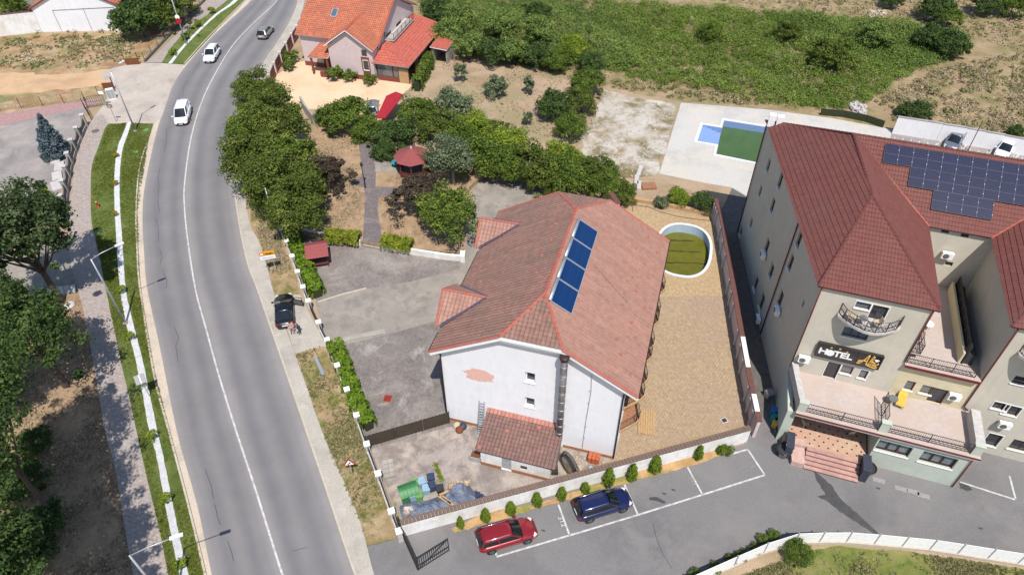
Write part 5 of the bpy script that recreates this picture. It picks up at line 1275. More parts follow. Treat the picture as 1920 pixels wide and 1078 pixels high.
PR('gable_roof', [(GC, -.5, GRZ), (GC, jv+.1, GRZ+.03), (7.35, MV0+.2, GA+.02), (7.35, -.5, GA-.1)])
for a, b in (((ML, MRV, MRZ), (MR, MRV, MRZ)), ((GC, -.5, GRZ), (GC, jv, GRZ)), ((MR, MV0, ME), (MR, MRV, MRZ)), ((MR, MV1, ME), (MR, MRV, MRZ))): ridge_caps('ridge_tile', a, b, MATS['ridge_orange'], ph, .12)
mb = MB(); fG = Fr((0, 0), 0)
def pv(px, py, off=(0, 0)):
    c, s = math.cos(math.radians(PH)), math.sin(math.radians(PH)); return GV(px, py, (PO[0]+off[0]*c-off[1]*s, PO[1]+off[0]*s+off[1]*c), PH)
go = [(5.3, 3.9, 6.1, 5.0), (5.3, 1.6, 6.1, 3.0)]
wall_cells(mb, fG, 0, 6.9, 0, GA-.15, go[1:], .2); fpoly(mb, fG, [(0, GA-.15), (6.9, GA-.15), (GC, GRZ-.3)])
wall_cells(mb, Fr((0, 2), -90), 0, 2, 0, GA-.1); wall_cells(mb, Fr((6.9, 0), 90), 0, 2, 0, GA-.1)
wall_cells(mb, Fr((-5.6, 2), 0), 0, 5.6, 0, ME-.05); wall_cells(mb, Fr((-5.6, 16), -90), 0, 14, 0, ME-.05); wall_cells(mb, Fr((7.0, 2), 90), 0, 14, 0, ME-.05, [(3, 3.3, 5, 4.9), (7, 3.3, 9, 4.9)], .2); wall_cells(mb, Fr((7, 16), 180), 0, 12.6, 0, ME-.05)
for x, fl in ((-5.6, -1), (7.0, 1)): mb.poly([(x, 2, ME-.05), (x, 16, ME-.05), (x, MRV, MRZ-.25)][::fl])
mb.build('wall', MATS['render_pink'], ph)
window(ph, fG, go[1], .15, None, MATS['glass_dark'], 1, True, .07); fR2 = Fr((7.0, 2), 90)
for o in ((3, 3.3, 5, 4.9), (7, 3.3, 9, 4.9)): window(ph, fR2, o, .15, None, MATS['glass_dark'], 2, True)
mb = MB(); fbox(mb, fG, 0, 6.9, 0, .7, .004, .06); mb.build('plinth', MATS['brick_plinth'], ph); mb = MB(); fbox(mb, Fr((-5.6, 2), 0), 0, 5.6, 0, .7, .004, .06); mb.build('plinth', MATS['brick_plinth'], ph)
mb = MB(); fbox(mb, fG, 5.15, 6.3, .7, 1.5, .004, .05); fbox(mb, fG, 5.05, 5.2, 1.5, 3.3, .004, .05); fbox(mb, fG, 6.2, 6.35, 1.5, 3.3, .004, .05); fbox(mb, fG, 5.05, 6.35, 3.3, 3.6, .004, .05); mb.build('brick_surround', MATS['brick_plinth'], ph)
mb = MB(); fbox(mb, fG, 5.3, 6.1, 3.8, 4.7, .004, .03); mb.build('upper_window', MATS['glass_dark'], ph)
# roof window
u_, s_ = -1.0, .42; p = Vector((u_, MV0+(MRV-MV0)*s_, ME+(MRZ-ME)*s_)); dv = Vector((0, MRV-MV0, MRZ-ME)).normalized()
mb = MB(); mb.bar(p+Vector((0, 0, .1)), p+dv*1.5+Vector((0, 0, .1)), .95, .1); mb.build('roof_window', MATS['galv'], ph); mb = MB(); mb.bar(p+dv*.12+Vector((0, 0, .17)), p+dv*1.38+Vector((0, 0, .17)), .72, .02); mb.build('roof_window_pane', MATS['glass_blue'], ph)
# porch roof left of the gable
PR('porch_roof', [(-3.4, -.6, 2.7), (-.05, -.6, 3.0), (-.05, 1.95, 4.0), (-2.4, 1.95, 4.0)]); 
for x in (-3.0, -.4): mb = MB(); mb.box((x, -.3, 1.35), (.25, .25, 2.7)); mb.build('porch_post', MATS['brick_plinth'], ph)
mb = MB(); mb.box2((-2.3, 1.9, .1), (-1.3, 1.99, 2.2)); mb.build('door', MATS['wood_frame'], ph)
mb = MB(); mb.box2((-1.6, -.9, 0), (-.3, -.3, .8)); mb.build('brick_planter', MATS['brick_plinth'], ph)
# annex with red roof
AX0, AX1 = 7.1, 12.3
mb = MB(); fA = Fr((AX0, .5), 0); wall_cells(mb, fA, 0, 5.0, 0, .8); wall_cells(mb, Fr((AX1-.2, .5), 90), 2.5, 14, 0, 2.9, [(4, 1, 5.5, 2.2), (8, 1, 9.5, 2.2)], .15); wall_cells(mb, Fr((AX1-.2, 14.5), 180), 0, 5, 0, 2.9); mb.build('annex_wall', MATS['brick_plinth'], ph)
fAR = Fr((AX1-.2, .5), 90)
for o in ((4, 1, 5.5, 2.2), (8, 1, 9.5, 2.2)): window(ph, fAR, o, .12, None, MATS['glass_dark'], 1, False)
for k in range(2): mb = MB(); a = k*2.5; fbox(mb, fA, a+.1, a+2.4, .82, 2.75, -.06, -.02); mb.build('veranda_glass', MATS['glass_grey'], ph)
for u in (0.02, 2.5, 3.4, 5.0): mb = MB(); fbox(mb, fA, u-.06, u+.06, .8 if u < 3 else 0, 2.85, -.1, .02); mb.build('veranda_post', MATS['wood_frame'], ph)
mb = MB(); fbox(mb, fA, 3.46, 4.94, .0, 2.2, .02, .06); mb.build('gate_door', MATS['wood_pale'], ph)
rm = tile_mat('sheet_red', A(202, 110, 92), A(190, 100, 84), A(160, 80, 66), .5, .4, None, .3, .15)
PR('annex_roof', [(AX1+.2, -.1, 2.95), (AX1+.2, 15, 2.95), (AX0+.2, 15, 4.3), (AX0+.2, 3.2, 4.3)], rm, .5); PR('annex_roof', [(AX0-.5, -.1, 2.95), (AX1+.2, -.1, 2.95), (AX0+.2, 3.2, 4.3), (AX0-.3, 3.2, 4.3)], rm, .5)
PR('side_roof', [(AX1+.5, 7.5, 2.7), (AX1+3.2, 7.5, 2.5), (AX1+3.2, 12.5, 2.5), (AX1+.5, 12.5, 2.7)], rm, .5)
mb = MB(); mb.box2((AX1+.7, 7.8, 0), (AX1+.9, 12.2, 2.5)); mb.box2((AX1+2.9, 7.8, 0), (AX1+3.05, 12.2, 2.4)); mb.box2((AX1+.9, 12.0, 0), (AX1+2.9, 12.15, 2.4)); mb.build('side_store', MATS['concrete'], ph)
# balcony on the right gable
mb = MB(); mb.box2((7.02, 4.5, 4.3), (8.5, 12.5, 4.45)); mb.build('balcony', MATS['stone_white'], ph); railing('railing', [(7.05, 4.6, 4.45), (8.45, 4.6, 4.45), (8.45, 12.4, 4.45)], 1, MATS['wood_frame'], ph, 1.5, False)
# garden wall along the road, brick and pale panels
fw = thing('brick_fence', 'brick and panel fence along the road beside the pink house', 'fence', G(509, 163))
pp = [G(x, y)-G(509, 163) for x, y in ((509, 163), (518, 140), (529, 120), (540, 102), (550, 85), (560, 70), (568, 56))]
for a, b in zip(pp, pp[1:]):
    mb = MB(); ribbon(mb, [a, b], .2, 0, .5); mb.build('base', MATS['brick_plinth'], fw); mb = MB(); ribbon(mb, [a.lerp(b, .08), a.lerp(b, .92)], .08, .5, 1.75); mb.build('panel', MATS['coping_brown'], fw)
for p in pp: mb = MB(); mb.box((p.x, p.y, .95), (.38, .38, 1.9)); mb.box((p.x, p.y, 1.94), (.46, .46, .08)); mb.build('post', MATS['render_pink'], fw)
# red carport awning and white store wall by it
ca_ = G(722, 205); cp = thing('carport', 'bright red slanted carport roof among the trees by the forecourt', 'carport', ca_)
cz = [G(705, 222, 2.2)-ca_, G(722, 222, 2.2)-ca_, G(757, 178, 2.6)-ca_, G(742, 172, 2.6)-ca_, G(724, 180, 2.6)-ca_]; mb = MB(); mb.poly(cz[::1]); mb.poly([p-Vector((0, 0, .08)) for p in cz][::-1]); mb.build('roof', MATS['red_canvas'], cp)
for p in (cz[0], cz[1], cz[2], cz[4]): mb = MB(); q_ = p*.95; mb.bar((q_.x, q_.y, 0), (q_.x, q_.y, p.z-.1), .09); mb.build('post', MATS['steel'], cp)
mb = MB(); ribbon(mb, [G(567, 200), G(575, 215), G(590, 235)], .25, 0, 1.6); tag(mb.build('garden_wall', MATS['concrete']), 'short grey wall between the road trees and the pale forecourt', 'wall')
mb = MB(); ribbon(mb, [G(822, 98), G(850, 100)], .2, 0, 2.0); tag(mb.build('garden_wall', MATS['stone_white']), 'pale block wall right of the red annex roof', 'wall')
# ================================================================ white building, top left
WO = G(105, 60); wb = thing('white_building', 'long white gabled building behind the dirt lot', 'building', WO, math.radians(2))
mb = MB(); f0 = Fr((0, 0), 0); wall_cells(mb, f0, -2.2, 12.2, 0, 4.1); fpoly(mb, f0, [(-2.2, 4.1), (12.2, 4.1), (5, 7.6)]); wall_cells(mb, Fr((12.2, 0), 90), 0, 14, 0, 4.1); wall_cells(mb, Fr((-2.2, 14), -90), 0, 14, 0, 4.1); mb.build('wall', MATS['white_wall'], wb)
roof_slope('roof', [(-2.7, -.3, 3.9), (5, -.3, 7.7), (5, 14, 7.7), (-2.7, 14, 3.9)], MATS['tile_orange'], wb, .4, .05, .14, MATS['oxide_red']); roof_slope('roof', [(5, -.3, 7.7), (12.7, -.3, 3.9), (12.7, 14, 3.9), (5, 14, 7.7)], MATS['tile_orange'], wb, .4, .05, .14, MATS['oxide_red'])
for a, b in (((1.0, 0), (1.0, 3.6)), ((1.0, 3.6), (11, 3.9)), ((6.0, 0), (6.0, 3.8))): mb = MB(); mb.bar(f0.pt(*a, .03), f0.pt(*b, .03), .1, .05); mb.build('strip', MATS['concrete'], wb)
bw = thing('boundary_wall', 'tall white boundary wall left of the gabled white building', 'wall', G(-60, 75)); e_ = WO-G(-60, 75); mb = MB(); ribbon(mb, [(-14, -3.0), (0, 0), (e_.x-2.3, e_.y+.1)], .25, 0, 3.4); mb.build('panel', MATS['white_wall_dirty'], bw)
mb = MB(); ribbon(mb, [(-14, -3.0), (0, 0), (e_.x-2.3, e_.y+.1)], .35, 3.4, 3.5); mb.build('coping', MATS['coping_brown'], bw)
sh = thing('blue_roof_shed', 'grey-blue sheet roof behind the white boundary wall', 'shed', G(55, 20)); mb = MB(); mb.box((0, 2, 1.6), (6, 5, 3.2)); mb.build('wall', MATS['concrete'], sh); roof_slope('roof', [(-3.5, -1, 3.2), (3.5, -1, 3.2), (3.5, 5, 4.2), (-3.5, 5, 4.2)], MATS['galv'], sh, 1.0, .03, .08)
# ================================================================ gazebo and picnic canopy
gz_ = G(776, 322, GZ); gb = thing('gazebo', 'octagonal gazebo with dusty red bitumen roof half hidden by trees', 'gazebo', (gz_.x, gz_.y, GZ))
n = 8
for k in range(n):
    a, b = 2*math.pi*k/n, 2*math.pi*(k+1)/n; r = 2.25
    roof_slope('roof_panel', [(r*math.cos(a), r*math.sin(a), 2.2), (r*math.cos(b), r*math.sin(b), 2.2), (0, 0, 3.3)], MATS['bitumen_red'], gb, .4, .02, .06, MATS['stone_white'])
    q = (1.9*math.cos(a), 1.9*math.sin(a)); q2 = (1.9*math.cos(b), 1.9*math.sin(b)); mb = MB(); mb.bar((q[0], q[1], 0), (q[0], q[1], 2.3), .13); mb.build('post', MATS['wood_red'], gb)
    if k != 2:
        for z in (.25, .45, .65, .85): mb = MB(); mb.bar((q[0], q[1], z), (q2[0], q2[1], z), .04, .14); mb.build('board', MATS['wood_red'], gb)
mb = MB(); mb.lathe((0, 0, 0), [(2.0, 0), (2.0, .08), (.1, .1)], 8); mb.build('floor', MATS['concrete_dark'], gb); mb = MB(); mb.lathe((0, 0, 3.25), [(.12, 0), (.14, .15), (.05, .4)], 8); mb.build('finial', MATS['stone_white'], gb)
pt_ = G(600, 492); pc = thing('picnic_canopy', 'picnic table under a dusty red pitched canopy by the hedge', 'picnic table', (pt_.x, pt_.y, 0), math.radians(14))
for s in (-1, 1): roof_slope('canopy', [(-1.15, 0, 2.5), (1.15, 0, 2.5), (1.15, s*1.35, 1.75), (-1.15, s*1.35, 1.75)], MATS['bitumen_red'], pc, .35, .02, .05)
for x in (-.9, .9):
    for y in (-.9, .9): mb = MB(); mb.bar((x, y, 0), (x, y*.6, 2.1), .09); mb.build('post', MATS['wood_red'], pc)
    mb = MB(); mb.bar((x, -.95, .42), (x, .95, .42), .07, .1); mb.build('cross_beam', MATS['wood_red'], pc)
mb = MB(); mb.box((0, 0, .76), (1.9, .75, .06)); mb.build('table_top', MATS['wood_red'], pc)
for y in (-.8, .8): mb = MB(); mb.box((0, y, .47), (1.9, .3, .05)); mb.build('bench_seat', MATS['wood_red'], pc)
tt = thing('teal_table', 'small teal round table beside the gazebo', 'table', G(743, 313, GZ)); mb = MB(); mb.lathe((0, 0, .6), [(.05, 0), (.55, .02), (.55, .1), (.05, .12)], 16); mb.build('table_top', MATS['teal'], tt)
for k in range(4): mb = MB(); a = k*1.57+.5; mb.bar((.35*math.cos(a), .35*math.sin(a), 0), (.3*math.cos(a), .3*math.sin(a), .62), .06); mb.build('leg', MATS['teal'], tt)
# ================================================================ walls and fences of the compound
# retaining wall of the garden with steps
rw = thing('retaining_wall', 'low white retaining wall below the dry garden, left of the steps', 'wall', G(567, 438)); o = G(567, 438); mb = MB(); ribbon(mb, [G(x, y)-o for x, y in ((566, 438), (620, 449), (677, 460))], .3, 0, GZ+.12); mb.build('panel', MATS['white_wall_dirty'], rw)
rw = thing('retaining_wall', 'low white retaining wall below the dry garden, right of the steps', 'wall', G(715, 466)); o = G(715, 466); mb = MB(); ribbon(mb, [G(x, y)-o for x, y in ((715, 467), (790, 479), (835, 486), (870, 489))], .3, 0, GZ+.12); mb.build('panel', MATS['white_wall_dirty'], rw); mb = MB(); p = G(868, 487)-o; mb.box((p.x, p.y, .45), (.5, 1.0, .9)); mb.build('end_pier', MATS['white_wall_dirty'], rw)
st = thing('garden_steps', 'four shallow brown steps up to the garden path', 'steps', G(697, 465), math.radians(-16))
for k in range(4): mb = MB(); mb.box((0, .1+k*.34, .075+k*.075), (2.1, .36, .15+k*.15)); mb.build('step', MATS['concrete'], st); mb = MB(); mb.box((0, -.06+k*.34, .13+k*.15), (2.1, .05, .05)); mb.build('nosing', MATS['coping_brown'], st)
# street fence
FB = [(527, 430), (533, 447), (543, 470), (553, 498), (563, 527), (573, 556), (583, 582), (602, 622), (618, 655), (637, 703), (655, 748), (673, 796), (692, 850), (713, 905), (738, 975), (752, 1012)]
sf = thing('street_fence', 'white pillared fence with dark metal panels between compound and road', 'fence', G(527, 430)); o = G(527, 430); P = [G(x, y)-o for x, y in FB]
for i, (a, b) in enumerate(zip(P, P[1:])):
    gate = i == 6
    if not gate:
        mb = MB(); ribbon(mb, [a, b], .28, 0, .55); mb.build('base_wall', MATS['stone_white'], sf)
    d = (b-a).normalized(); L = (b-a).length
    mb = MB(); z0, z1 = (.05, 1.15) if gate else (.6, 1.15)
    for z in (z0+.03, z1): mb.bar(a+Vector((0, 0, z)), b+Vector((0, 0, z)), .05)
    k = int(L/.16)
    for j in range(k): q = a+d*(L*(j+.5)/k); mb.bar(q+Vector((0, 0, z0)), q+Vector((0, 0, z1)), .09 if gate or i > 6 else .05, .025, up=d)
    mb.build('gate_panel' if gate else 'panel', MATS['iron'], sf)
for p in P: mb = MB(); mb.box((p.x, p.y, .68), (.36, .36, 1.36), math.radians(20)); s_ = mb.build('pillar', MATS['stone_white'], sf); mb = MB(); mb.box((p.x, p.y, 1.4), (.5, .5, .1), math.radians(20), 0); mb.box((p.x, p.y, 1.48), (.4, .4, .08), math.radians(20), 0, (.5, .5)); mb.build('cap', MATS['white_trim'], s_)
# brown sheet fence across the yard
bf = thing('sheet_fence', 'dark brown sheet metal fence across the yard to the house corner', 'fence', G(690, 838)); o = G(690, 838); a, b = Vector((0, 0, 0)), G(843, 793)-o; d = (b-a).normalized(); L = (b-a).length
for i in range(3):
    mb = MB(); p, q = a.lerp(b, i/3+.01), a.lerp(b, (i+1)/3-.005); k = 14
    for j in range(k):
        u, v = p.lerp(q, j/k), p.lerp(q, (j+1)/k); nn_ = Vector((-d.y, d.x, 0))*(.03 if j % 2 else 0); mb.poly([u+nn_, v+nn_, v+nn_+Vector((0, 0, 1.55)), u+nn_+Vector((0, 0, 1.55))]); mb.poly([v+nn_, v+Vector((-d.y, d.x, 0))*(0 if j % 2 else .03), v+Vector((-d.y, d.x, 0))*(0 if j % 2 else .03)+Vector((0, 0, 1.55)), v+nn_+Vector((0, 0, 1.55))])
    mb.build('sheet', MATS['brown_sheet'], bf)
for i in range(4): mb = MB(); p = a.lerp(b, i/3); mb.box((p.x, p.y, .8), (.08, .08, 1.6)); mb.build('post', MATS['iron'], bf)
# white wall to the car park with tile coping pieces
fwl = thing('front_wall', 'long white wall with brown tile coping above the car park', 'wall', G(757, 1005)); o = G(757, 1005); E_ = [G(757, 1005)-o, G(1400, 828)-o]
a, b = E_; L = (b-a).length; d = (b-a).normalized(); nn_ = Vector((-d.y, d.x, 0)); FH = 1.75
mb = MB(); ribbon(mb, [a+nn_*.15, b+nn_*.15], .3, 0, FH); mb.build('panel', MATS['white_wall_dirty'], fwl)
k = int(L/.28); cm = MB(); cm.box((0, 0, 0), (.265, .5, .06)); cm.box((0, 0, .045), (.2, .48, .04), 0, 0, (.5, .95)); first = None
for j in range(k):
    q = a+d*(L*(j+.5)/k)+nn_*.15; z = FH+.04
    if first is None: first = cm.build('coping_tile', MATS['coping_tile'], fwl, loc=(q.x, q.y, z), rot=(rnd.uniform(-.03, .03), rnd.uniform(-.03, .03), math.atan2(d.y, d.x)))
    else: link('coping_tile', first.data, fwl, None, (q.x, q.y, z+rnd.uniform(-.01, .01)), (rnd.uniform(-.04, .04), rnd.uniform(-.04, .04), math.atan2(d.y, d.x)+rnd.uniform(-.02, .02)))
# east wall along the hotel alley
ew = thing('side_wall', 'brown-topped wall between the paved terrace and the hotel', 'wall', G(1402, 828)); o = G(1402, 828); Wp = [G(x, y, 2.2) for x, y in ((1424, 790), (1405, 700), (1385, 590), (1370, 500), (1352, 400), (1342, 372))]; Wp = [Vector((p.x-o.x, p.y-o.y, 0)) for p in Wp]
for i, (p, q) in enumerate(zip(Wp, Wp[1:])):
    mb = MB(); ribbon(mb, [p, q], .25, 0, 2.1); mb.build('panel', MATS['render_pink'], ew); mb = MB(); ribbon(mb, [p, q], .45, 2.1, 2.2); mb.build('coping', MATS['coping_brown'], ew)
    for t in (.25, .5, .75): r = p.lerp(q, t); mb = MB(); mb.box((r.x-.2, r.y, 1.0), (.2, .25, 2.0)); mb.build('buttress', MATS['stone_white'], ew)
for t0, t1 in ((.2, .55), (1.1, 1.6)): i = int(t0); mb = MB(); p, q = Wp[i].lerp(Wp[i+1], t0-i), Wp[i].lerp(Wp[i+1], t1-i); ribbon(mb, [p, q], .4, 2.2, 2.27); mb.build('coping_sheet', MATS['white_trim'], ew)
nw = thing('terrace_wall', 'low wall behind the tan paving at the back of the pool terrace', 'wall', G(1160, 375)); o = G(1160, 375); mb = MB(); ribbon(mb, [G(x, y)-o for x, y in ((1152, 372), (1240, 385), (1348, 408))], .4, 0, .45); mb.build('panel', MATS['wood_pale'], nw)
cw_ = thing('brown_gate_wall', 'brown wall end rising behind the back corner of the house', 'wall', G(1150, 402)); o = G(1150, 402); mb = MB(); ribbon(mb, [G(x, y)-o for x, y in ((1156, 410), (1132, 372))], .35, 0, 2.0); mb.build('panel', MATS['render_grey'], cw_); mb = MB(); ribbon(mb, [G(x, y)-o for x, y in ((1156, 410), (1132, 372))], .6, 2.0, 2.12); mb.build('coping', MATS['coping_brown'], cw_)
# white panel fence along the lawn
wf = thing('panel_fence', 'curving white metal panel fence between the lawn and the car park', 'fence', G(1560, 1022)); o = G(1560, 1022)
TP = [(1290, 1100), (1375, 1062), (1430, 1038), (1487, 1020), (1534, 1018), (1584, 1018), (1636, 1022), (1688, 1027), (1740, 1032), (1792, 1040), (1848, 1049), (1905, 1058), (1965, 1070), (2030, 1084), (2100, 1100)]
P = [G(x, y)-o for x, y in TP]; PHt = 1.6
for a, b in zip(P, P[1:]):
    mb = MB(); ribbon(mb, [a, b], .22, 0, .3); mb.build('plinth', MATS['concrete_kerb'], wf)
    for k in range(4): mb = MB(); z = .32+k*(PHt-.3)/4; ribbon(mb, [a.lerp(b, .02), a.lerp(b, .98)], .03+.006*(k % 2), z, z+(PHt-.3)/4-.012); mb.build('panel', MATS['white_trim'], wf)
for p in P: mb = MB(); mb.bar((p.x, p.y, 0), (p.x, p.y, PHt+.12), .09); mb.build('post', MATS['galv'], wf)
# iron gate of the car park
for nm, (x0, y0), (x1, y1), lab in (('leaf', (748, 990), (783, 1068), 'long black iron gate leaf standing along the car park entrance'), ('leaf', (785, 1068), (842, 1032), 'black iron gate leaf swung open into the car park')):
    o = G(x0, y0); e = G(x1, y1)-o; gt = thing('iron_gate', lab, 'gate', o); d = e.normalized(); L = e.length; H_ = 1.7
    mb = MB()
    for z in (.1, .6, H_): mb.bar((0, 0, z), e+Vector((0, 0, z)), .06)
    mb.bar((0, 0, .05), (0, 0, H_+.05), .07); mb.bar(e+Vector((0, 0, .05)), e+Vector((0, 0, H_+.05)), .07); mb.bar((0, 0, .15), e+Vector((0, 0, H_)), .04); mb.build('frame', MATS['black_metal'], gt)
    k = int(L/.17)
    for j in range(1, k): p = d*(L*j/k); mb = MB(); mb.bar(p+Vector((0, 0, .1)), p+Vector((0, 0, H_)), .035); mb.build('bar', MATS['black_metal'], gt)
# pillared fence of the property on the left
lf = thing('pillar_fence', 'stone pillar fence with solid infill beside the left pavement', 'fence', G(165, 238)); o = G(165, 238); LP = [(163, 238), (152, 262), (143, 285), (136, 310), (131, 335), (127, 362), (125, 390), (124, 418)]; P = [G(x, y)-o for x, y in LP]
for a, b in zip(P, P[1:]):
    mb = MB(); ribbon(mb, [a, b], .3, 0, .5); mb.build('base_wall', MATS['concrete'], lf)
    mid = [a.lerp(b, t) for t in (.1, .5, .9)]; mb = MB(); dd = (b-a).normalized(); n0 = Vector((-dd.y, dd.x, 0))*.06
    top = [(.1, 1.5), (.3, 1.15), (.5, 1.0), (.7, 1.15), (.9, 1.5)]
    for (t0, z0), (t1, z1) in zip(top, top[1:]):
        p, q = a.lerp(b, t0), a.lerp(b, t1); mb.add([p-n0+Vector((0, 0, .5)), q-n0+Vector((0, 0, .5)), q-n0+Vector((0, 0, z1)), p-n0+Vector((0, 0, z0)), p+n0+Vector((0, 0, .5)), q+n0+Vector((0, 0, .5)), q+n0+Vector((0, 0, z1)), p+n0+Vector((0, 0, z0))], [(0, 1, 2, 3), (7, 6, 5, 4), (3, 2, 6, 7)])
    mb.build('panel', MATS['concrete_dark'], lf)
for p in P: mb = MB(); mb.box((p.x, p.y, .9), (.42, .42, 1.8), .3); s_ = mb.build('pillar', MATS['concrete'], lf); mb = MB(); mb.box((p.x, p.y, 1.85), (.55, .55, .1), .3); mb.build('cap', MATS['stone_white'], s_)
sl_ = thing('slab_pile', 'pale stone slabs lying along the inside of the pillar fence', 'slabs', G(112, 318))
for k, (x, y) in enumerate(((106, 300), (112, 314), (108, 332), (107, 350))): p = G(x, y)-G(112, 318); mb = MB(); mb.box((p.x, p.y, .12), (1.1, 2.0, .2), .3+.1*k); mb.build('slab', MATS['stone_white'], sl_)
# driveway gate and wire fences by the dirt lot
for lab, (x0, y0), (x1, y1), h, mt in (('black wrought iron gate leaf across the pink paved strip', (165, 203), (200, 198), 1.7, 'black_metal'), ('black iron gate leaf at the end of the pillar fence', (172, 226), (160, 205), 1.7, 'black_metal'), ('thin wire fence left of the pink paved strip', (0, 208), (160, 190), 1.5, 'mesh_wire'), ('rusty wire gate frame standing open beside the sandy track', (186, 180), (216, 172), 1.5, 'rust'), ('wire mesh fence leaning along the dirt lot', (195, 112), (236, 120), 1.6, 'mesh_wire'), ('wire fence on a low kerb between the dirt lot and the pavement', (272, 116), (385, 0), 1.5, 'mesh_wire')):
    o = G(x0, y0); e = G(x1, y1)-o; t = thing('wire_fence' if 'wire' in lab else 'iron_gate', lab, 'fence' if 'wire' in lab else 'gate', o); L = e.length; d = e.normalized(); n_ = max(1, round(L/2.5))
    for j in range(n_+1): p = d*(L*j/n_); mb = MB(); mb.bar(p, p+Vector((0, 0, h)), .07); mb.build('post', MATS['rust' if mt == 'mesh_wire' else mt], t)
    mb = MB()
    for z in (.15, h*.5, h-.05): mb.bar(Vector((0, 0, z)), e+Vector((0, 0, z)), .03)
    k = int(L/(.25 if mt == 'black_metal' else .5))
    for j in range(k): p = d*(L*(j+.5)/k); mb.bar(p+Vector((0, 0, .1)), p+Vector((0, 0, h-.05)), .03 if mt == 'black_metal' else .014)
    mb.build('mesh', MATS[mt], t)
mb = MB(); ribbon(mb, [G(272, 117), G(330, 55), G(386, 0)], .3, 0, .35); tag(mb.build('low_wall', MATS['concrete_dark']), 'low dark concrete kerb wall beside the upper pavement', 'wall')
for lab, (x, y), w in (('rusty sheet panel of a gate at the dirt lot entrance', (250, 122), 1.9), ('small rusty sheet panel beside the white meter boxes', (205, 168), 1.5)):
    t = thing('rusty_panel', lab, 'panel', G(x, y), .15); mb = MB(); mb.box((0, 0, .55), (w, .06, 1.0)); mb.build('sheet', MATS['rust'], t); mb = MB(); mb.bar((w/2, 0, 0), (w/2, 0, 1.9), .12); mb.build('post', MATS['rust'], t)
mbx = thing('meter_box', 'white meter cabinet on the corner of the driveway apron', 'cabinet', G(212, 186), .4); mb = MB(); mb.box((0, 0, .8), (1.0, .45, 1.6)); mb.build('case', MATS['white_plastic'], mbx)
for k in (-.24, .24): mb = MB(); mb.box((k, -.235, .85), (.44, .02, 1.3)); mb.build('door', MATS['galv'], mbx)
# white wall behind the hotel
bwl = thing('stepped_wall', 'stepped white concrete wall behind the hotel', 'wall', G(1690, 268)); o = G(1672, 250); bwl.location = o
Wq = [(1672, 250), (1755, 263), (1800, 270), (1835, 276), (1870, 282), (1920, 292), (2000, 308), (2120, 335)]; P = [G(x, y)-o for x, y in Wq]
for i, (a, b) in enumerate(zip(P, P[1:])): mb = MB(); ribbon(mb, [a, b.lerp(a, .005)], .2, 0, 2.45-.06*i); mb.build('panel', MATS['white_wall'], bwl); mb = MB(); ribbon(mb, [a, b.lerp(a, .005)], .3, 2.45-.06*i, 2.52-.06*i); mb.build('coping', MATS['concrete'], bwl)
# ================================================================ markings of the car park
def pstripe(px, w=.14): return stripe('parking_line', px, w, .014, 'paint_white_line', 3)
pstripe([(931, 1043), (1182, 969), (1434, 890)]); pstripe([(1434, 890), (1402, 842)]); pstripe([(1402, 842), (1374, 850)])
for a, b in (((1047, 945), (1068, 1003)), ((1171, 908), (1196, 964)), ((1289, 875), (1317, 926)), ((922, 1012), (931, 1040))): pstripe([a, b])
pstripe([(1800, 903), (1903, 936)]); pstripe([(1893, 892), (1904, 934)])
for s, (x, y), mt in (('312', (1054, 977), 'paint_white_line'), ('311', (1300, 901), 'paint_worn'), ('1', (1411, 874), 'paint_worn')):
    p = G(x, y, .016); o = text_mesh('bay_number', s, .6, MATS[mt], None, p, (0, 0, math.radians(-72)), .001); o['kind'] = 'structure'
for k, (x, y) in enumerate(((1648, 900), (1690, 916), (1712, 921), (1732, 929))): mb = MB(); p = G(x, y, .013); mb.box(p, (.9, .4, .004), math.radians(-19)); mb.build('worn_marking', MATS['paint_worn'], kind='structure')
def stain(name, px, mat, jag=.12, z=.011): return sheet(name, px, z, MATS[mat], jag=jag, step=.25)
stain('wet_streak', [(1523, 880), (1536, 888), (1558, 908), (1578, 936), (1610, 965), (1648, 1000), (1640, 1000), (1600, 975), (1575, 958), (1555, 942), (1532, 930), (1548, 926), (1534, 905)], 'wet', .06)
stain('oil_stain', [(1217, 931), (1232, 932), (1249, 941), (1246, 944), (1230, 938), (1218, 936)], 'oil', .05); stain('oil_stain', [(1798, 906), (1815, 908), (1824, 917), (1812, 920), (1799, 914)], 'oil', .06)
for (x, y) in ((1018, 994), (1245, 925), (1262, 918), (1646, 915), (1838, 990)): stain('oil_stain', [(x-3, y-2), (x+3, y-1), (x+4, y+2), (x-2, y+2)], 'oil', .04)
stripe('asphalt_crack', [(1224, 980), (1235, 1020), (1260, 1065)], .04, .012, 'crack', .6, wob=.04)
# ================================================================ street furniture
def street_lamp(label, base, top_px, head_px, h, name='street_lamp'):
    b = G(*base); t = thing(name, label, 'street lamp', b, 0)
    mb = MB(); mb.tube([(0, 0, 0), (0, 0, h*.5), (0, 0, h)], [.11, .09, .06], 10); mb.build('pole', MATS['galv'], t, True)
    mb = MB(); mb.box((0, 0, .15), (.35, .35, .3)); mb.build('base', MATS['concrete'], t)
    e = G(*head_px, h+.5)-b; e = Vector((e.x, e.y, 0)); e = e.normalized()*min(e.length, 2.6); e.z = h+.45
    mb = MB(); mb.tube([(0, 0, h-.05), (e.x*.4, e.y*.4, h+.25), (e.x, e.y, e.z)], [.045, .04, .035], 8); mb.build('arm', MATS['galv'], t, True)
    d = Vector((e.x, e.y, 0)).normalized(); mb = MB(); mb.bar(e-d*.15, e+d*.65+Vector((0, 0, .05)), .24, .1); mb.build('lamp_head', MATS['lamp_head'], t)
    return t
street_lamp('slim grey street lamp on the verge near the driveway apron', (255, 248), (209, 132), (225, 118), 8.6)
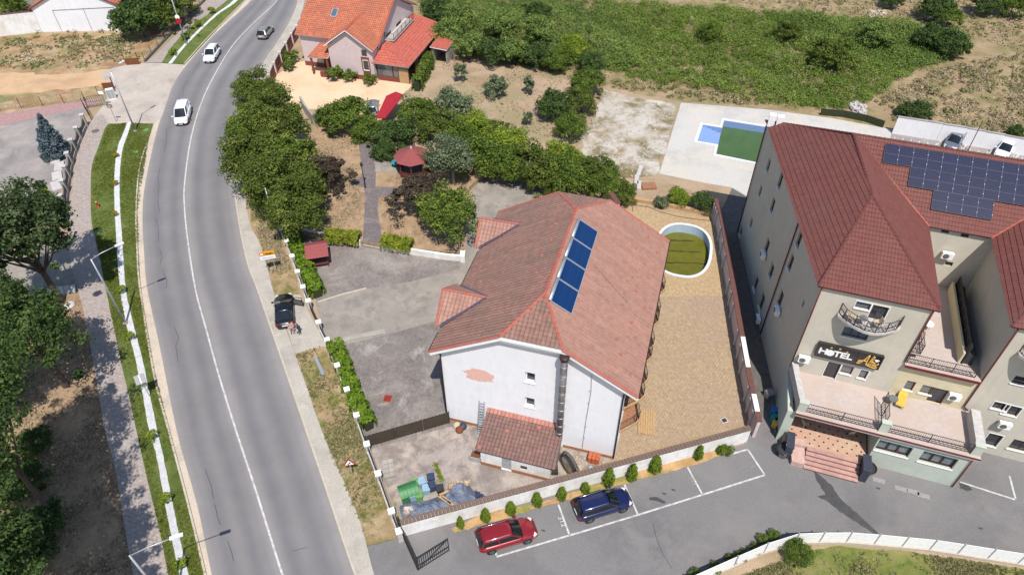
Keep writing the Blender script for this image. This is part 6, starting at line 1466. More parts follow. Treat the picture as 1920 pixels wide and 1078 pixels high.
street_lamp('slim grey street lamp beside the white gravel strip with its arm over the verge', (237, 608), (172, 488), (218, 460), 8.4)
street_lamp('grey street lamp at the bottom left reaching over the gravel strip', (330, 1150), (275, 1042), (340, 1002), 8.6)
l4 = street_lamp('street lamp beside the upper verge with a round red sign on it', (350, 84), (325, 0), (340, -10), 8.6)
rs_ = thing('round_sign', 'round red and white sign discs fixed to the upper street lamp', 'sign', G(350, 84)+Vector((0, -.12, 3.9))); mb = MB(); mb.tube([(0, 0, 0), (0, -.04, 0)], .45, 20); mb.build('disc', MATS['sign_red'], rs_); mb = MB(); mb.tube([(0, .01, .62), (0, -.03, .62)], .36, 18); mb.build('upper_disc', MATS['sign_white'], rs_)
fp = thing('utility_pole', 'thin grey utility pole rising in front of the road trees', 'pole', G(525, 447)); mb = MB(); mb.tube([(0, 0, 0), (0, 0, 6.8)], [.1, .06], 10); mb.build('pole', MATS['galv'], fp, True); mb = MB(); mb.box((0, 0, .1), (.3, .3, .2)); mb.build('base', MATS['concrete'], fp)
gp = thing('lamp_post', 'dark slim lamp post lying in view along the garden path', 'lamp post', G(685, 352, GZ)); mb = MB(); mb.tube([(0, 0, 0), (0, 0, .8), (0, 0, 3.0)], [.09, .06, .05], 8); mb.build('pole', MATS['black_metal'], gp, True); mb = MB(); mb.lathe((0, 0, 3.0), [(.06, 0), (.16, .1), (.18, .4), (.05, .55)], 10); mb.build('lantern', MATS['black_metal'], gp); mb = MB(); mb.lathe((0, 0, 1.25), [(.06, 0), (.1, .05), (.06, .1)], 8); mb.build('collar', MATS['black_metal'], gp)
bp = thing('yard_mast', 'thin dark pole standing behind the hotel by the white wall', 'pole', G(1815, 282)); mb = MB(); mb.tube([(0, 0, 0), (0, 0, 4.2)], .05, 8); mb.build('pole', MATS['iron'], bp)
gp['label'] = 'dark slim lamp post standing on the garden path'
def sign_posts(t, w, h, xs=(-.5, .5)):
    for x in xs: mb = MB(); mb.bar((x*w, .05, 0), (x*w, .05, h), .07); mb.build('post', MATS['galv'], t)
b = G(512, 512); sn = thing('town_sign', 'orange and white town name sign on the road verge', 'sign', b, math.radians(14)); sign_posts(sn, 1.0, 3.0, (-.38, .38))
def panel(t, nm, w, h, z, mat, y=-.02): mb = MB(); mb.box((0, y, z), (w, .05, h)); return mb.build(nm, MATS[mat], t)
panel(sn, 'orange_panel', 1.5, .52, 2.72, 'sign_orange'); panel(sn, 'name_panel', 1.5, .45, 2.2, 'sign_white')
text_mesh('town_name', 'Sânmartin', .3, MATS['sign_blue_text'], sn, (0, -.055, 2.2), R90, .003)
mb = MB(); mb.tube([(-.52, -.045, 2.72), (-.52, -.06, 2.72)], .2, 18); mb.build('disc', MATS['sign_red'], sn); mb = MB(); mb.tube([(-.52, -.06, 2.72), (-.52, -.07, 2.72)], .15, 18); mb.build('disc_face', MATS['sign_white'], sn); mb = MB(); mb.bar((-.62, -.075, 2.62), (-.42, -.075, 2.82), .03, .005); mb.build('disc_bar', MATS['sign_red'], sn)
mb = MB()
for x, w, h in ((-.15, .16, .14), (.02, .1, .24), (.14, .2, .12), (.34, .2, .18), (.52, .24, .08)): mb.box((x, -.05, 2.6+h/2), (w, .01, h))
mb.build('skyline_pictogram', MATS['sign_black'], sn)
b = G(662, 893); ws = thing('warning_sign', 'red-edged triangular warning sign with a bend symbol on the verge', 'sign', b, math.radians(8)); sign_posts(ws, .1, 2.0, (0,))
def tri(nm, r, y, mat): mb = MB(); P_ = [(r*math.sin(a), 0, 1.95+r*math.cos(a)) for a in (0, 2.094, 4.189)]; mb.add([(p[0], y, p[2]) for p in P_]+[(p[0], y+.03, p[2]) for p in P_], [(0, 2, 1)[::-1], (3, 4, 5)[::-1], (0, 1, 4, 3), (1, 2, 5, 4), (2, 0, 3, 5)]); mb.build(nm, MATS[mat], ws)
tri('plate', .58, -.03, 'sign_red'); tri('face', .4, -.045, 'sign_white')
mb = MB(); mb.tube([(-.08, -.05, 1.78), (-.1, -.05, 1.9), (.04, -.05, 1.95), (.08, -.05, 2.0), (.02, -.05, 2.12)], .035, 6); mb.build('bend_symbol', MATS['sign_black'], ws)
b = G(282, 745); so_ = thing('solar_sign', 'small solar panel on a short post beside the gravel strip', 'sign', b, math.radians(30)); sign_posts(so_, .1, 2.3, (0,))
mb = MB(); mb.add([(-.42, -.3, 2.25), (.42, -.3, 2.25), (.42, .35, 2.75), (-.42, .35, 2.75), (-.42, -.27, 2.2), (.42, -.27, 2.2), (.42, .38, 2.7), (-.42, .38, 2.7)], [(0, 1, 2, 3), (7, 6, 5, 4), (0, 4, 5, 1), (1, 5, 6, 2), (2, 6, 7, 3), (3, 7, 4, 0)]); mb.build('panel', MATS['slate_cap'], so_)
mb = MB(); mb.bar((0, -.32, 2.26), (0, .36, 2.77), .04, .02); mb.build('rib', MATS['galv'], so_); mb = MB(); mb.box((.05, -.02, 1.8), (.5, .06, .5)); mb.build('sign_back', MATS['steel'], so_)
for lab, (x, y), h, w, mt in (('small brown sign frame on the pavement by the apron', (218, 229), 2.6, .7, 'oxide_red'), ('small white plate on a post by the driveway gate', (200, 200), 2.3, .7, 'sign_white')):
    t = thing('small_sign', lab, 'sign', G(x, y)); sign_posts(t, .1, h, (0,))
    mb = MB(); mb.box((0, 0, h-.2), (w, .05, .45)); mb.build('panel', MATS[mt], t)
    if mt == 'oxide_red': mb = MB(); mb.box((0, -.03, h-.2), (w*.8, .02, .3)); mb.build('face', MATS['concrete'], t)
hy = thing('fire_hydrant', 'small red fire hydrant on the grass verge', 'hydrant', G(185, 389, .11)); mb = MB(); mb.lathe((0, 0, 0), [(.16, 0), (.16, .06), (.1, .08), (.1, .55), (.13, .58), (.12, .72), (.03, .8)], 12); mb.build('body', MATS['hydrant_red'], hy, True)
for s in (-1, 1): mb = MB(); mb.tube([(0, 0, .45), (s*.2, 0, .45)], .05, 8); mb.build('outlet', MATS['hydrant_red'], hy, True)
mb = MB(); mb.lathe((0, 0, .78), [(.1, 0), (.08, .06), (.02, .1)], 10); mb.build('cap', MATS['gold'], hy)
mc = thing('manhole_cover', 'round manhole cover in the left pavement', 'manhole cover', G(179, 246, .1)); mb = MB(); mb.lathe((0, 0, 0), [(.5, 0), (.5, .012), (.42, .014), (.05, .014)], 24); mb.build('cover', MATS['concrete_dark'], mc)
mc = thing('drain_cover', 'square rusty drain cover in the grey paved yard', 'drain cover', G(727, 747, .008), math.radians(-8)); mb = MB(); mb.box((0, 0, .015), (.85, .85, .03)); mb.build('frame', MATS['plinth_tan'], mc); mb = MB(); mb.box((0, 0, .036), (.66, .66, .012)); mb.build('lid', MATS['oxide_red'], mc)
mc = thing('drain_grate', 'small dark drain grate in the tan terrace paving', 'drain cover', G(1358, 788, .008), math.radians(20)); mb = MB(); mb.box((0, 0, .012), (.55, .5, .024)); mb.build('frame', MATS['stone_white'], mc); mb = MB(); mb.box((0, 0, .028), (.4, .36, .01)); mb.build('grate', MATS['iron'], mc)
bn = thing('stone_bench', 'long weathered concrete beam bench on the dry verge', 'bench', G(600, 690), math.radians(-62)); mb = MB(); mb.box((-.1, 0, .32), (2.6, .3, .12)); mb.build('seat', MATS['galv'], bn)
for x in (-1, .9): mb = MB(); mb.box((x, 0, .13), (.3, .3, .26)); mb.build('leg', MATS['concrete'], bn)
mb = MB(); mb.box((-1.35, .1, .45), (.8, .1, .1), .1); mb.build('plank', MATS['wood_pale'], bn)
tk = thing('information_board', 'grey slatted board leaning under the trees on the left', 'board', G(118, 550), .2)
for k in range(5): mb = MB(); mb.bar((-1.1+k*.55, -.2, .1), (-1.1+k*.55, .25, .75), .48, .05); mb.build('slat', MATS['galv'], tk)
for x in (-1.1, 1.1): mb = MB(); mb.bar((x, .3, 0), (x, .25, .75), .08); mb.build('leg', MATS['iron'], tk)
st_ = thing('white_stone', 'pale round stone slab beside the left pavement', 'stone', G(131, 573)); mb = MB(); mb.lathe((0, 0, 0), [(.5, 0), (.55, .1), (.45, .22), (.05, .25)], 9); mb.build('stone', MATS['stone_white'], st_)
for k, (x, y) in enumerate(((184, 434), (254, 285), (274, 244), (1028, 0))):
    if k < 3: t = thing('valve_cover', 'small round green-grey cover in the verge grass, %s' % ('beside the bare patch', 'beside the kerb', 'near the end of the verge')[k], 'cover', G(x, y, .12)); mb = MB(); mb.lathe((0, 0, 0), [(.35, 0), (.33, .02), (.02, .03)], 14); mb.build('lid', MATS['green_crate'], t)
# ================================================================ clutter of the service yard
dz = G(768, 930); db = thing('dumpster', 'large green plastic container with curved lid in the service yard', 'dumpster', dz, math.radians(22))
mb = MB(); mb.box((0, 0, .55), (1.35, 1.1, .8), 0, 0, (1.08, 1.1)); mb.build('body', MATS['green_plastic'], db)
mb = MB(); k = 8; pr = [(-.62+1.24*i/k, .98+.33*math.sin(math.pi*i/k)) for i in range(k+1)]
mb.add([(-.74, y, z) for y, z in pr]+[(.74, y, z) for y, z in pr], [(i, k+1+i, k+2+i, i+1) for i in range(k)]+[tuple(range(k+1)), tuple(range(2*k+1, k, -1))]); mb.build('lid', MATS['green_plastic'], db)
mb = MB()
for x in (-.45, -.15, .15, .45): mb.tube([(x, y, z+.01) for y, z in pr], .02, 5)
mb.build('rib', MATS['green_plastic'], db)
for x in (-.55, .55):
    for y in (-.4, .4): mb = MB(); mb.tube([(x-.04, y, .1), (x+.04, y, .1)], .1, 10); mb.build('wheel', MATS['rubber'], db)
CR = [(779, 908, 'green_crate', 'bright green wheelie bin at the far left of the bin group'), (792, 905, 'blue_crate', 'pale blue wheelie bin behind the green ones'), (800, 918, 'blue_crate', 'pale blue speckled bin beside the navy bins'), (775, 929, 'blue_crate', 'pale blue bin right against the dumpster'), (787, 930, 'green_crate', 'green wheelie bin in front, next to the tarp'), (809, 897, 'navy_crate', 'farthest small navy bin of the group'), (811, 912, 'navy_crate', 'large navy bin in the middle of the group'), (826, 918, 'black_plastic', 'black bin at the right end of the group')]
for x, y, mt, lab in CR:
    p = G(x, y+6); t = thing('wheelie_bin', lab, 'bin', p, math.radians(18+rnd.uniform(-6, 6)), 'bins in the service yard'); h = .85
    mb = MB(); mb.box((0, 0, h/2), (.46, .46, h-.1), 0, 0, (1.2, 1.2)); mb.build('body', MATS[mt], t); mb = MB(); mb.box((0, 0, h-.02), (.62, .62, .07), 0, 0, (.9, .9)); mb.build('lid', MATS[mt], t); mb = MB(); mb.tube([(-.2, .33, h-.08), (.2, .33, h-.08)], .025, 6); mb.build('handle', MATS[mt], t)
    for s in (-1, 1): mb = MB(); mb.tube([(s*.2-.03, .24, .1), (s*.2+.03, .24, .1)], .1, 8); mb.build('wheel', MATS['rubber'], t)
# blue tarpaulin over a heap
tpx = [(748, 948), (770, 938), (800, 938), (822, 930), (845, 912), (862, 904), (880, 908), (890, 922), (905, 935), (908, 942), (760, 985), (750, 965)]; tpw = [G(x, y) for x, y in tpx]; tc = G(825, 945)
tp = thing('tarpaulin', 'crumpled blue-grey tarpaulin over a heap along the white wall', 'tarpaulin', tc); mb = MB(); xs = [p.x for p in tpw]; ys = [p.y for p in tpw]; nx, ny = 90, 60; idx = {}
rng = np.random.default_rng(5); W_ = rng.normal(size=(14, 2))*2.2; Ph = rng.uniform(0, 6.3, 14)
gx = np.linspace(min(xs), max(xs), nx); gy = np.linspace(min(ys), max(ys), ny); PP = np.array([(a, b) for a in gx for b in gy]); ins = in_poly(PP, [(p.x, p.y) for p in tpw])
def edge_d(p):
    m_ = 9
    for a, b in zip(tpw, tpw[1:]+tpw[:1]):
        a2, b2 = np.array(a[:2]), np.array(b[:2]); t_ = np.clip((p-a2).dot(b2-a2)/((b2-a2).dot(b2-a2)), 0, 1); m_ = min(m_, np.linalg.norm(p-(a2+(b2-a2)*t_)))
    return m_
for i, p in enumerate(PP):
    if not ins[i]: continue
    e = edge_d(p); w_ = np.abs(np.sin(p@W_.T+Ph)).mean(); w2 = (1-np.abs(np.sin(p[0]*3.1+p[1]*1.3+2*math.sin(p[1]*2))))**3; bl = math.exp(-((p[0]-G(868, 920).x)**2+(p[1]-G(868, 920).y)**2)/1.6)
    idx[i] = len(mb.v); mb.v.append((p[0]-tc.x, p[1]-tc.y, min(1, e/.7)*(.25+.9*(w_-.45)+.3*w2+.75*bl)+.02))
for a in range(nx-1):
    for b_ in range(ny-1):
        q = [a*ny+b_, (a+1)*ny+b_, (a+1)*ny+b_+1, a*ny+b_+1]
        if all(k in idx for k in q): mb.f.append(tuple(idx[k] for k in q)); mb.m.append(0)
mb.build('sheet', MATS['tarp'], tp, True)
def rubble(name, label, px, n, s, mat, seed, z=0, hz=.5, cat='rubble'):
    P_, rg = scatter(px, n, seed); mb = MB()
    for x, y in P_:
        k = s*rg.uniform(.4, 1.3); mb.box((x, y, z+rg.uniform(.3, hz+.3)*k), (k*rg.uniform(.6, 1.4), k*rg.uniform(.5, 1), k*rg.uniform(.3, .7)), rg.uniform(0, 3), 0, (rg.uniform(.5, 1), rg.uniform(.5, 1)))
    return tag(mb.build(name, MATS[mat], kind='stuff'), label, cat)
rubble('debris', 'broken boards and stones strewn on the blue tarpaulin', [(845, 918), (868, 910), (880, 918), (865, 932), (845, 932)], 60, .28, 'rubble', 3, .75, .8)
rubble('debris', 'small heap of pale stones on the tarpaulin near the street fence', [(757, 958), (774, 955), (776, 968), (760, 972)], 40, .25, 'rubble', 4, .35, .6)
rubble('debris', 'dark rags and scraps at the right end of the tarpaulin', [(888, 922), (905, 930), (912, 940), (893, 945)], 40, .3, 'navy_crate', 5, .05, .6)
for k, (x, y, a, l) in enumerate(((833, 938, -.6, 1.3), (842, 942, -.7, 1.5), (832, 926, .5, .9), (874, 915, 1.2, 1.4))): t = thing('plank', ('pale wooden plank on the tarpaulin beside its middle fold', 'longest pale plank lying across the tarpaulin', 'short wide pale board on the tarpaulin', 'plank at the top of the tarpaulin heap')[k], 'plank', G(x, y, .55)+Vector((0, 0, .15)), a); mb = MB(); mb.box((0, 0, 0), (l, .18, .06)); mb.build('board', MATS['wood_pale'], t)
bk = thing('block_stack', 'grey hollow concrete blocks stacked beside the street fence', 'blocks', G(728, 877), math.radians(15))
for i in range(2):
    for j in range(4): mb = MB(); mb.box((i*.45-.2, -.8+j*.42, .12), (.42, .38, .24)); mb.build('block', MATS['galv' if False else 'concrete'], bk)
wc = G(1066, 884); wl_ = thing('cable_reel', 'upright stone-coloured reel wound with black hose beside the flue', 'reel', wc, math.radians(-58))
mb = MB(); mb.tube([(0, -.07, .95), (0, .07, .95)], .92, 26); mb.build('disc', MATS['rubble'], wl_)
for k in range(5):
    mb = MB(); mb.tube([((.98+.04*k)*math.cos(t*.33), -.16+.08*k, .97+(.94+.04*k)*math.sin(t*.33)) for t in range(20)], .035, 5); mb.build('hose_coil', MATS['rubber'], wl_, True)
mb = MB(); mb.bar((-.5, 0, .05), (.5, 0, .05), .4, .1); mb.build('foot', MATS['iron'], wl_)
ob = thing('brick_stack', 'stack of orange hollow bricks at the foot of the white wall', 'bricks', G(1113, 862), math.radians(-16))
for i in range(3):
    for j in range(3):
        for k in range(3 if j < 2 else 2): mb = MB(); mb.box((i*.32-.3, j*.28-.3, .12+k*.25), (.29, .25, .23), rnd.uniform(-.06, .06)); mb.build('brick', MATS['orange_brick'], ob)
mb = MB(); mb.box((-.1, -.55, .12), (.3, .25, .24)); tag(mb.build('blue_bucket', MATS['blue_crate'], loc=G(1108, 868)), 'pale blue tub in front of the orange bricks', 'tub')
rubble('gravel_scraps', 'scattered grey rubble beside the well cover', [(1080, 850), (1140, 862), (1120, 880), (1075, 888)], 120, .14, 'rubble', 9)
tr_ = thing('trough', 'grey trough standing at the corner of the lean-to shed', 'trough', G(893, 858), math.radians(-16))
for a in ((-.45, 0, .1, .8), (.45, 0, .1, .8), (0, -.38, .98, .08), (0, .38, .98, .08)): mb = MB(); mb.box((a[0], a[1], .3), (a[2], a[3], .5)); mb.build('side', MATS['galv'], tr_)
mb = MB(); mb.box((0, 0, .15), (.8, .7, .25)); mb.build('filling', MATS['rust'], tr_)
for k, (x, y, mt, lab) in enumerate(((857, 800, 'cloth_beige', 'beige sack by the wall left of the ladder'), (868, 802, 'navy_crate', 'dark blue sack by the ladder foot'), (862, 808, 'rust', 'brown sack in front of the other sacks'))):
    t = thing('sack', lab, 'sack', G(x, y)); mb = MB(); mb.lathe((0, 0, 0), [(.28, 0), (.36, .15), (.33, .35), (.15, .5), (.05, .52)], 9); mb.build('bag', MATS[mt], t, True)
tl_ = thing('timber_stack', 'orange timber boards stacked on the tan terrace', 'timber', G(1212, 792), math.radians(-10))
for i in range(7): mb = MB(); mb.box((-.6+i*.2, 0, .08), (.185, 2.6+rnd.uniform(-.2, .2), .1)); mb.build('board', MATS['orange_brick' if False else 'wood_pale'], tl_)
# hotel alley bins
for k, (x, y, mt, lab) in enumerate(((1440, 745, 'steel', 'grey sack trolley in the alley by the hotel'), (1452, 790, 'teal', 'dark green bin in the hotel alley'), (1455, 800, 'yellow_cloth', 'yellow crate in the hotel alley'), (1458, 815, 'black_plastic', 'black crate nearest the hotel steps'), (1449, 778, 'sign_blue_text', 'blue tub in the hotel alley'))):
    t = thing('alley_bin', lab, 'bin', G(x, y), .3+k*.2); mb = MB(); mb.box((0, 0, .35), (.6, .6, .7), 0, 0, (1.1, 1.1)); mb.build('body', MATS[mt], t); mb = MB(); mb.box((0, 0, .73), (.7, .7, .06)); mb.build('lid', MATS[mt], t)
# rough blocks near the pool deck
for k, (x, y, l, a, mt) in enumerate(((1199, 323, 2.3, 1.25, 'stone_white'), (1193, 340, 1.8, 1.4, 'stone_white'), (1198, 350, 1.6, 1.4, 'stone_white'), (1216, 351, 1.7, .05, 'plinth_tan'))):
    t = thing('concrete_beam', ('long pale beam lying nearest the pool deck', 'pale beam left of the longest one', 'short pale beam nearest the hedge', 'flat tan slab lying by the pale beams')[k], 'beam', G(x, y), a); mb = MB(); mb.box((0, 0, .15), (l, .5 if k < 3 else 1.2, .28)); mb.build('beam', MATS[mt], t)
gn = thing('shade_net', 'dark green shade netting lying along the back of the hotel', 'netting', G(1600, 225)); o = G(1600, 225); mb = MB(); ribbon(mb, [G(x, y)-o for x, y in ((1537, 216), (1580, 220), (1620, 228), (1655, 240))], .1, 0, 1.0); mb.build('net', MATS['leaf_dark' if False else 'hedge_core'], gn)
# ================================================================ vehicles
for nm, c, kw in (('paint_blue', (.008, .014, .075), {}), ('paint_red', (.26, .012, .018), {}), ('paint_black', (.008, .009, .012), {}), ('paint_white', (.78, .78, .79), dict(metal=0)), ('paint_silver', (.34, .35, .36), dict(metal=.6)), ('paint_grey', (.19, .21, .25), dict(metal=.5)), ('paint_taupe', (.36, .34, .3), dict(metal=.5))): paint(nm, c, **kw)
CARS = {
 # x from rear (0) to front (1): body top line, then greenhouse (x, z) corners: rear base, rear top, front top, front base
 'estate': dict(L=4.5, W=1.78, H=1.5, top=[(0, .62), (.015, .8), (.06, .92), (.3, .95), (.6, .95), (.72, .93), (.86, .84), (.96, .7), (1, .5)], gh=[(.02, .95), (.08, 1.46), (.56, 1.5), (.73, .95)]),
 'suv': dict(L=4.3, W=1.82, H=1.65, top=[(0, .7), (.015, .9), (.06, 1.0), (.3, 1.02), (.6, 1.02), (.72, 1.0), (.87, .94), (.97, .78), (1, .55)], gh=[(.02, 1.0), (.07, 1.6), (.56, 1.64), (.73, 1.02)]),
 'coupe': dict(L=4.7, W=1.85, H=1.42, top=[(0, .62), (.015, .82), (.08, .98), (.2, .98), (.4, .95), (.68, .93), (.85, .82), (.96, .68), (1, .5)], gh=[(.1, .98), (.3, 1.38), (.52, 1.42), (.72, .93)]),
 'hatch': dict(L=4.1, W=1.76, H=1.5, top=[(0, .62), (.015, .85), (.05, .95), (.3, .97), (.6, .96), (.74, .93), (.88, .82), (.97, .68), (1, .5)], gh=[(.02, .95), (.12, 1.44), (.55, 1.5), (.76, .94)]),
 'van': dict(L=4.5, W=1.86, H=1.85, top=[(0, .7), (.01, 1.0), (.03, 1.1), (.3, 1.12), (.6, 1.12), (.76, 1.1), (.89, .98), (.97, .8), (1, .55)], gh=[(.01, 1.1), (.03, 1.78), (.62, 1.86), (.82, 1.1)]),
}
def interp(tab, x):
    for (a, va), (b, vb) in zip(tab, tab[1:]):
        if x <= b: return va+(vb-va)*(x-a)/max(1e-6, b-a)
    return tab[-1][1]
def subsurf(o, n=2):
    m = o.modifiers.new('subsurf', 'SUBSURF'); m.levels = n; m.render_levels = n; o.data.polygons.foreach_set('use_smooth', [True]*len(o.data.polygons)); return o
def car(name, label, kind, mat, loc, heading, cat='car', group=None, rails=False, panel_van=False, plate=True, open_door=False):
    K = CARS[kind]; L, W = K['L'], K['W']; t = thing(name, label, cat, loc, math.radians(heading), group); P = MATS[mat]
    xs = [0, .012, .04, .1, .16, .22, .3, .4, .5, .6, .68, .74, .8, .86, .92, .965, .99, 1]; mb = MB(); nv = 9
    for x in xs:
        e = min(x, 1-x); w = W/2*(1-.16*max(0, 1-e/.1)**2-.05*max(0, 1-e/.25)); zt = interp(K['top'], x); zb = .22+.14*max(0, 1-e/.05)
        X = (x-.5)*L; sec = [(-w*.55, zb), (-w*.96, zb+.03), (-w, zb+.25), (-w*.985, zt-.18), (-w*.86, zt-.02), (0, zt+.035), (w*.86, zt-.02), (w*.985, zt-.18), (w, zb+.25), (w*.96, zb+.03), (w*.55, zb)]
        for y, z in sec: mb.v.append((X, y, z))
    m_ = 11
    for i in range(len(xs)-1):
        for j in range(m_): a, b, c, d = i*m_+j, i*m_+(j+1) % m_, (i+1)*m_+(j+1) % m_, (i+1)*m_+j; mb.f.append((a, d, c, b)); mb.m.append(0)
    mb.f.append(tuple(range(m_))); mb.m.append(0); mb.f.append(tuple(reversed(range((len(xs)-1)*m_, len(xs)*m_)))); mb.m.append(0)
    for i in range(len(mb.f)): mb.f[i] = mb.f[i][::-1]
    body = subsurf(mb.build('body', P, t), 2)
    g = [((x-.5)*L, z) for x, z in K['gh']]; wb, wt = W/2*.9, W/2*.72
    def gpt(x, f):
        """half width of the cabin at height fraction f"""
        return wb+(wt-wb)*f
    (x0, z0), (x1, z1), (x2, z2), (x3, z3) = g
    base = lambda s: [(x0+.04, s*wb*.92, z0-.03), (x3-.03, s*wb*.9, z3-.03)]
    # roof: arched panel
    mb = MB(); nx_, ny_ = 8, 6
    for i in range(nx_+1):
        u = i/nx_; X = x1+(x2-x1)*u; Z = z1+(z2-z1)*u+.05*math.sin(math.pi*u)*.6; ww = wt*(1-.05*(2*u-1)**2)
        for j in range(ny_+1): v = -1+2*j/ny_; mb.v.append((X+.05*(1-v*v)*(1 if u > .5 else -1)*abs(2*u-1), v*ww, Z-.05*v*v))
    for i in range(nx_):
        for j in range(ny_): a = i*(ny_+1)+j; mb.f.append((a, a+ny_+1, a+ny_+2, a+1)); mb.m.append(0)
    ro = mb.build('roof', P, t, True); so_m = ro.modifiers.new('solid', 'SOLIDIFY'); so_m.thickness = .04; so_m.offset = -1
    G_ = MATS['car_glass']; rail_z = -.04
    A0, A1, A2, A3 = [(x0+.03, wb*.93, z0-.05), (x1, wt*.97, z1-.05), (x2, wt*.97, z2-.05), (x3, wb*.92, z3-.05)]
    def curved_glass(nm, lo, hi, bulge):
        mb = MB(); k = 6
        for f in (0, .5, 1):
            for j in range(k+1): v = -1+2*j/k; w_ = lo[1]+(hi[1]-lo[1])*f; mb.v.append((lo[0]+(hi[0]-lo[0])*f+bulge*(1-v*v), v*w_, lo[2]+(hi[2]-lo[2])*f+(.05*(1-v*v) if f == 1 else 0)))
        for i in range(2):
            for j in range(k): a = i*(k+1)+j; mb.f.append((a, a+1, a+k+2, a+k+1) if bulge < 0 else (a+1, a, a+k+1, a+k+2)); mb.m.append(0)
        return mb.build(nm, P if (panel_van and nm == 'rear_window') else G_, t, True)
    curved_glass('windscreen', A3, A2, .12); curved_glass('rear_window', A0, A1, -.1)
    for s in (-1, 1):
        mir_ = lambda p, q=1: Vector((p[0], s*p[1]*q, p[2]))
        mb = MB(); mb.poly([mir_(A0), mir_(A3), mir_(A2), mir_(A1)][::s]); mb.build('side_window', G_ if not panel_van else P, t)
        if panel_van: mb = MB(); a, b = Vector(mir_(A3)).lerp(Vector(mir_(A0)), .1), Vector(mir_(A3)).lerp(Vector(mir_(A0)), .36); c, d = Vector(mir_(A2)).lerp(Vector(mir_(A1)), .26), Vector(mir_(A2)).lerp(Vector(mir_(A1)), .02); o_ = Vector((0, s*.012, 0)); mb.poly([a+o_, d+o_, c+o_, b+o_][::-s]); mb.build('side_window', G_, t)
        mb = MB(); o_ = Vector((0, s*.012, .0)); mb.bar(mir_(A3)+o_, mir_(A2)+o_, .07, .05); mb.bar(mir_(A0)+o_, mir_(A1)+o_, .1, .05); mb.bar(mir_(A1)+o_+Vector((0, 0, .02)), mir_(A2)+o_+Vector((0, 0, .02)), .07, .05); q1, q2 = Vector(mir_(A0)).lerp(Vector(mir_(A3)), .47), Vector(mir_(A1)).lerp(Vector(mir_(A2)), .47); mb.bar(q1+o_, q2+o_, .03, .07, up=(1, 0, 0)); mb.build('pillar', P, t)
        mb = MB(); mb.box((x3-.12, s*(W/2+.1), z3+.02), (.14, .2, .13)); mb.bar((x3-.1, s*W/2*.93, z3), (x3-.12, s*(W/2+.04), z3+.01), .05); mb.build('mirror', P, t)
        for sx_ in (-.2*L, .02*L, .22*L): mb = MB(); mb.bar((sx_, s*W*.4925, .36), (sx_-.04, s*W*.486, interp(K['top'], .5)-.14), .016, .02, up=(1, 0, 0)); mb.build('door_seam', MATS['rubber'], t)
        for sx_ in (-.1*L, .12*L): mb = MB(); mb.box((sx_, s*W*.494, interp(K['top'], .5)-.24), (.16, .03, .03)); mb.build('door_handle', MATS['black_plastic'], t)
        mb = MB(); mb.box((L/2-.3, s*W/2*.7, interp(K['top'], .94)-.1), (.36, .3, .15), -s*.5, 0, (.8, .8)); mb.build('headlight', MATS['headlight'], t)
        mb = MB(); zt_ = K['top'][2][1]-.12; mb.box((-L/2+.09, s*W/2*.76, zt_), (.16, .22, .24), 0, 0, (.8, .9)); mb.build('tail_light', MATS['tail_red'], t)
        if rails: mb = MB(); mb.tube([(x1+.1, s*wt*.9, z1+.02), (x1+.2, s*wt*.9, z1+.08), (x2-.2, s*wt*.9, z2+.07), (x2-.08, s*wt*.9, z2-.0)], .025, 6); mb.build('roof_rail', MATS['chrome'], t, True)
        for wx in (-.31*L, .3*L):
            w_ = bpy.data.objects.new('wheel', None); COL.objects.link(w_); w_.parent = t; w_.location = (wx, s*(W/2-.1), .32); w_.rotation_euler = (math.radians(90), 0, 0)
            if 'tyre_m' not in TREE_CACHE:
                mb = MB(); mb.lathe((0, 0, 0), [(.2, -.11), (.3, -.11), (.32, -.07), (.32, .07), (.3, .11), (.2, .11)], 20); o1 = mb.build('tyre', MATS['rubber'], w_, True)
                mb = MB(); mb.lathe((0, 0, 0), [(.21, -.105), (.21, .105)], 20)
                for k in range(5): a = k*1.2566; mb.bar((.05*math.cos(a), .05*math.sin(a), .112), (.19*math.cos(a), .19*math.sin(a), .112), .06, .02); mb.bar((.05*math.cos(a), .05*math.sin(a), -.112), (.19*math.cos(a), .19*math.sin(a), -.112), .06, .02)
                o2 = mb.build('rim', MATS['steel'], w_); TREE_CACHE['tyre_m'] = (o1.data, o2.data)
            else: link('tyre', TREE_CACHE['tyre_m'][0], w_); link('rim', TREE_CACHE['tyre_m'][1], w_)
            mb = MB(); mb.tube([(wx, s*(W/2-.25), .34), (wx, s*(W/2+.004), .34)], .37, 20); mb.build('wheel_arch', MATS['rubber'], t)
    mb = MB(); mb.box((L/2-.015, 0, .45), (.06, W*.5, .2)); mb.build('grille', MATS['black_plastic'], t)
    if plate: mb = MB(); mb.box((-L/2-.005, 0, .68), (.03, .52, .12)); mb.build('licence_plate', MATS['plate'], t); mb = MB(); mb.box((L/2+.005, 0, .38), (.03, .52, .11)); mb.build('licence_plate', MATS['plate'], t)
    mb = MB(); mb.bar((x3-.02, -wb*.6, z3-.01), (x3-.06, wb*.1, z3+.03), .03, .02); mb.build('wiper', MATS['black_plastic'], t)
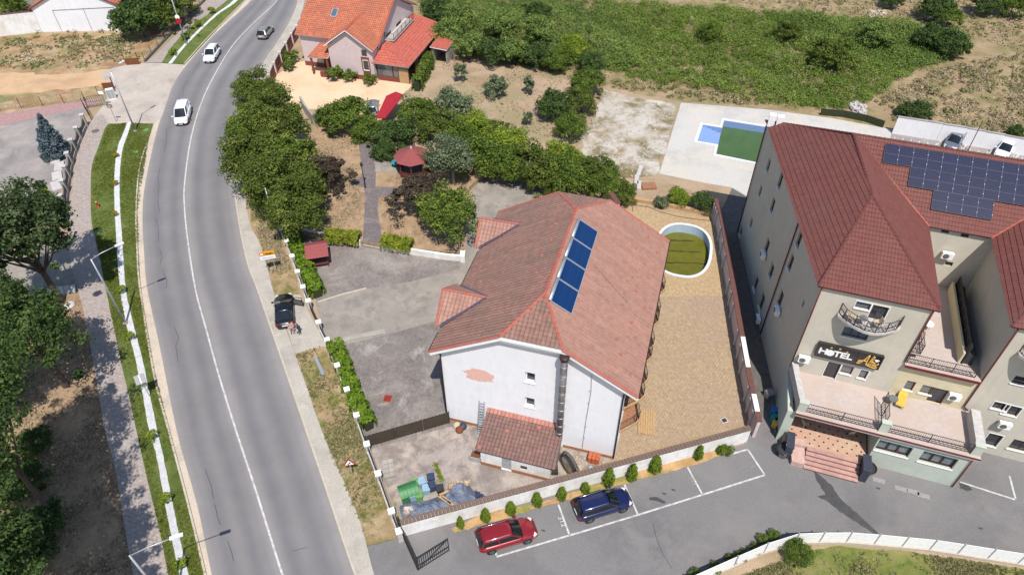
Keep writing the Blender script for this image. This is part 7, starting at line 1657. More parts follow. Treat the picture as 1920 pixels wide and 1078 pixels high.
    if open_door:
        d = MB(); a = Vector((x3-.15, -W/2+.02, .35)); e = Vector((-math.cos(math.radians(62))*1.05, -math.sin(math.radians(62))*1.05, 0)); u = Vector((0, 0, 1))
        d.bar(a+u*.3, a+e+u*.3, .1, .62); dd = d.build('door', P, t); d = MB(); d.bar(a+u*.6+e*.15, a+u*.95+e*.4, .05); d.bar(a+u*.95+e*.4, a+u*.95+e*.95, .05); d.bar(a+u*.6+e*.97, a+u*.95+e*.95, .05); d.build('door_frame', P, dd); d = MB(); n0 = Vector((e.y, -e.x, 0)).normalized()*.06; d.bar(a+u*.32+n0+e*.1, a+e*.95+u*.32+n0, .03, .45); d.build('door_lining', MATS['concrete_dark'], dd)
    return t
def hd(a, b):
    p, q = G(*a), G(*b); return math.degrees(math.atan2(q.y-p.y, q.x-p.x))
def mid(*pp):
    q = sum((G(*p) for p in pp), Vector())/len(pp); return Vector((q.x, q.y, .015))
car('blue_estate_car', 'dark blue estate car parked in a bay beside the white wall', 'estate', 'paint_blue', mid((1086, 974), (1182, 946), (1172, 932), (1076, 955)), hd((1086, 974), (1182, 944)), rails=True, group='parked cars')
car('red_estate_car', 'dark red estate car parked at the left end of the bays', 'estate', 'paint_red', mid((908, 1034), (1000, 1005), (992, 985), (900, 1012)), hd((908, 1036), (1002, 1008)), rails=True, group='parked cars')
blk = car('black_car', 'black coupe-like car on the pavement with its front door open', 'coupe', 'paint_black', mid((516, 612), (556, 612), (552, 566), (518, 566)), hd((536, 614), (533, 556)), open_door=True, group='parked cars')
car('white_van', 'white panel van driving round the bend', 'van', 'paint_white', Vector((*mid((325, 240), (357, 238), (362, 208), (338, 205))[:2], .02)), hd((348, 205), (337, 242)), cat='van', panel_van=True, group='vehicles on the road')
car('white_estate_car', 'white tall estate car driving ahead of the van on the bend', 'suv', 'paint_white', Vector((*mid((380, 122), (402, 120), (416, 100), (398, 96))[:2], .02)), hd((409, 95), (392, 123)), rails=True, group='vehicles on the road')
car('silver_car', 'silver-beige hatchback heading away at the top of the road', 'hatch', 'paint_taupe', Vector((*mid((482, 73), (502, 74), (515, 60), (497, 60))[:2], .02)), hd((491, 75), (507, 55)), group='vehicles on the road')
car('grey_car', 'grey car half hidden by bushes beside the red carport', 'hatch', 'paint_silver', mid((690, 218), (706, 217), (708, 200), (692, 198)), hd((698, 218), (699, 196)), group='parked cars')
car('grey_blue_car', 'blue-grey car parked behind the hotel below the white wall', 'hatch', 'paint_grey', mid((1768, 275), (1795, 279), (1800, 268), (1780, 265)), hd((1796, 262), (1784, 280)), group='parked cars')
car('white_car', 'white car parked behind the hotel at the right edge', 'hatch', 'paint_white', mid((1862, 290), (1890, 294), (1896, 284), (1874, 281)), hd((1880, 278), (1868, 296)), group='parked cars')
for a, b in (((1757, 272), (1764, 265)), ((1806, 280), (1812, 272)), ((1855, 288), (1861, 281)), ((1905, 296), (1911, 289))): stripe('parking_line', [a, b], .15, .02, 'paint_white_line', 2)

# ================================================================ two people by the black car
def person(label, loc, rz, shirt, legs, lean=0, arm=0, h=1.72, bag=False):
    t = thing('person', label, 'person', loc, rz); s = h/1.72
    J = dict(pel=(0, 0, .95), bel=(0, -.02-lean*.3, 1.12), chest=(0, -.02-lean, 1.34), neck=(0, -.03-lean*1.3, 1.48), head=(0, -.05-lean*1.5, 1.6), top=(0, -.05-lean*1.6, 1.7),
             hl=(.1, 0, .9), kl=(.11, -.04, .5), al=(.11, .02, .09), tl=(.12, -.14, .03), hr=(-.1, 0, .9), kr=(-.11, .02, .5), ar=(-.11, .06, .09), tr=(-.12, -.1, .03),
             sl=(.19, -lean, 1.4), el=(.25, -.05-lean-arm*.15, 1.14), wl=(.2, -.2-lean-arm*.25, .98+arm*.12), fl=(.17, -.27-lean-arm*.25, .94+arm*.14), sr=(-.19, -lean, 1.4), er=(-.25, -.04-lean, 1.14), wr=(-.22, -.16-lean-arm*.2, .95+arm*.1), fr=(-.2, -.22-lean-arm*.2, .9+arm*.12))
    E_ = [('pel', 'bel'), ('bel', 'chest'), ('chest', 'neck'), ('neck', 'head'), ('head', 'top'), ('pel', 'hl'), ('hl', 'kl'), ('kl', 'al'), ('al', 'tl'), ('pel', 'hr'), ('hr', 'kr'), ('kr', 'ar'), ('ar', 'tr'), ('chest', 'sl'), ('sl', 'el'), ('el', 'wl'), ('wl', 'fl'), ('chest', 'sr'), ('sr', 'er'), ('er', 'wr'), ('wr', 'fr')]
    Rd = dict(pel=.14, bel=.125, chest=.15, neck=.055, head=.095, top=.07, hl=.095, kl=.062, al=.04, tl=.035, hr=.095, kr=.062, ar=.04, tr=.035, sl=.065, el=.045, wl=.032, fl=.03, sr=.065, er=.045, wr=.032, fr=.03)
    def skin(nm, keys, edges, rr, mat):
        ks = list(keys); me = bpy.data.meshes.new(nm); me.from_pydata([tuple(x*s for x in J[k]) for k in ks], [(ks.index(a), ks.index(b)) for a, b in edges], []); me.materials.append(mat)
        o = link(nm, me, t); o.modifiers.new('skin', 'SKIN'); 
        for k, v in zip(ks, me.skin_vertices[0].data): v.radius = (rr(k)*s, rr(k)*s); v.use_root = k in ('pel', 'chest')
        m = o.modifiers.new('sub', 'SUBSURF'); m.levels = 2; m.render_levels = 2; o.modifiers['skin'].use_smooth_shade = True; return o
    skin('body', J, E_, lambda k: Rd[k], MATS['skin'])
    tk_ = ['pel', 'bel', 'chest', 'sl', 'el', 'sr', 'er']; skin('shirt', tk_, [e for e in E_ if e[0] in tk_ and e[1] in tk_], lambda k: Rd[k]+.025, MATS[shirt])
    lk = ['pel', 'hl', 'kl', 'al', 'hr', 'kr', 'ar']; skin('trousers', lk, [e for e in E_ if e[0] in lk and e[1] in lk], lambda k: Rd[k]+.022, MATS[legs])
    hx_ = [x*s for x in J['head']]; mb = MB(); mb.lathe((hx_[0], hx_[1]+.015, hx_[2]-.02), [(.1, 0), (.118, .06), (.105, .13), (.06, .17), (.01, .18)], 14); mb.build('hair', MATS['hair'], t, True)
    mb = MB(); mb.box((0, hx_[1]-.105, hx_[2]-.01), (.025, .03, .04)); mb.build('nose', MATS['skin'], t)
    for x in (-.035, .035): mb = MB(); mb.box((x, hx_[1]-.093, hx_[2]+.025), (.02, .012, .012)); mb.build('eye', MATS['hair'], t)
    for sd, w in (('l', J['fl']), ('r', J['fr'])):
        mb = MB(); p = Vector(w)*s
        for k in range(4): q = p+Vector(((k-1.5)*.018, -.02, -.01)); mb.tube([q, q+Vector((0, -.03, -.035)), q+Vector((0, -.03, -.07+abs(k-1.5)*.008))], [.01, .009, .007], 6)
        mb.tube([p+Vector((.035 if sd == 'r' else -.035, 0, .0)), p+Vector((.05 if sd == 'r' else -.05, -.02, -.03))], [.011, .008], 6); mb.build('fingers', MATS['skin'], t, True)
    for x in (-.115, .115): mb = MB(); mb.box((x*s, -.05, .045), (.1, .27, .09), 0, 0, (.85, .8)); mb.build('shoe', MATS['black_plastic' if x < 0 or True else 'skin'], t)
    return t
person('person in pale top and pale trousers standing behind the black car', G(549, 624, .1), math.radians(20), 'cloth_pink', 'cloth_lilac', .05, .3, 1.68)
person('person in plum top and dark trousers bending beside the black car', G(562, 624, .1), math.radians(-40), 'cloth_plum', 'denim', .14, .8, 1.72)
# ================================================================ trees and shrubs
M('bark_pale', (.3, .27, .24), (.18, .16, .14), 8, .9, .5, 20)
tree_kind('pine', 12, 5.2, 5.0, 3.4, 7.6, MATS['leaf_pine'], None, 150, 150, .13, 11, 'ball', .23, 26, .26, 8.0, .2)
tree_kind('oakish', 10, 4.2, 4.0, 3.3, 6.3, MATS['leaf_mid'], None, 120, 150, .125, 12, 'ball', .26, 16, .24, 7.0, .25)
tree_kind('oak2', 10, 4.4, 4.2, 3.4, 6.6, MATS['leaf_dark'], None, 120, 150, .125, 13, 'ball', .26, 16, .24, 7.2, .25)
tree_kind('tall', 19, 4.8, 4.8, 5.2, 13.5, MATS['leaf_dark'], None, 170, 110, .13, 32, 'ball', .2, 18, .17, 14.5, .15)
tree_kind('maple', 7, 3.3, 3.3, 2.9, 3.7, MATS['leaf_olive'], None, 120, 130, .115, 14, 'ball', .26, 12, .16, 4.6)
tree_kind('maple2', 7, 3.3, 3.1, 2.9, 3.6, MATS['leaf_mid'], None, 120, 130, .115, 15, 'ball', .26, 12, .16, 4.6)
tree_kind('plum', 4.5, 2.3, 2.3, 2.0, 2.4, MATS['leaf_plum'], None, 110, 80, .1, 16, 'ball', .22, 24, .13, 3.2, .15)
tree_kind('garden', 5, 2.7, 2.7, 2.4, 2.9, MATS['leaf_mid'], MATS['bark_pale'], 110, 110, .1, 17, 'ball', .25, 12, .14, 3.6)
tree_kind('garden_grey', 5, 2.7, 2.7, 2.5, 3.1, MATS['leaf_grey'], MATS['bark_pale'], 110, 110, .1, 18, 'ball', .25, 12, .14, 3.6)
tree_kind('bush_mid', 3.5, 2.3, 2.2, 1.9, 1.7, MATS['leaf_mid'], None, 85, 110, .1, 19, 'ball', .28, 8, .09, 2.4)
tree_kind('bush_lime', 3.5, 2.2, 2.2, 2.0, 1.8, MATS['leaf_lime'], None, 85, 110, .1, 20, 'ball', .28, 8, .09, 2.4)
tree_kind('bush_dark', 3.5, 2.2, 2.2, 1.9, 1.8, MATS['leaf_dark'], None, 85, 110, .1, 21, 'ball', .28, 8, .09, 2.4)
tree_kind('bush_olive', 3.5, 2.3, 2.2, 1.9, 1.7, MATS['leaf_olive'], None, 85, 110, .1, 22, 'ball', .28, 8, .09, 2.4)
tree_kind('bush_grey', 3, 1.7, 1.6, 1.6, 1.6, MATS['leaf_grey'], None, 60, 60, .12, 23, 'ball', .3, 8, .07, 2.0)
tree_kind('sapling', 2.4, .9, .9, 1.3, 1.4, MATS['leaf_grey'], None, 30, 40, .1, 24, 'ball', .34, 6, .05, 1.6)
tree_kind('spruce', 6, 1.9, 1.9, 5.6, .3, MATS['leaf_spruce'], None, 190, 40, .12, 25, 'cone', .24, 10, .12, 5.0)
tree_kind('thuja', 2.2, .52, .52, 1.95, .08, MATS['leaf_thuja'], None, 90, 45, .055, 26, 'egg', .34, 0, .05, 1.2)
tree_kind('thuja_cone', 4.2, 1.2, 1.2, 4.0, .1, MATS['leaf_thuja'], None, 110, 45, .1, 27, 'cone', .34, 0, .08, 2)
tree_kind('ball_gold', .7, .32, .32, .3, .38, MATS['leaf_gold'], None, 20, 40, .05, 28, 'ball', .4, 3, .03, .35)
tree_kind('ball_green', .8, .42, .42, .4, .48, MATS['leaf_lime'], None, 22, 44, .06, 29, 'ball', .4, 3, .03, .4)
tree_kind('field_tree', 4, 2.6, 2.5, 2.2, 1.9, MATS['leaf_field'], None, 85, 100, .12, 30, 'ball', .3, 6, .1, 2.4)
tree_kind('rose', 1.4, .9, .9, .75, .75, MATS['leaf_mid'], None, 34, 50, .08, 31, 'ball', .34, 5, .04, .8)
def at(px, py, zc, z0=0):
    p = G(px, py, zc); return Vector((p.x, p.y, z0))
# left side
LT = [('pine', 40, 445, 7.0, 1.2, 'spreading pine with bluish lit tips above the left pavement'), ('oak2', 55, 622, 6.3, 1.12, 'round leafy tree beside the left pavement, middle of the left edge'), ('tall', -70, 770, 13.5, 1.0, 'tall leafy tree at the left edge below the middle one'), ('tall', -95, 915, 13.5, 1.0, 'tall leafy tree cut off by the left edge, above the bottom corner'), ('tall', -80, 1065, 13.5, 1.0, 'tall leafy tree in the bottom left corner'), ('tall', -30, 1200, 13.5, .9, 'tall tree below the bottom left corner'), ('tall', -165, 985, 13.5, 1.0, 'tall tree outside the left edge, nearest the bottom corner'), ('tall', -150, 680, 13.5, .8, 'tall tree outside the left edge above the others'), ('oak2', -70, 560, 6.6, 1.05, 'dark tree mostly outside the left edge beside the pine')]
for k, x, y, zc, s, lab in LT: tree(k, lab, 'tree', at(x, y, zc*s), s)
tree('spruce', 'taller blue spruce behind the stone pillar fence', 'tree', G(112, 292), 1.0, name='spruce_tree'); tree('spruce', 'smaller blue spruce left of the taller one', 'tree', G(98, 297), .72, name='spruce_tree'); tree('thuja_cone', 'pointed golden green thuja beside the pine', 'tree', G(104, 398), 1.0, name='thuja_tree')
for x, y, s, k, lab in ((258, 32, 2.0, 'bush_dark', 'dark tree against the right end of the white building'), (306, 28, 1.6, 'bush_olive', 'olive tree behind the wire fence, right of the white building'), (284, 10, 1.9, 'bush_dark', 'dark tree behind the two at the white building'), (330, 5, 1.4, 'bush_olive', 'olive tree beside the upper street lamp')): tree(k, lab, 'tree', at(x, y, 1.7*s), s)
tree('bush_mid', 'bush at the top left corner behind the white boundary wall', 'bush', at(12, 2, 3), 1.3, name='bush')
for x, y, s_, lab in ((35, 900, 1.0, 'dark undergrowth bush in the shade near the left edge'), (75, 985, .9, 'low dark bush in the shade by the bottom left trees'), (20, 1050, 1.1, 'dark bush in the bottom left corner'), (60, 820, .7, 'small dark bush in the dappled shade above the others')): tree('bush_dark', lab, 'bush', at(x, y, 1.2), (s_, s_, s_*.7), name='undergrowth_bush')
# trees along the road
RT = [('maple', 490, 178, .78), ('maple2', 455, 240, .85), ('maple', 520, 235, 1.0), ('maple', 485, 300, .95), ('maple2', 545, 290, .95), ('maple', 520, 345, 1.05), ('maple2', 560, 350, .85), ('maple', 555, 395, .9), ('maple2', 503, 370, .7), ('maple2', 466, 168, .55)]
RTL = ['small olive tree at the top end of the row along the road', 'tree whose branches reach furthest over the road', 'broad olive tree at the top of the roadside clump', 'tree above the pavement in the left middle of the roadside clump', 'bright tree on the garden side of the roadside clump', 'tallest olive tree in the middle of the roadside clump', 'tree beside the dark plum bush in the roadside clump', 'lowest right tree of the roadside clump above the hedge', 'lowest left tree of the roadside clump behind the utility pole', 'slim shoot at the very top left of the roadside row']
for (k, x, y, s), lab in zip(RT, RTL): tree(k, lab, 'tree', at(x, y, 3.7*s*1.2), (s*1.2, s*1.2, s*1.15), group='trees along the road')
tree('plum', 'dark plum-leaved bush right of the roadside trees', 'tree', at(613, 335, 2.6, GZ), 1.2, name='plum_bush'); tree('plum', 'dark plum-leaved bush in front of the gazebo', 'tree', at(785, 372, 2.6, GZ), (1.35, 1.2, 1.2), name='plum_bush')
tree('garden_grey', 'grey-green tree right of the gazebo roof', 'tree', at(848, 310, 3.3, GZ), 1.2); tree('garden', 'rounded green tree at the corner of the garden above the white wall', 'tree', at(847, 420, 3.0, GZ), 1.28)
TK = [('bush_mid', 648, 222, 1.15), ('bush_dark', 612, 222, .7), ('bush_mid', 690, 245, .9), ('bush_dark', 738, 250, 1.15), ('bush_mid', 785, 212, 1.0), ('bush_olive', 815, 235, 1.05), ('bush_grey', 850, 185, 1.35), ('bush_lime', 885, 245, 1.1), ('bush_mid', 905, 290, 1.2), ('bush_olive', 925, 255, 1.0), ('bush_lime', 950, 270, 1.15), ('bush_mid', 955, 318, 1.0), ('bush_olive', 1000, 310, 1.15), ('bush_lime', 1045, 300, 1.0), ('bush_mid', 1065, 335, 1.05), ('bush_olive', 1110, 325, .9), ('bush_mid', 1130, 348, .8), ('bush_olive', 1165, 355, .8), ('bush_dark', 720, 285, .75), ('bush_mid', 860, 262, .95), ('bush_lime', 1075, 300, .7), ('bush_olive', 1020, 340, .75)]
TKL = ['bush left of the grey car behind the forecourt', 'small dark shrub at the end of the grey garden wall', 'bush below the grey car', 'broad dark bush left of the red carport', 'bush growing over the red carport roof', 'olive bush between the carport and the grey-green shrub', 'loose grey-green shrub right of the carport', 'lime green bush above the gazebo tree', 'dense bush right of the grey-green garden tree', 'olive bush in the middle of the thicket', 'bright lime bush at the top of the thicket', 'bush above the paving behind the house', 'olive bush left of the back gable of the house', 'lime bush above the back gable of the house', 'bush touching the back hip of the house roof', 'olive bush right of the back hip of the house roof', 'bush beside the brown wall end', 'last olive bush of the thicket towards the pool terrace', 'dark bush left of the gazebo', 'bush behind the grey-green garden tree', 'small lime bush on the upper edge of the thicket', 'low olive bush behind the house roof']
for (k, x, y, s), lab in zip(TK, TKL): tree(k, lab, 'bush', at(x, y, 1.7*s*1.15), (s*1.22*rnd.uniform(.9, 1.1), s*1.22*rnd.uniform(.85, 1.1), s*1.12*rnd.uniform(.8, 1.2)), name='bush', group='thicket behind the house')
for k, x, y, s, lab in (('sapling', 865, 130, 1.3, 'small tree at the top left of the dry orchard'), ('bush_grey', 930, 163, 1.05, 'grey-green tree in the middle of the dry orchard'), ('sapling', 992, 155, 1.2, 'small round tree right of the grey-green orchard tree'), ('sapling', 988, 218, .9, 'thin sapling in the lower orchard'), ('bush_dark', 1042, 200, 1.15, 'dark round tree with a hard shadow in the orchard'), ('bush_mid', 1068, 238, 1.0, 'light green bush below the dark orchard tree'), ('bush_mid', 1100, 160, 1.1, 'bush at the top of the hedge line right of the orchard'), ('bush_olive', 1092, 192, 1.0, 'bush in the hedge line right of the dark orchard tree'), ('bush_lime', 1270, 370, .62, 'bright green bush by the low wall of the pool terrace'), ('bush_dark', 1316, 378, .68, 'dark bush by the low wall next to the bright one'), ('bush_grey', 1240, 378, .5, 'small thin bush left of the bright one at the low wall'), ('bush_dark', 1725, 212, .8, 'dark bush hanging over the stepped white wall'), ('bush_dark', 1700, 208, .6, 'small dark bush left of the one on the white wall'), ('bush_mid', 1495, 1036, .48, 'round bush against the white panel fence on the lawn'), ('bush_dark', 1905, 248, .5, 'small dark bush at the right edge behind the white wall'), ('bush_mid', 800, 118, .6, 'clipped bush at the end of the hedge by the red annex')):
    tree(k, lab, 'bush', at(x, y, 1.6*s), s, name='bush')
for k, x, y, s, lab in (('rose', 624, 140, 1.0, 'flowering bush left of the pink gable'), ('rose', 659, 143, .8, 'flowering bush in front of the pink gable'), ('rose', 697, 149, .8, 'dark bush right of the pink gable'), ('rose', 548, 106, .95, 'round bush inside the brick fence'), ('rose', 540, 125, .8, 'low flowering bush by the forecourt corner')): tree(k, lab, 'bush', at(x, y, 1.0*s), s*1.45, name='flower_bush')
# field trees behind
FT = [('field_tree', 835, 70, 1.2), ('field_tree', 880, 90, 1.1), ('bush_dark', 925, 95, 1.2), ('field_tree', 965, 100, 1.1), ('bush_dark', 1005, 105, 1.1), ('bush_lime', 1075, 92, 1.15), ('bush_mid', 1045, 115, 1.0), ('bush_dark', 1108, 118, 1.0), ('field_tree', 860, 40, 1.3), ('field_tree', 940, 55, 1.3), ('field_tree', 1010, 60, 1.2), ('bush_dark', 820, 20, 1.3), ('bush_dark', 1010, 25, 1.1), ('bush_olive', 1560, 108, 1.4), ('bush_dark', 1760, 15, 1.3), ('bush_mid', 1780, 35, .9), ('bush_dark', 1850, 5, 1.2), ('bush_mid', 1900, 12, 1.1), ('bush_dark', 1675, 0, .9), ('field_tree', 1640, 70, 1.1), ('bush_dark', 1790, 85, 1.2), ('bush_dark', 1745, 70, 1.1), ('bush_mid', 1330, 60, .9), ('bush_olive', 1480, 60, 1.0)]
FTL = ['pale bush at the left front of the overgrown field', 'pale bush behind the block wall', 'dark bush behind the orchard saplings', 'pale bush behind the dry orchard', 'dark bush behind the middle of the orchard', 'lime yellow bush standing out of the overgrown field', 'green bush below the lime yellow one', 'dark bush right of the lime yellow one', 'pale bush beside the orange roof of the annex', 'pale bush in the left middle of the overgrown field', 'pale bush up-left of the lime yellow one', 'dark bush by the pink house gable', 'dark bush at the top of the overgrown field left', 'large rounded olive bush with a dark side in the field', 'dark bush at the top right of the picture', 'green bush below the top right dark one', 'dark bush in the top right corner group', 'green bush in the top right corner', 'small dark bush at the top edge above the rubble heap', 'pale bush right of the rounded olive one', 'dark bush at the right end of the overgrown strip', 'dark bush left of the right end of the overgrown strip', 'small green bush at the top middle of the field', 'olive bush at the top of the field, left of the rubble heap']
for (k, x, y, s), lab in zip(FT, FTL): tree(k, lab, 'bush', at(x, y, 1.7*s), s, name='field_bush', group='bushes of the overgrown field')
# clipped thujas by the white wall
TH_ = [(864, 988, .72), (911, 975, .85), (958, 962, .85), (1007, 947, .88), (1053, 935, .82), (1097, 923, .72), (1140, 908, 1.05), (1184, 897, .95), (1227, 884, 1.1), (1308, 860, .85), (1350, 851, .65)]
for i, (x, y, s) in enumerate(TH_): tree('thuja', '%s clipped thuja from the gate along the white wall' % ORD[i].capitalize(), 'thuja', G(x, y, .03), (s*.86*rnd.uniform(.88, 1.15), s*.86*rnd.uniform(.88, 1.15), s*1.0*rnd.uniform(.92, 1.08)), name='thuja', group='thujas along the white wall')
tree('rose', 'small rose bush after the last thuja on the white wall', 'bush', G(1366, 848), .55, name='rose_bush')
# dots along the gravel strip
BG = [(219, 295), (219, 347), (218, 405)]; BN = [(231, 549), (246, 636), (288, 822), (315, 940), (342, 1064)]; BT = [(398, 26), (373, 51), (348, 75), (326, 104)]
for i, (x, y) in enumerate(BG): tree('ball_gold', '%s golden ball shrub from the top of the gravel strip' % ORD[i], 'shrub', G(x, y, .12), 1.0, name='ball_shrub', group='ball shrubs on the gravel strip')
for i, (x, y) in enumerate(BN): tree('ball_green', '%s green ball shrub down the lower gravel strip' % ORD[i], 'shrub', G(x, y, .12), 1.0, name='ball_shrub', group='ball shrubs on the gravel strip')
for i, (x, y) in enumerate(BT): tree('ball_green', '%s small shrub from the top of the upper verge' % ORD[i], 'shrub', G(x, y, .12), 1.3, name='ball_shrub', group='ball shrubs on the upper verge')
# hedges
hl = MATS['leaf_hedge']
hedge('bright green hedge inside the street fence above the driveway gate', [G(x, y) for x, y in ((537, 432), (552, 458), (567, 492), (582, 527), (598, 558))], 1.45, 1.35, hl, seed=2, per_m=420, wob=.25)
hedge('bright green hedge inside the street fence below the driveway gate', [G(x, y) for x, y in ((630, 655), (645, 692), (660, 732), (676, 772), (694, 806))], 1.3, 1.25, hl, seed=3, per_m=420, wob=.25)
hedge('clipped yellow-green hedge on the garden wall left of the steps', [G(614, 447, GZ), G(674, 452, GZ)], 1.5, .95, MATS['leaf_yellowhedge'], z0=GZ, seed=4, per_m=420, wob=.1)
hedge('clipped yellow-green hedge on the garden wall right of the steps', [G(719, 457, GZ), G(772, 466, GZ)], 1.5, .95, MATS['leaf_yellowhedge'], z0=GZ, seed=5, per_m=420, wob=.1)
hedge('tall green hedge along the right side of the red annex', [G(x, y) for x, y in ((782, 172), (796, 145), (806, 118))], 1.4, 1.8, MATS['leaf_mid'], seed=6, per_m=300, wob=.25, leaf=.14)
for i, (x, y) in enumerate(((1312, 1086), (1345, 1070), (1372, 1058), (1398, 1046), (1420, 1034), (1436, 1022), (1455, 1014))): tree('rose', '%s low shrub from the bottom edge along the inside of the white fence' % ORD[i], 'shrub', G(x-6, y-4), (.55, .5, .45), name='fence_shrub', group='low shrubs along the white fence')
# ================================================================ ground cover nobody could count
def weeds(name, label, px, n, mat, h, seed, per=34, leaf=.2, r=(.6, 1.3)):
    P_, rg = scatter(px, n, seed); f = .5+.5*np.sin(P_[:, 0]*.21+1.3)*np.cos(P_[:, 1]*.27)+.35*np.sin(P_[:, 0]*.6+P_[:, 1]*.45)
    z = h*np.clip(f+rg.normal(size=n)*.25, .12, 1.3)*.6; rad = rg.uniform(r[0], r[1], n)
    C, nr, S, T = clump_leaves(np.column_stack([P_, z]), rad, per, leaf, rg, np.clip(.35+.3*f+rg.normal(size=n)*.14, 0, 1), .5, .16); C[:, 2] = np.maximum(C[:, 2], .03)
    return tag(link(name, leaf_mesh(name, C, nr, S, T, mat, rg), None, 'stuff'), label, 'weeds')
weeds('overgrowth', 'dense dark green brush covering the left of the field', [(775, -30), (1120, -30), (1140, 20), (1180, 60), (1190, 130), (1140, 135), (1060, 132), (960, 122), (850, 92), (800, 50)], 1600, MATS['leaf_field'], 2.4, 41, 90, .115)
weeds('overgrowth', 'bright green weeds over the middle of the field', [(1110, 5), (1440, 22), (1640, 45), (1760, 70), (1740, 120), (1660, 165), (1620, 200), (1530, 205), (1440, 198), (1360, 178), (1290, 166), (1180, 152), (1130, 100)], 2700, MATS['leaf_weed'], 1.5, 42, 84, .1, (.5, 1.1))
weeds('overgrowth', 'green scrub at the right end of the overgrown field', [(1440, 28), (1620, 48), (1800, 62), (1812, 90), (1750, 125), (1690, 135), (1600, 110), (1500, 80)], 800, MATS['leaf_field'], 2.0, 43, 84, .11)
weeds('overgrowth', 'patches of darker nettles among the bright weeds', [(1150, 20), (1440, 30), (1700, 70), (1690, 120), (1560, 190), (1300, 160), (1180, 120)], 260, MATS['leaf_mid'], 2.0, 48, 70, .13, (.5, 1.2))
weeds('overgrowth', 'straw-coloured dead stalks among the field weeds', [(900, 0), (1440, 25), (1740, 80), (1650, 190), (1300, 165), (1050, 120)], 240, MATS['leaf_scrub'], 1.9, 49, 40, .12, (.4, .9))
weeds('overgrowth', 'sparse green weeds along the edge of the gravel yard', [(1150, 150), (1290, 168), (1420, 190), (1420, 200), (1290, 188), (1150, 168)], 90, MATS['leaf_scrub'], .7, 44, 24, .14, (.3, .7))
weeds('overgrowth', 'scrubby weeds on the dry slope behind the hotel', [(1640, 190), (1760, 130), (1920, 100), (2100, 110), (2100, 300), (1920, 270), (1760, 235), (1680, 230)], 420, MATS['leaf_scrub'], .6, 45, 24, .15, (.3, .8))
weeds('overgrowth', 'dry scrub across the top of the field', [(1120, -40), (2000, -40), (1920, 90), (1800, 60), (1620, 40), (1440, 20)], 500, MATS['leaf_scrub'], .5, 46, 20, .15, (.3, .8))
weeds('overgrowth', 'green weeds along the far edge of the dirt lot', [(0, 62), (230, 56), (240, 75), (100, 95), (0, 90)], 60, MATS['leaf_scrub'], .5, 47, 24, .14, (.3, .7))
tufts('grass_tufts', 'dry and green grass tufts on the dirt lot', 'grass', [(0, 75), (250, 65), (270, 110), (150, 130), (0, 130)], 800, MATS['leaf_scrub'], .2, 51, 5, wid=.1)
tufts('grass_tufts', 'dry grass tufts on the verge below the driveway', 'grass', [(556, 665), (600, 650), (660, 765), (740, 985), (738, 1008), (690, 1018), (605, 808)], 1500, MATS['leaf_scrub'], .12, 52, 5, .096, 1.2, .05)
tufts('grass_tufts', 'dry grass tufts on the verge above the black car', 'grass', [(472, 400), (512, 425), (555, 520), (558, 552), (520, 555), (486, 450)], 900, MATS['leaf_straw'], .12, 53, 5, .096, 1.0, .05)
tufts('grass_blades', 'short mown grass of the verge left of the white gravel', 'grass', [(203, 236), (238, 230), (220, 275), (214, 307), (213, 390), (219, 495), (235, 607), (263, 725), (289, 845), (308, 948), (334, 1078), (318, 1078), (258, 808), (212, 607), (174, 420), (174, 312)], 6000, MATS['leaf_grass'], .07, 54, 5, .115, .3, .03)
tufts('grass_blades', 'short mown grass of the verge right of the white gravel', 'grass', [(248, 230), (282, 234), (258, 395), (262, 540), (290, 700), (318, 808), (384, 1076), (357, 1078), (328, 948), (306, 845), (280, 725), (252, 607), (234, 495), (227, 390), (229, 307), (234, 275)], 6000, MATS['leaf_grass'], .07, 62, 5, .115, .3, .03)
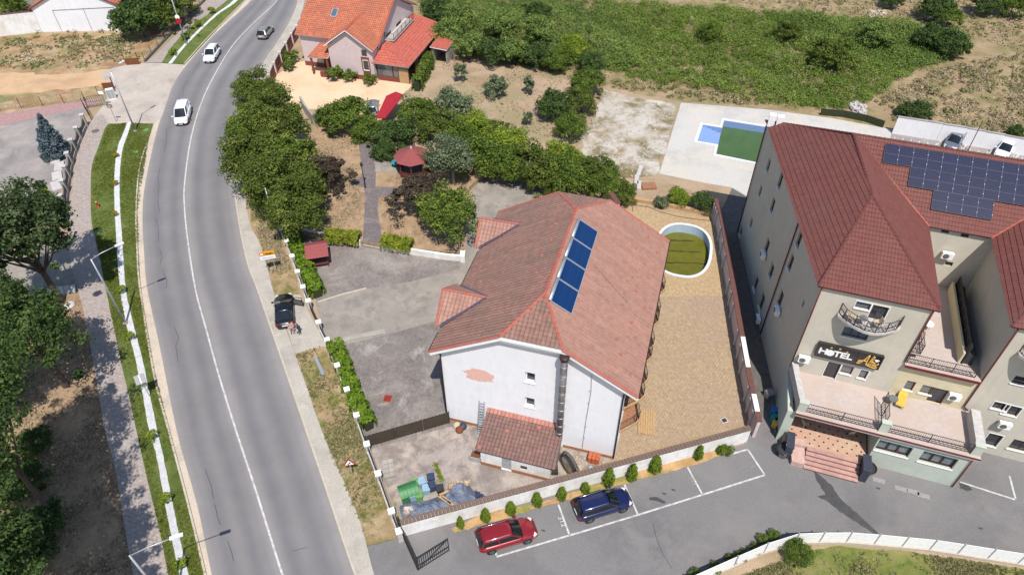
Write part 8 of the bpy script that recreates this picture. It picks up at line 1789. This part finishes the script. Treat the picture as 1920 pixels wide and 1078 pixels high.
tufts('grass_blades', 'grass of the lawn beyond the white fence', 'grass', [(1340, 1100), (1480, 1045), (1560, 1026), (1700, 1034), (1920, 1068), (1960, 1120), (1340, 1130)], 3500, MATS['leaf_scrub'], .1, 55, 5, .012, .7, .05)
tufts('dry_grass', 'dry grass and seedlings of the old orchard', 'grass', [(830, 105), (1120, 150), (1110, 250), (1000, 260), (900, 215), (820, 190)], 900, MATS['leaf_straw'], .11, 56, 5, 0, .8, .08)
tufts('dry_grass', 'dry grass over the field behind the hotel', 'grass', [(1640, 190), (1760, 130), (2000, 80), (2000, 290), (1760, 245), (1680, 235)], 3000, MATS['leaf_straw'], .16, 57, 5, .01, .8, .12)
tufts('dry_grass', 'dry grass at the top of the field', 'grass', [(1120, -40), (2000, -40), (1920, 100), (1800, 60), (1440, 20)], 2200, MATS['leaf_straw'], .16, 58, 5, .01, .8, .12)
tufts('leaf_litter_scatter', 'fallen dry leaves on the garden soil', 'leaves', [(585, 250), (668, 262), (672, 330), (680, 450), (590, 432), (565, 430)], 2600, MATS['leaf_straw'], .09, 59, 3, GZ, .8, .07)
tufts('leaf_litter_scatter', 'fallen dry leaves under the trees on the left', 'leaves', [(0, 540), (150, 570), (172, 665), (200, 815), (248, 1078), (0, 1078)], 4000, MATS['leaf_straw'], .09, 60, 3, .01, .8, .07)
tufts('weed_patch', 'yellow-green weeds in the service yard joint', 'weeds', [(812, 868), (818, 868), (832, 900), (826, 904)], 60, MATS['leaf_lime'], .1, 61, 6, .012, 0, .06)
rubble('stones', 'pale loose stones on the gravel yard', [(1125, 175), (1265, 198), (1232, 325), (1100, 305)], 260, .16, 'stone_white', 21); rubble('stones', 'rubble heap on the dry field at the top', [(1625, 20), (1665, 25), (1660, 45), (1630, 42)], 90, .6, 'rubble', 22); rubble('stones', 'pale rubble by the netting behind the hotel', [(1590, 195), (1620, 200), (1625, 218), (1600, 215)], 60, .5, 'stone_white', 23); rubble('stones', 'light stones scattered on the dirt lot', [(0, 80), (250, 78), (265, 110), (180, 118), (0, 120)], 110, .18, 'stone_white', 24)
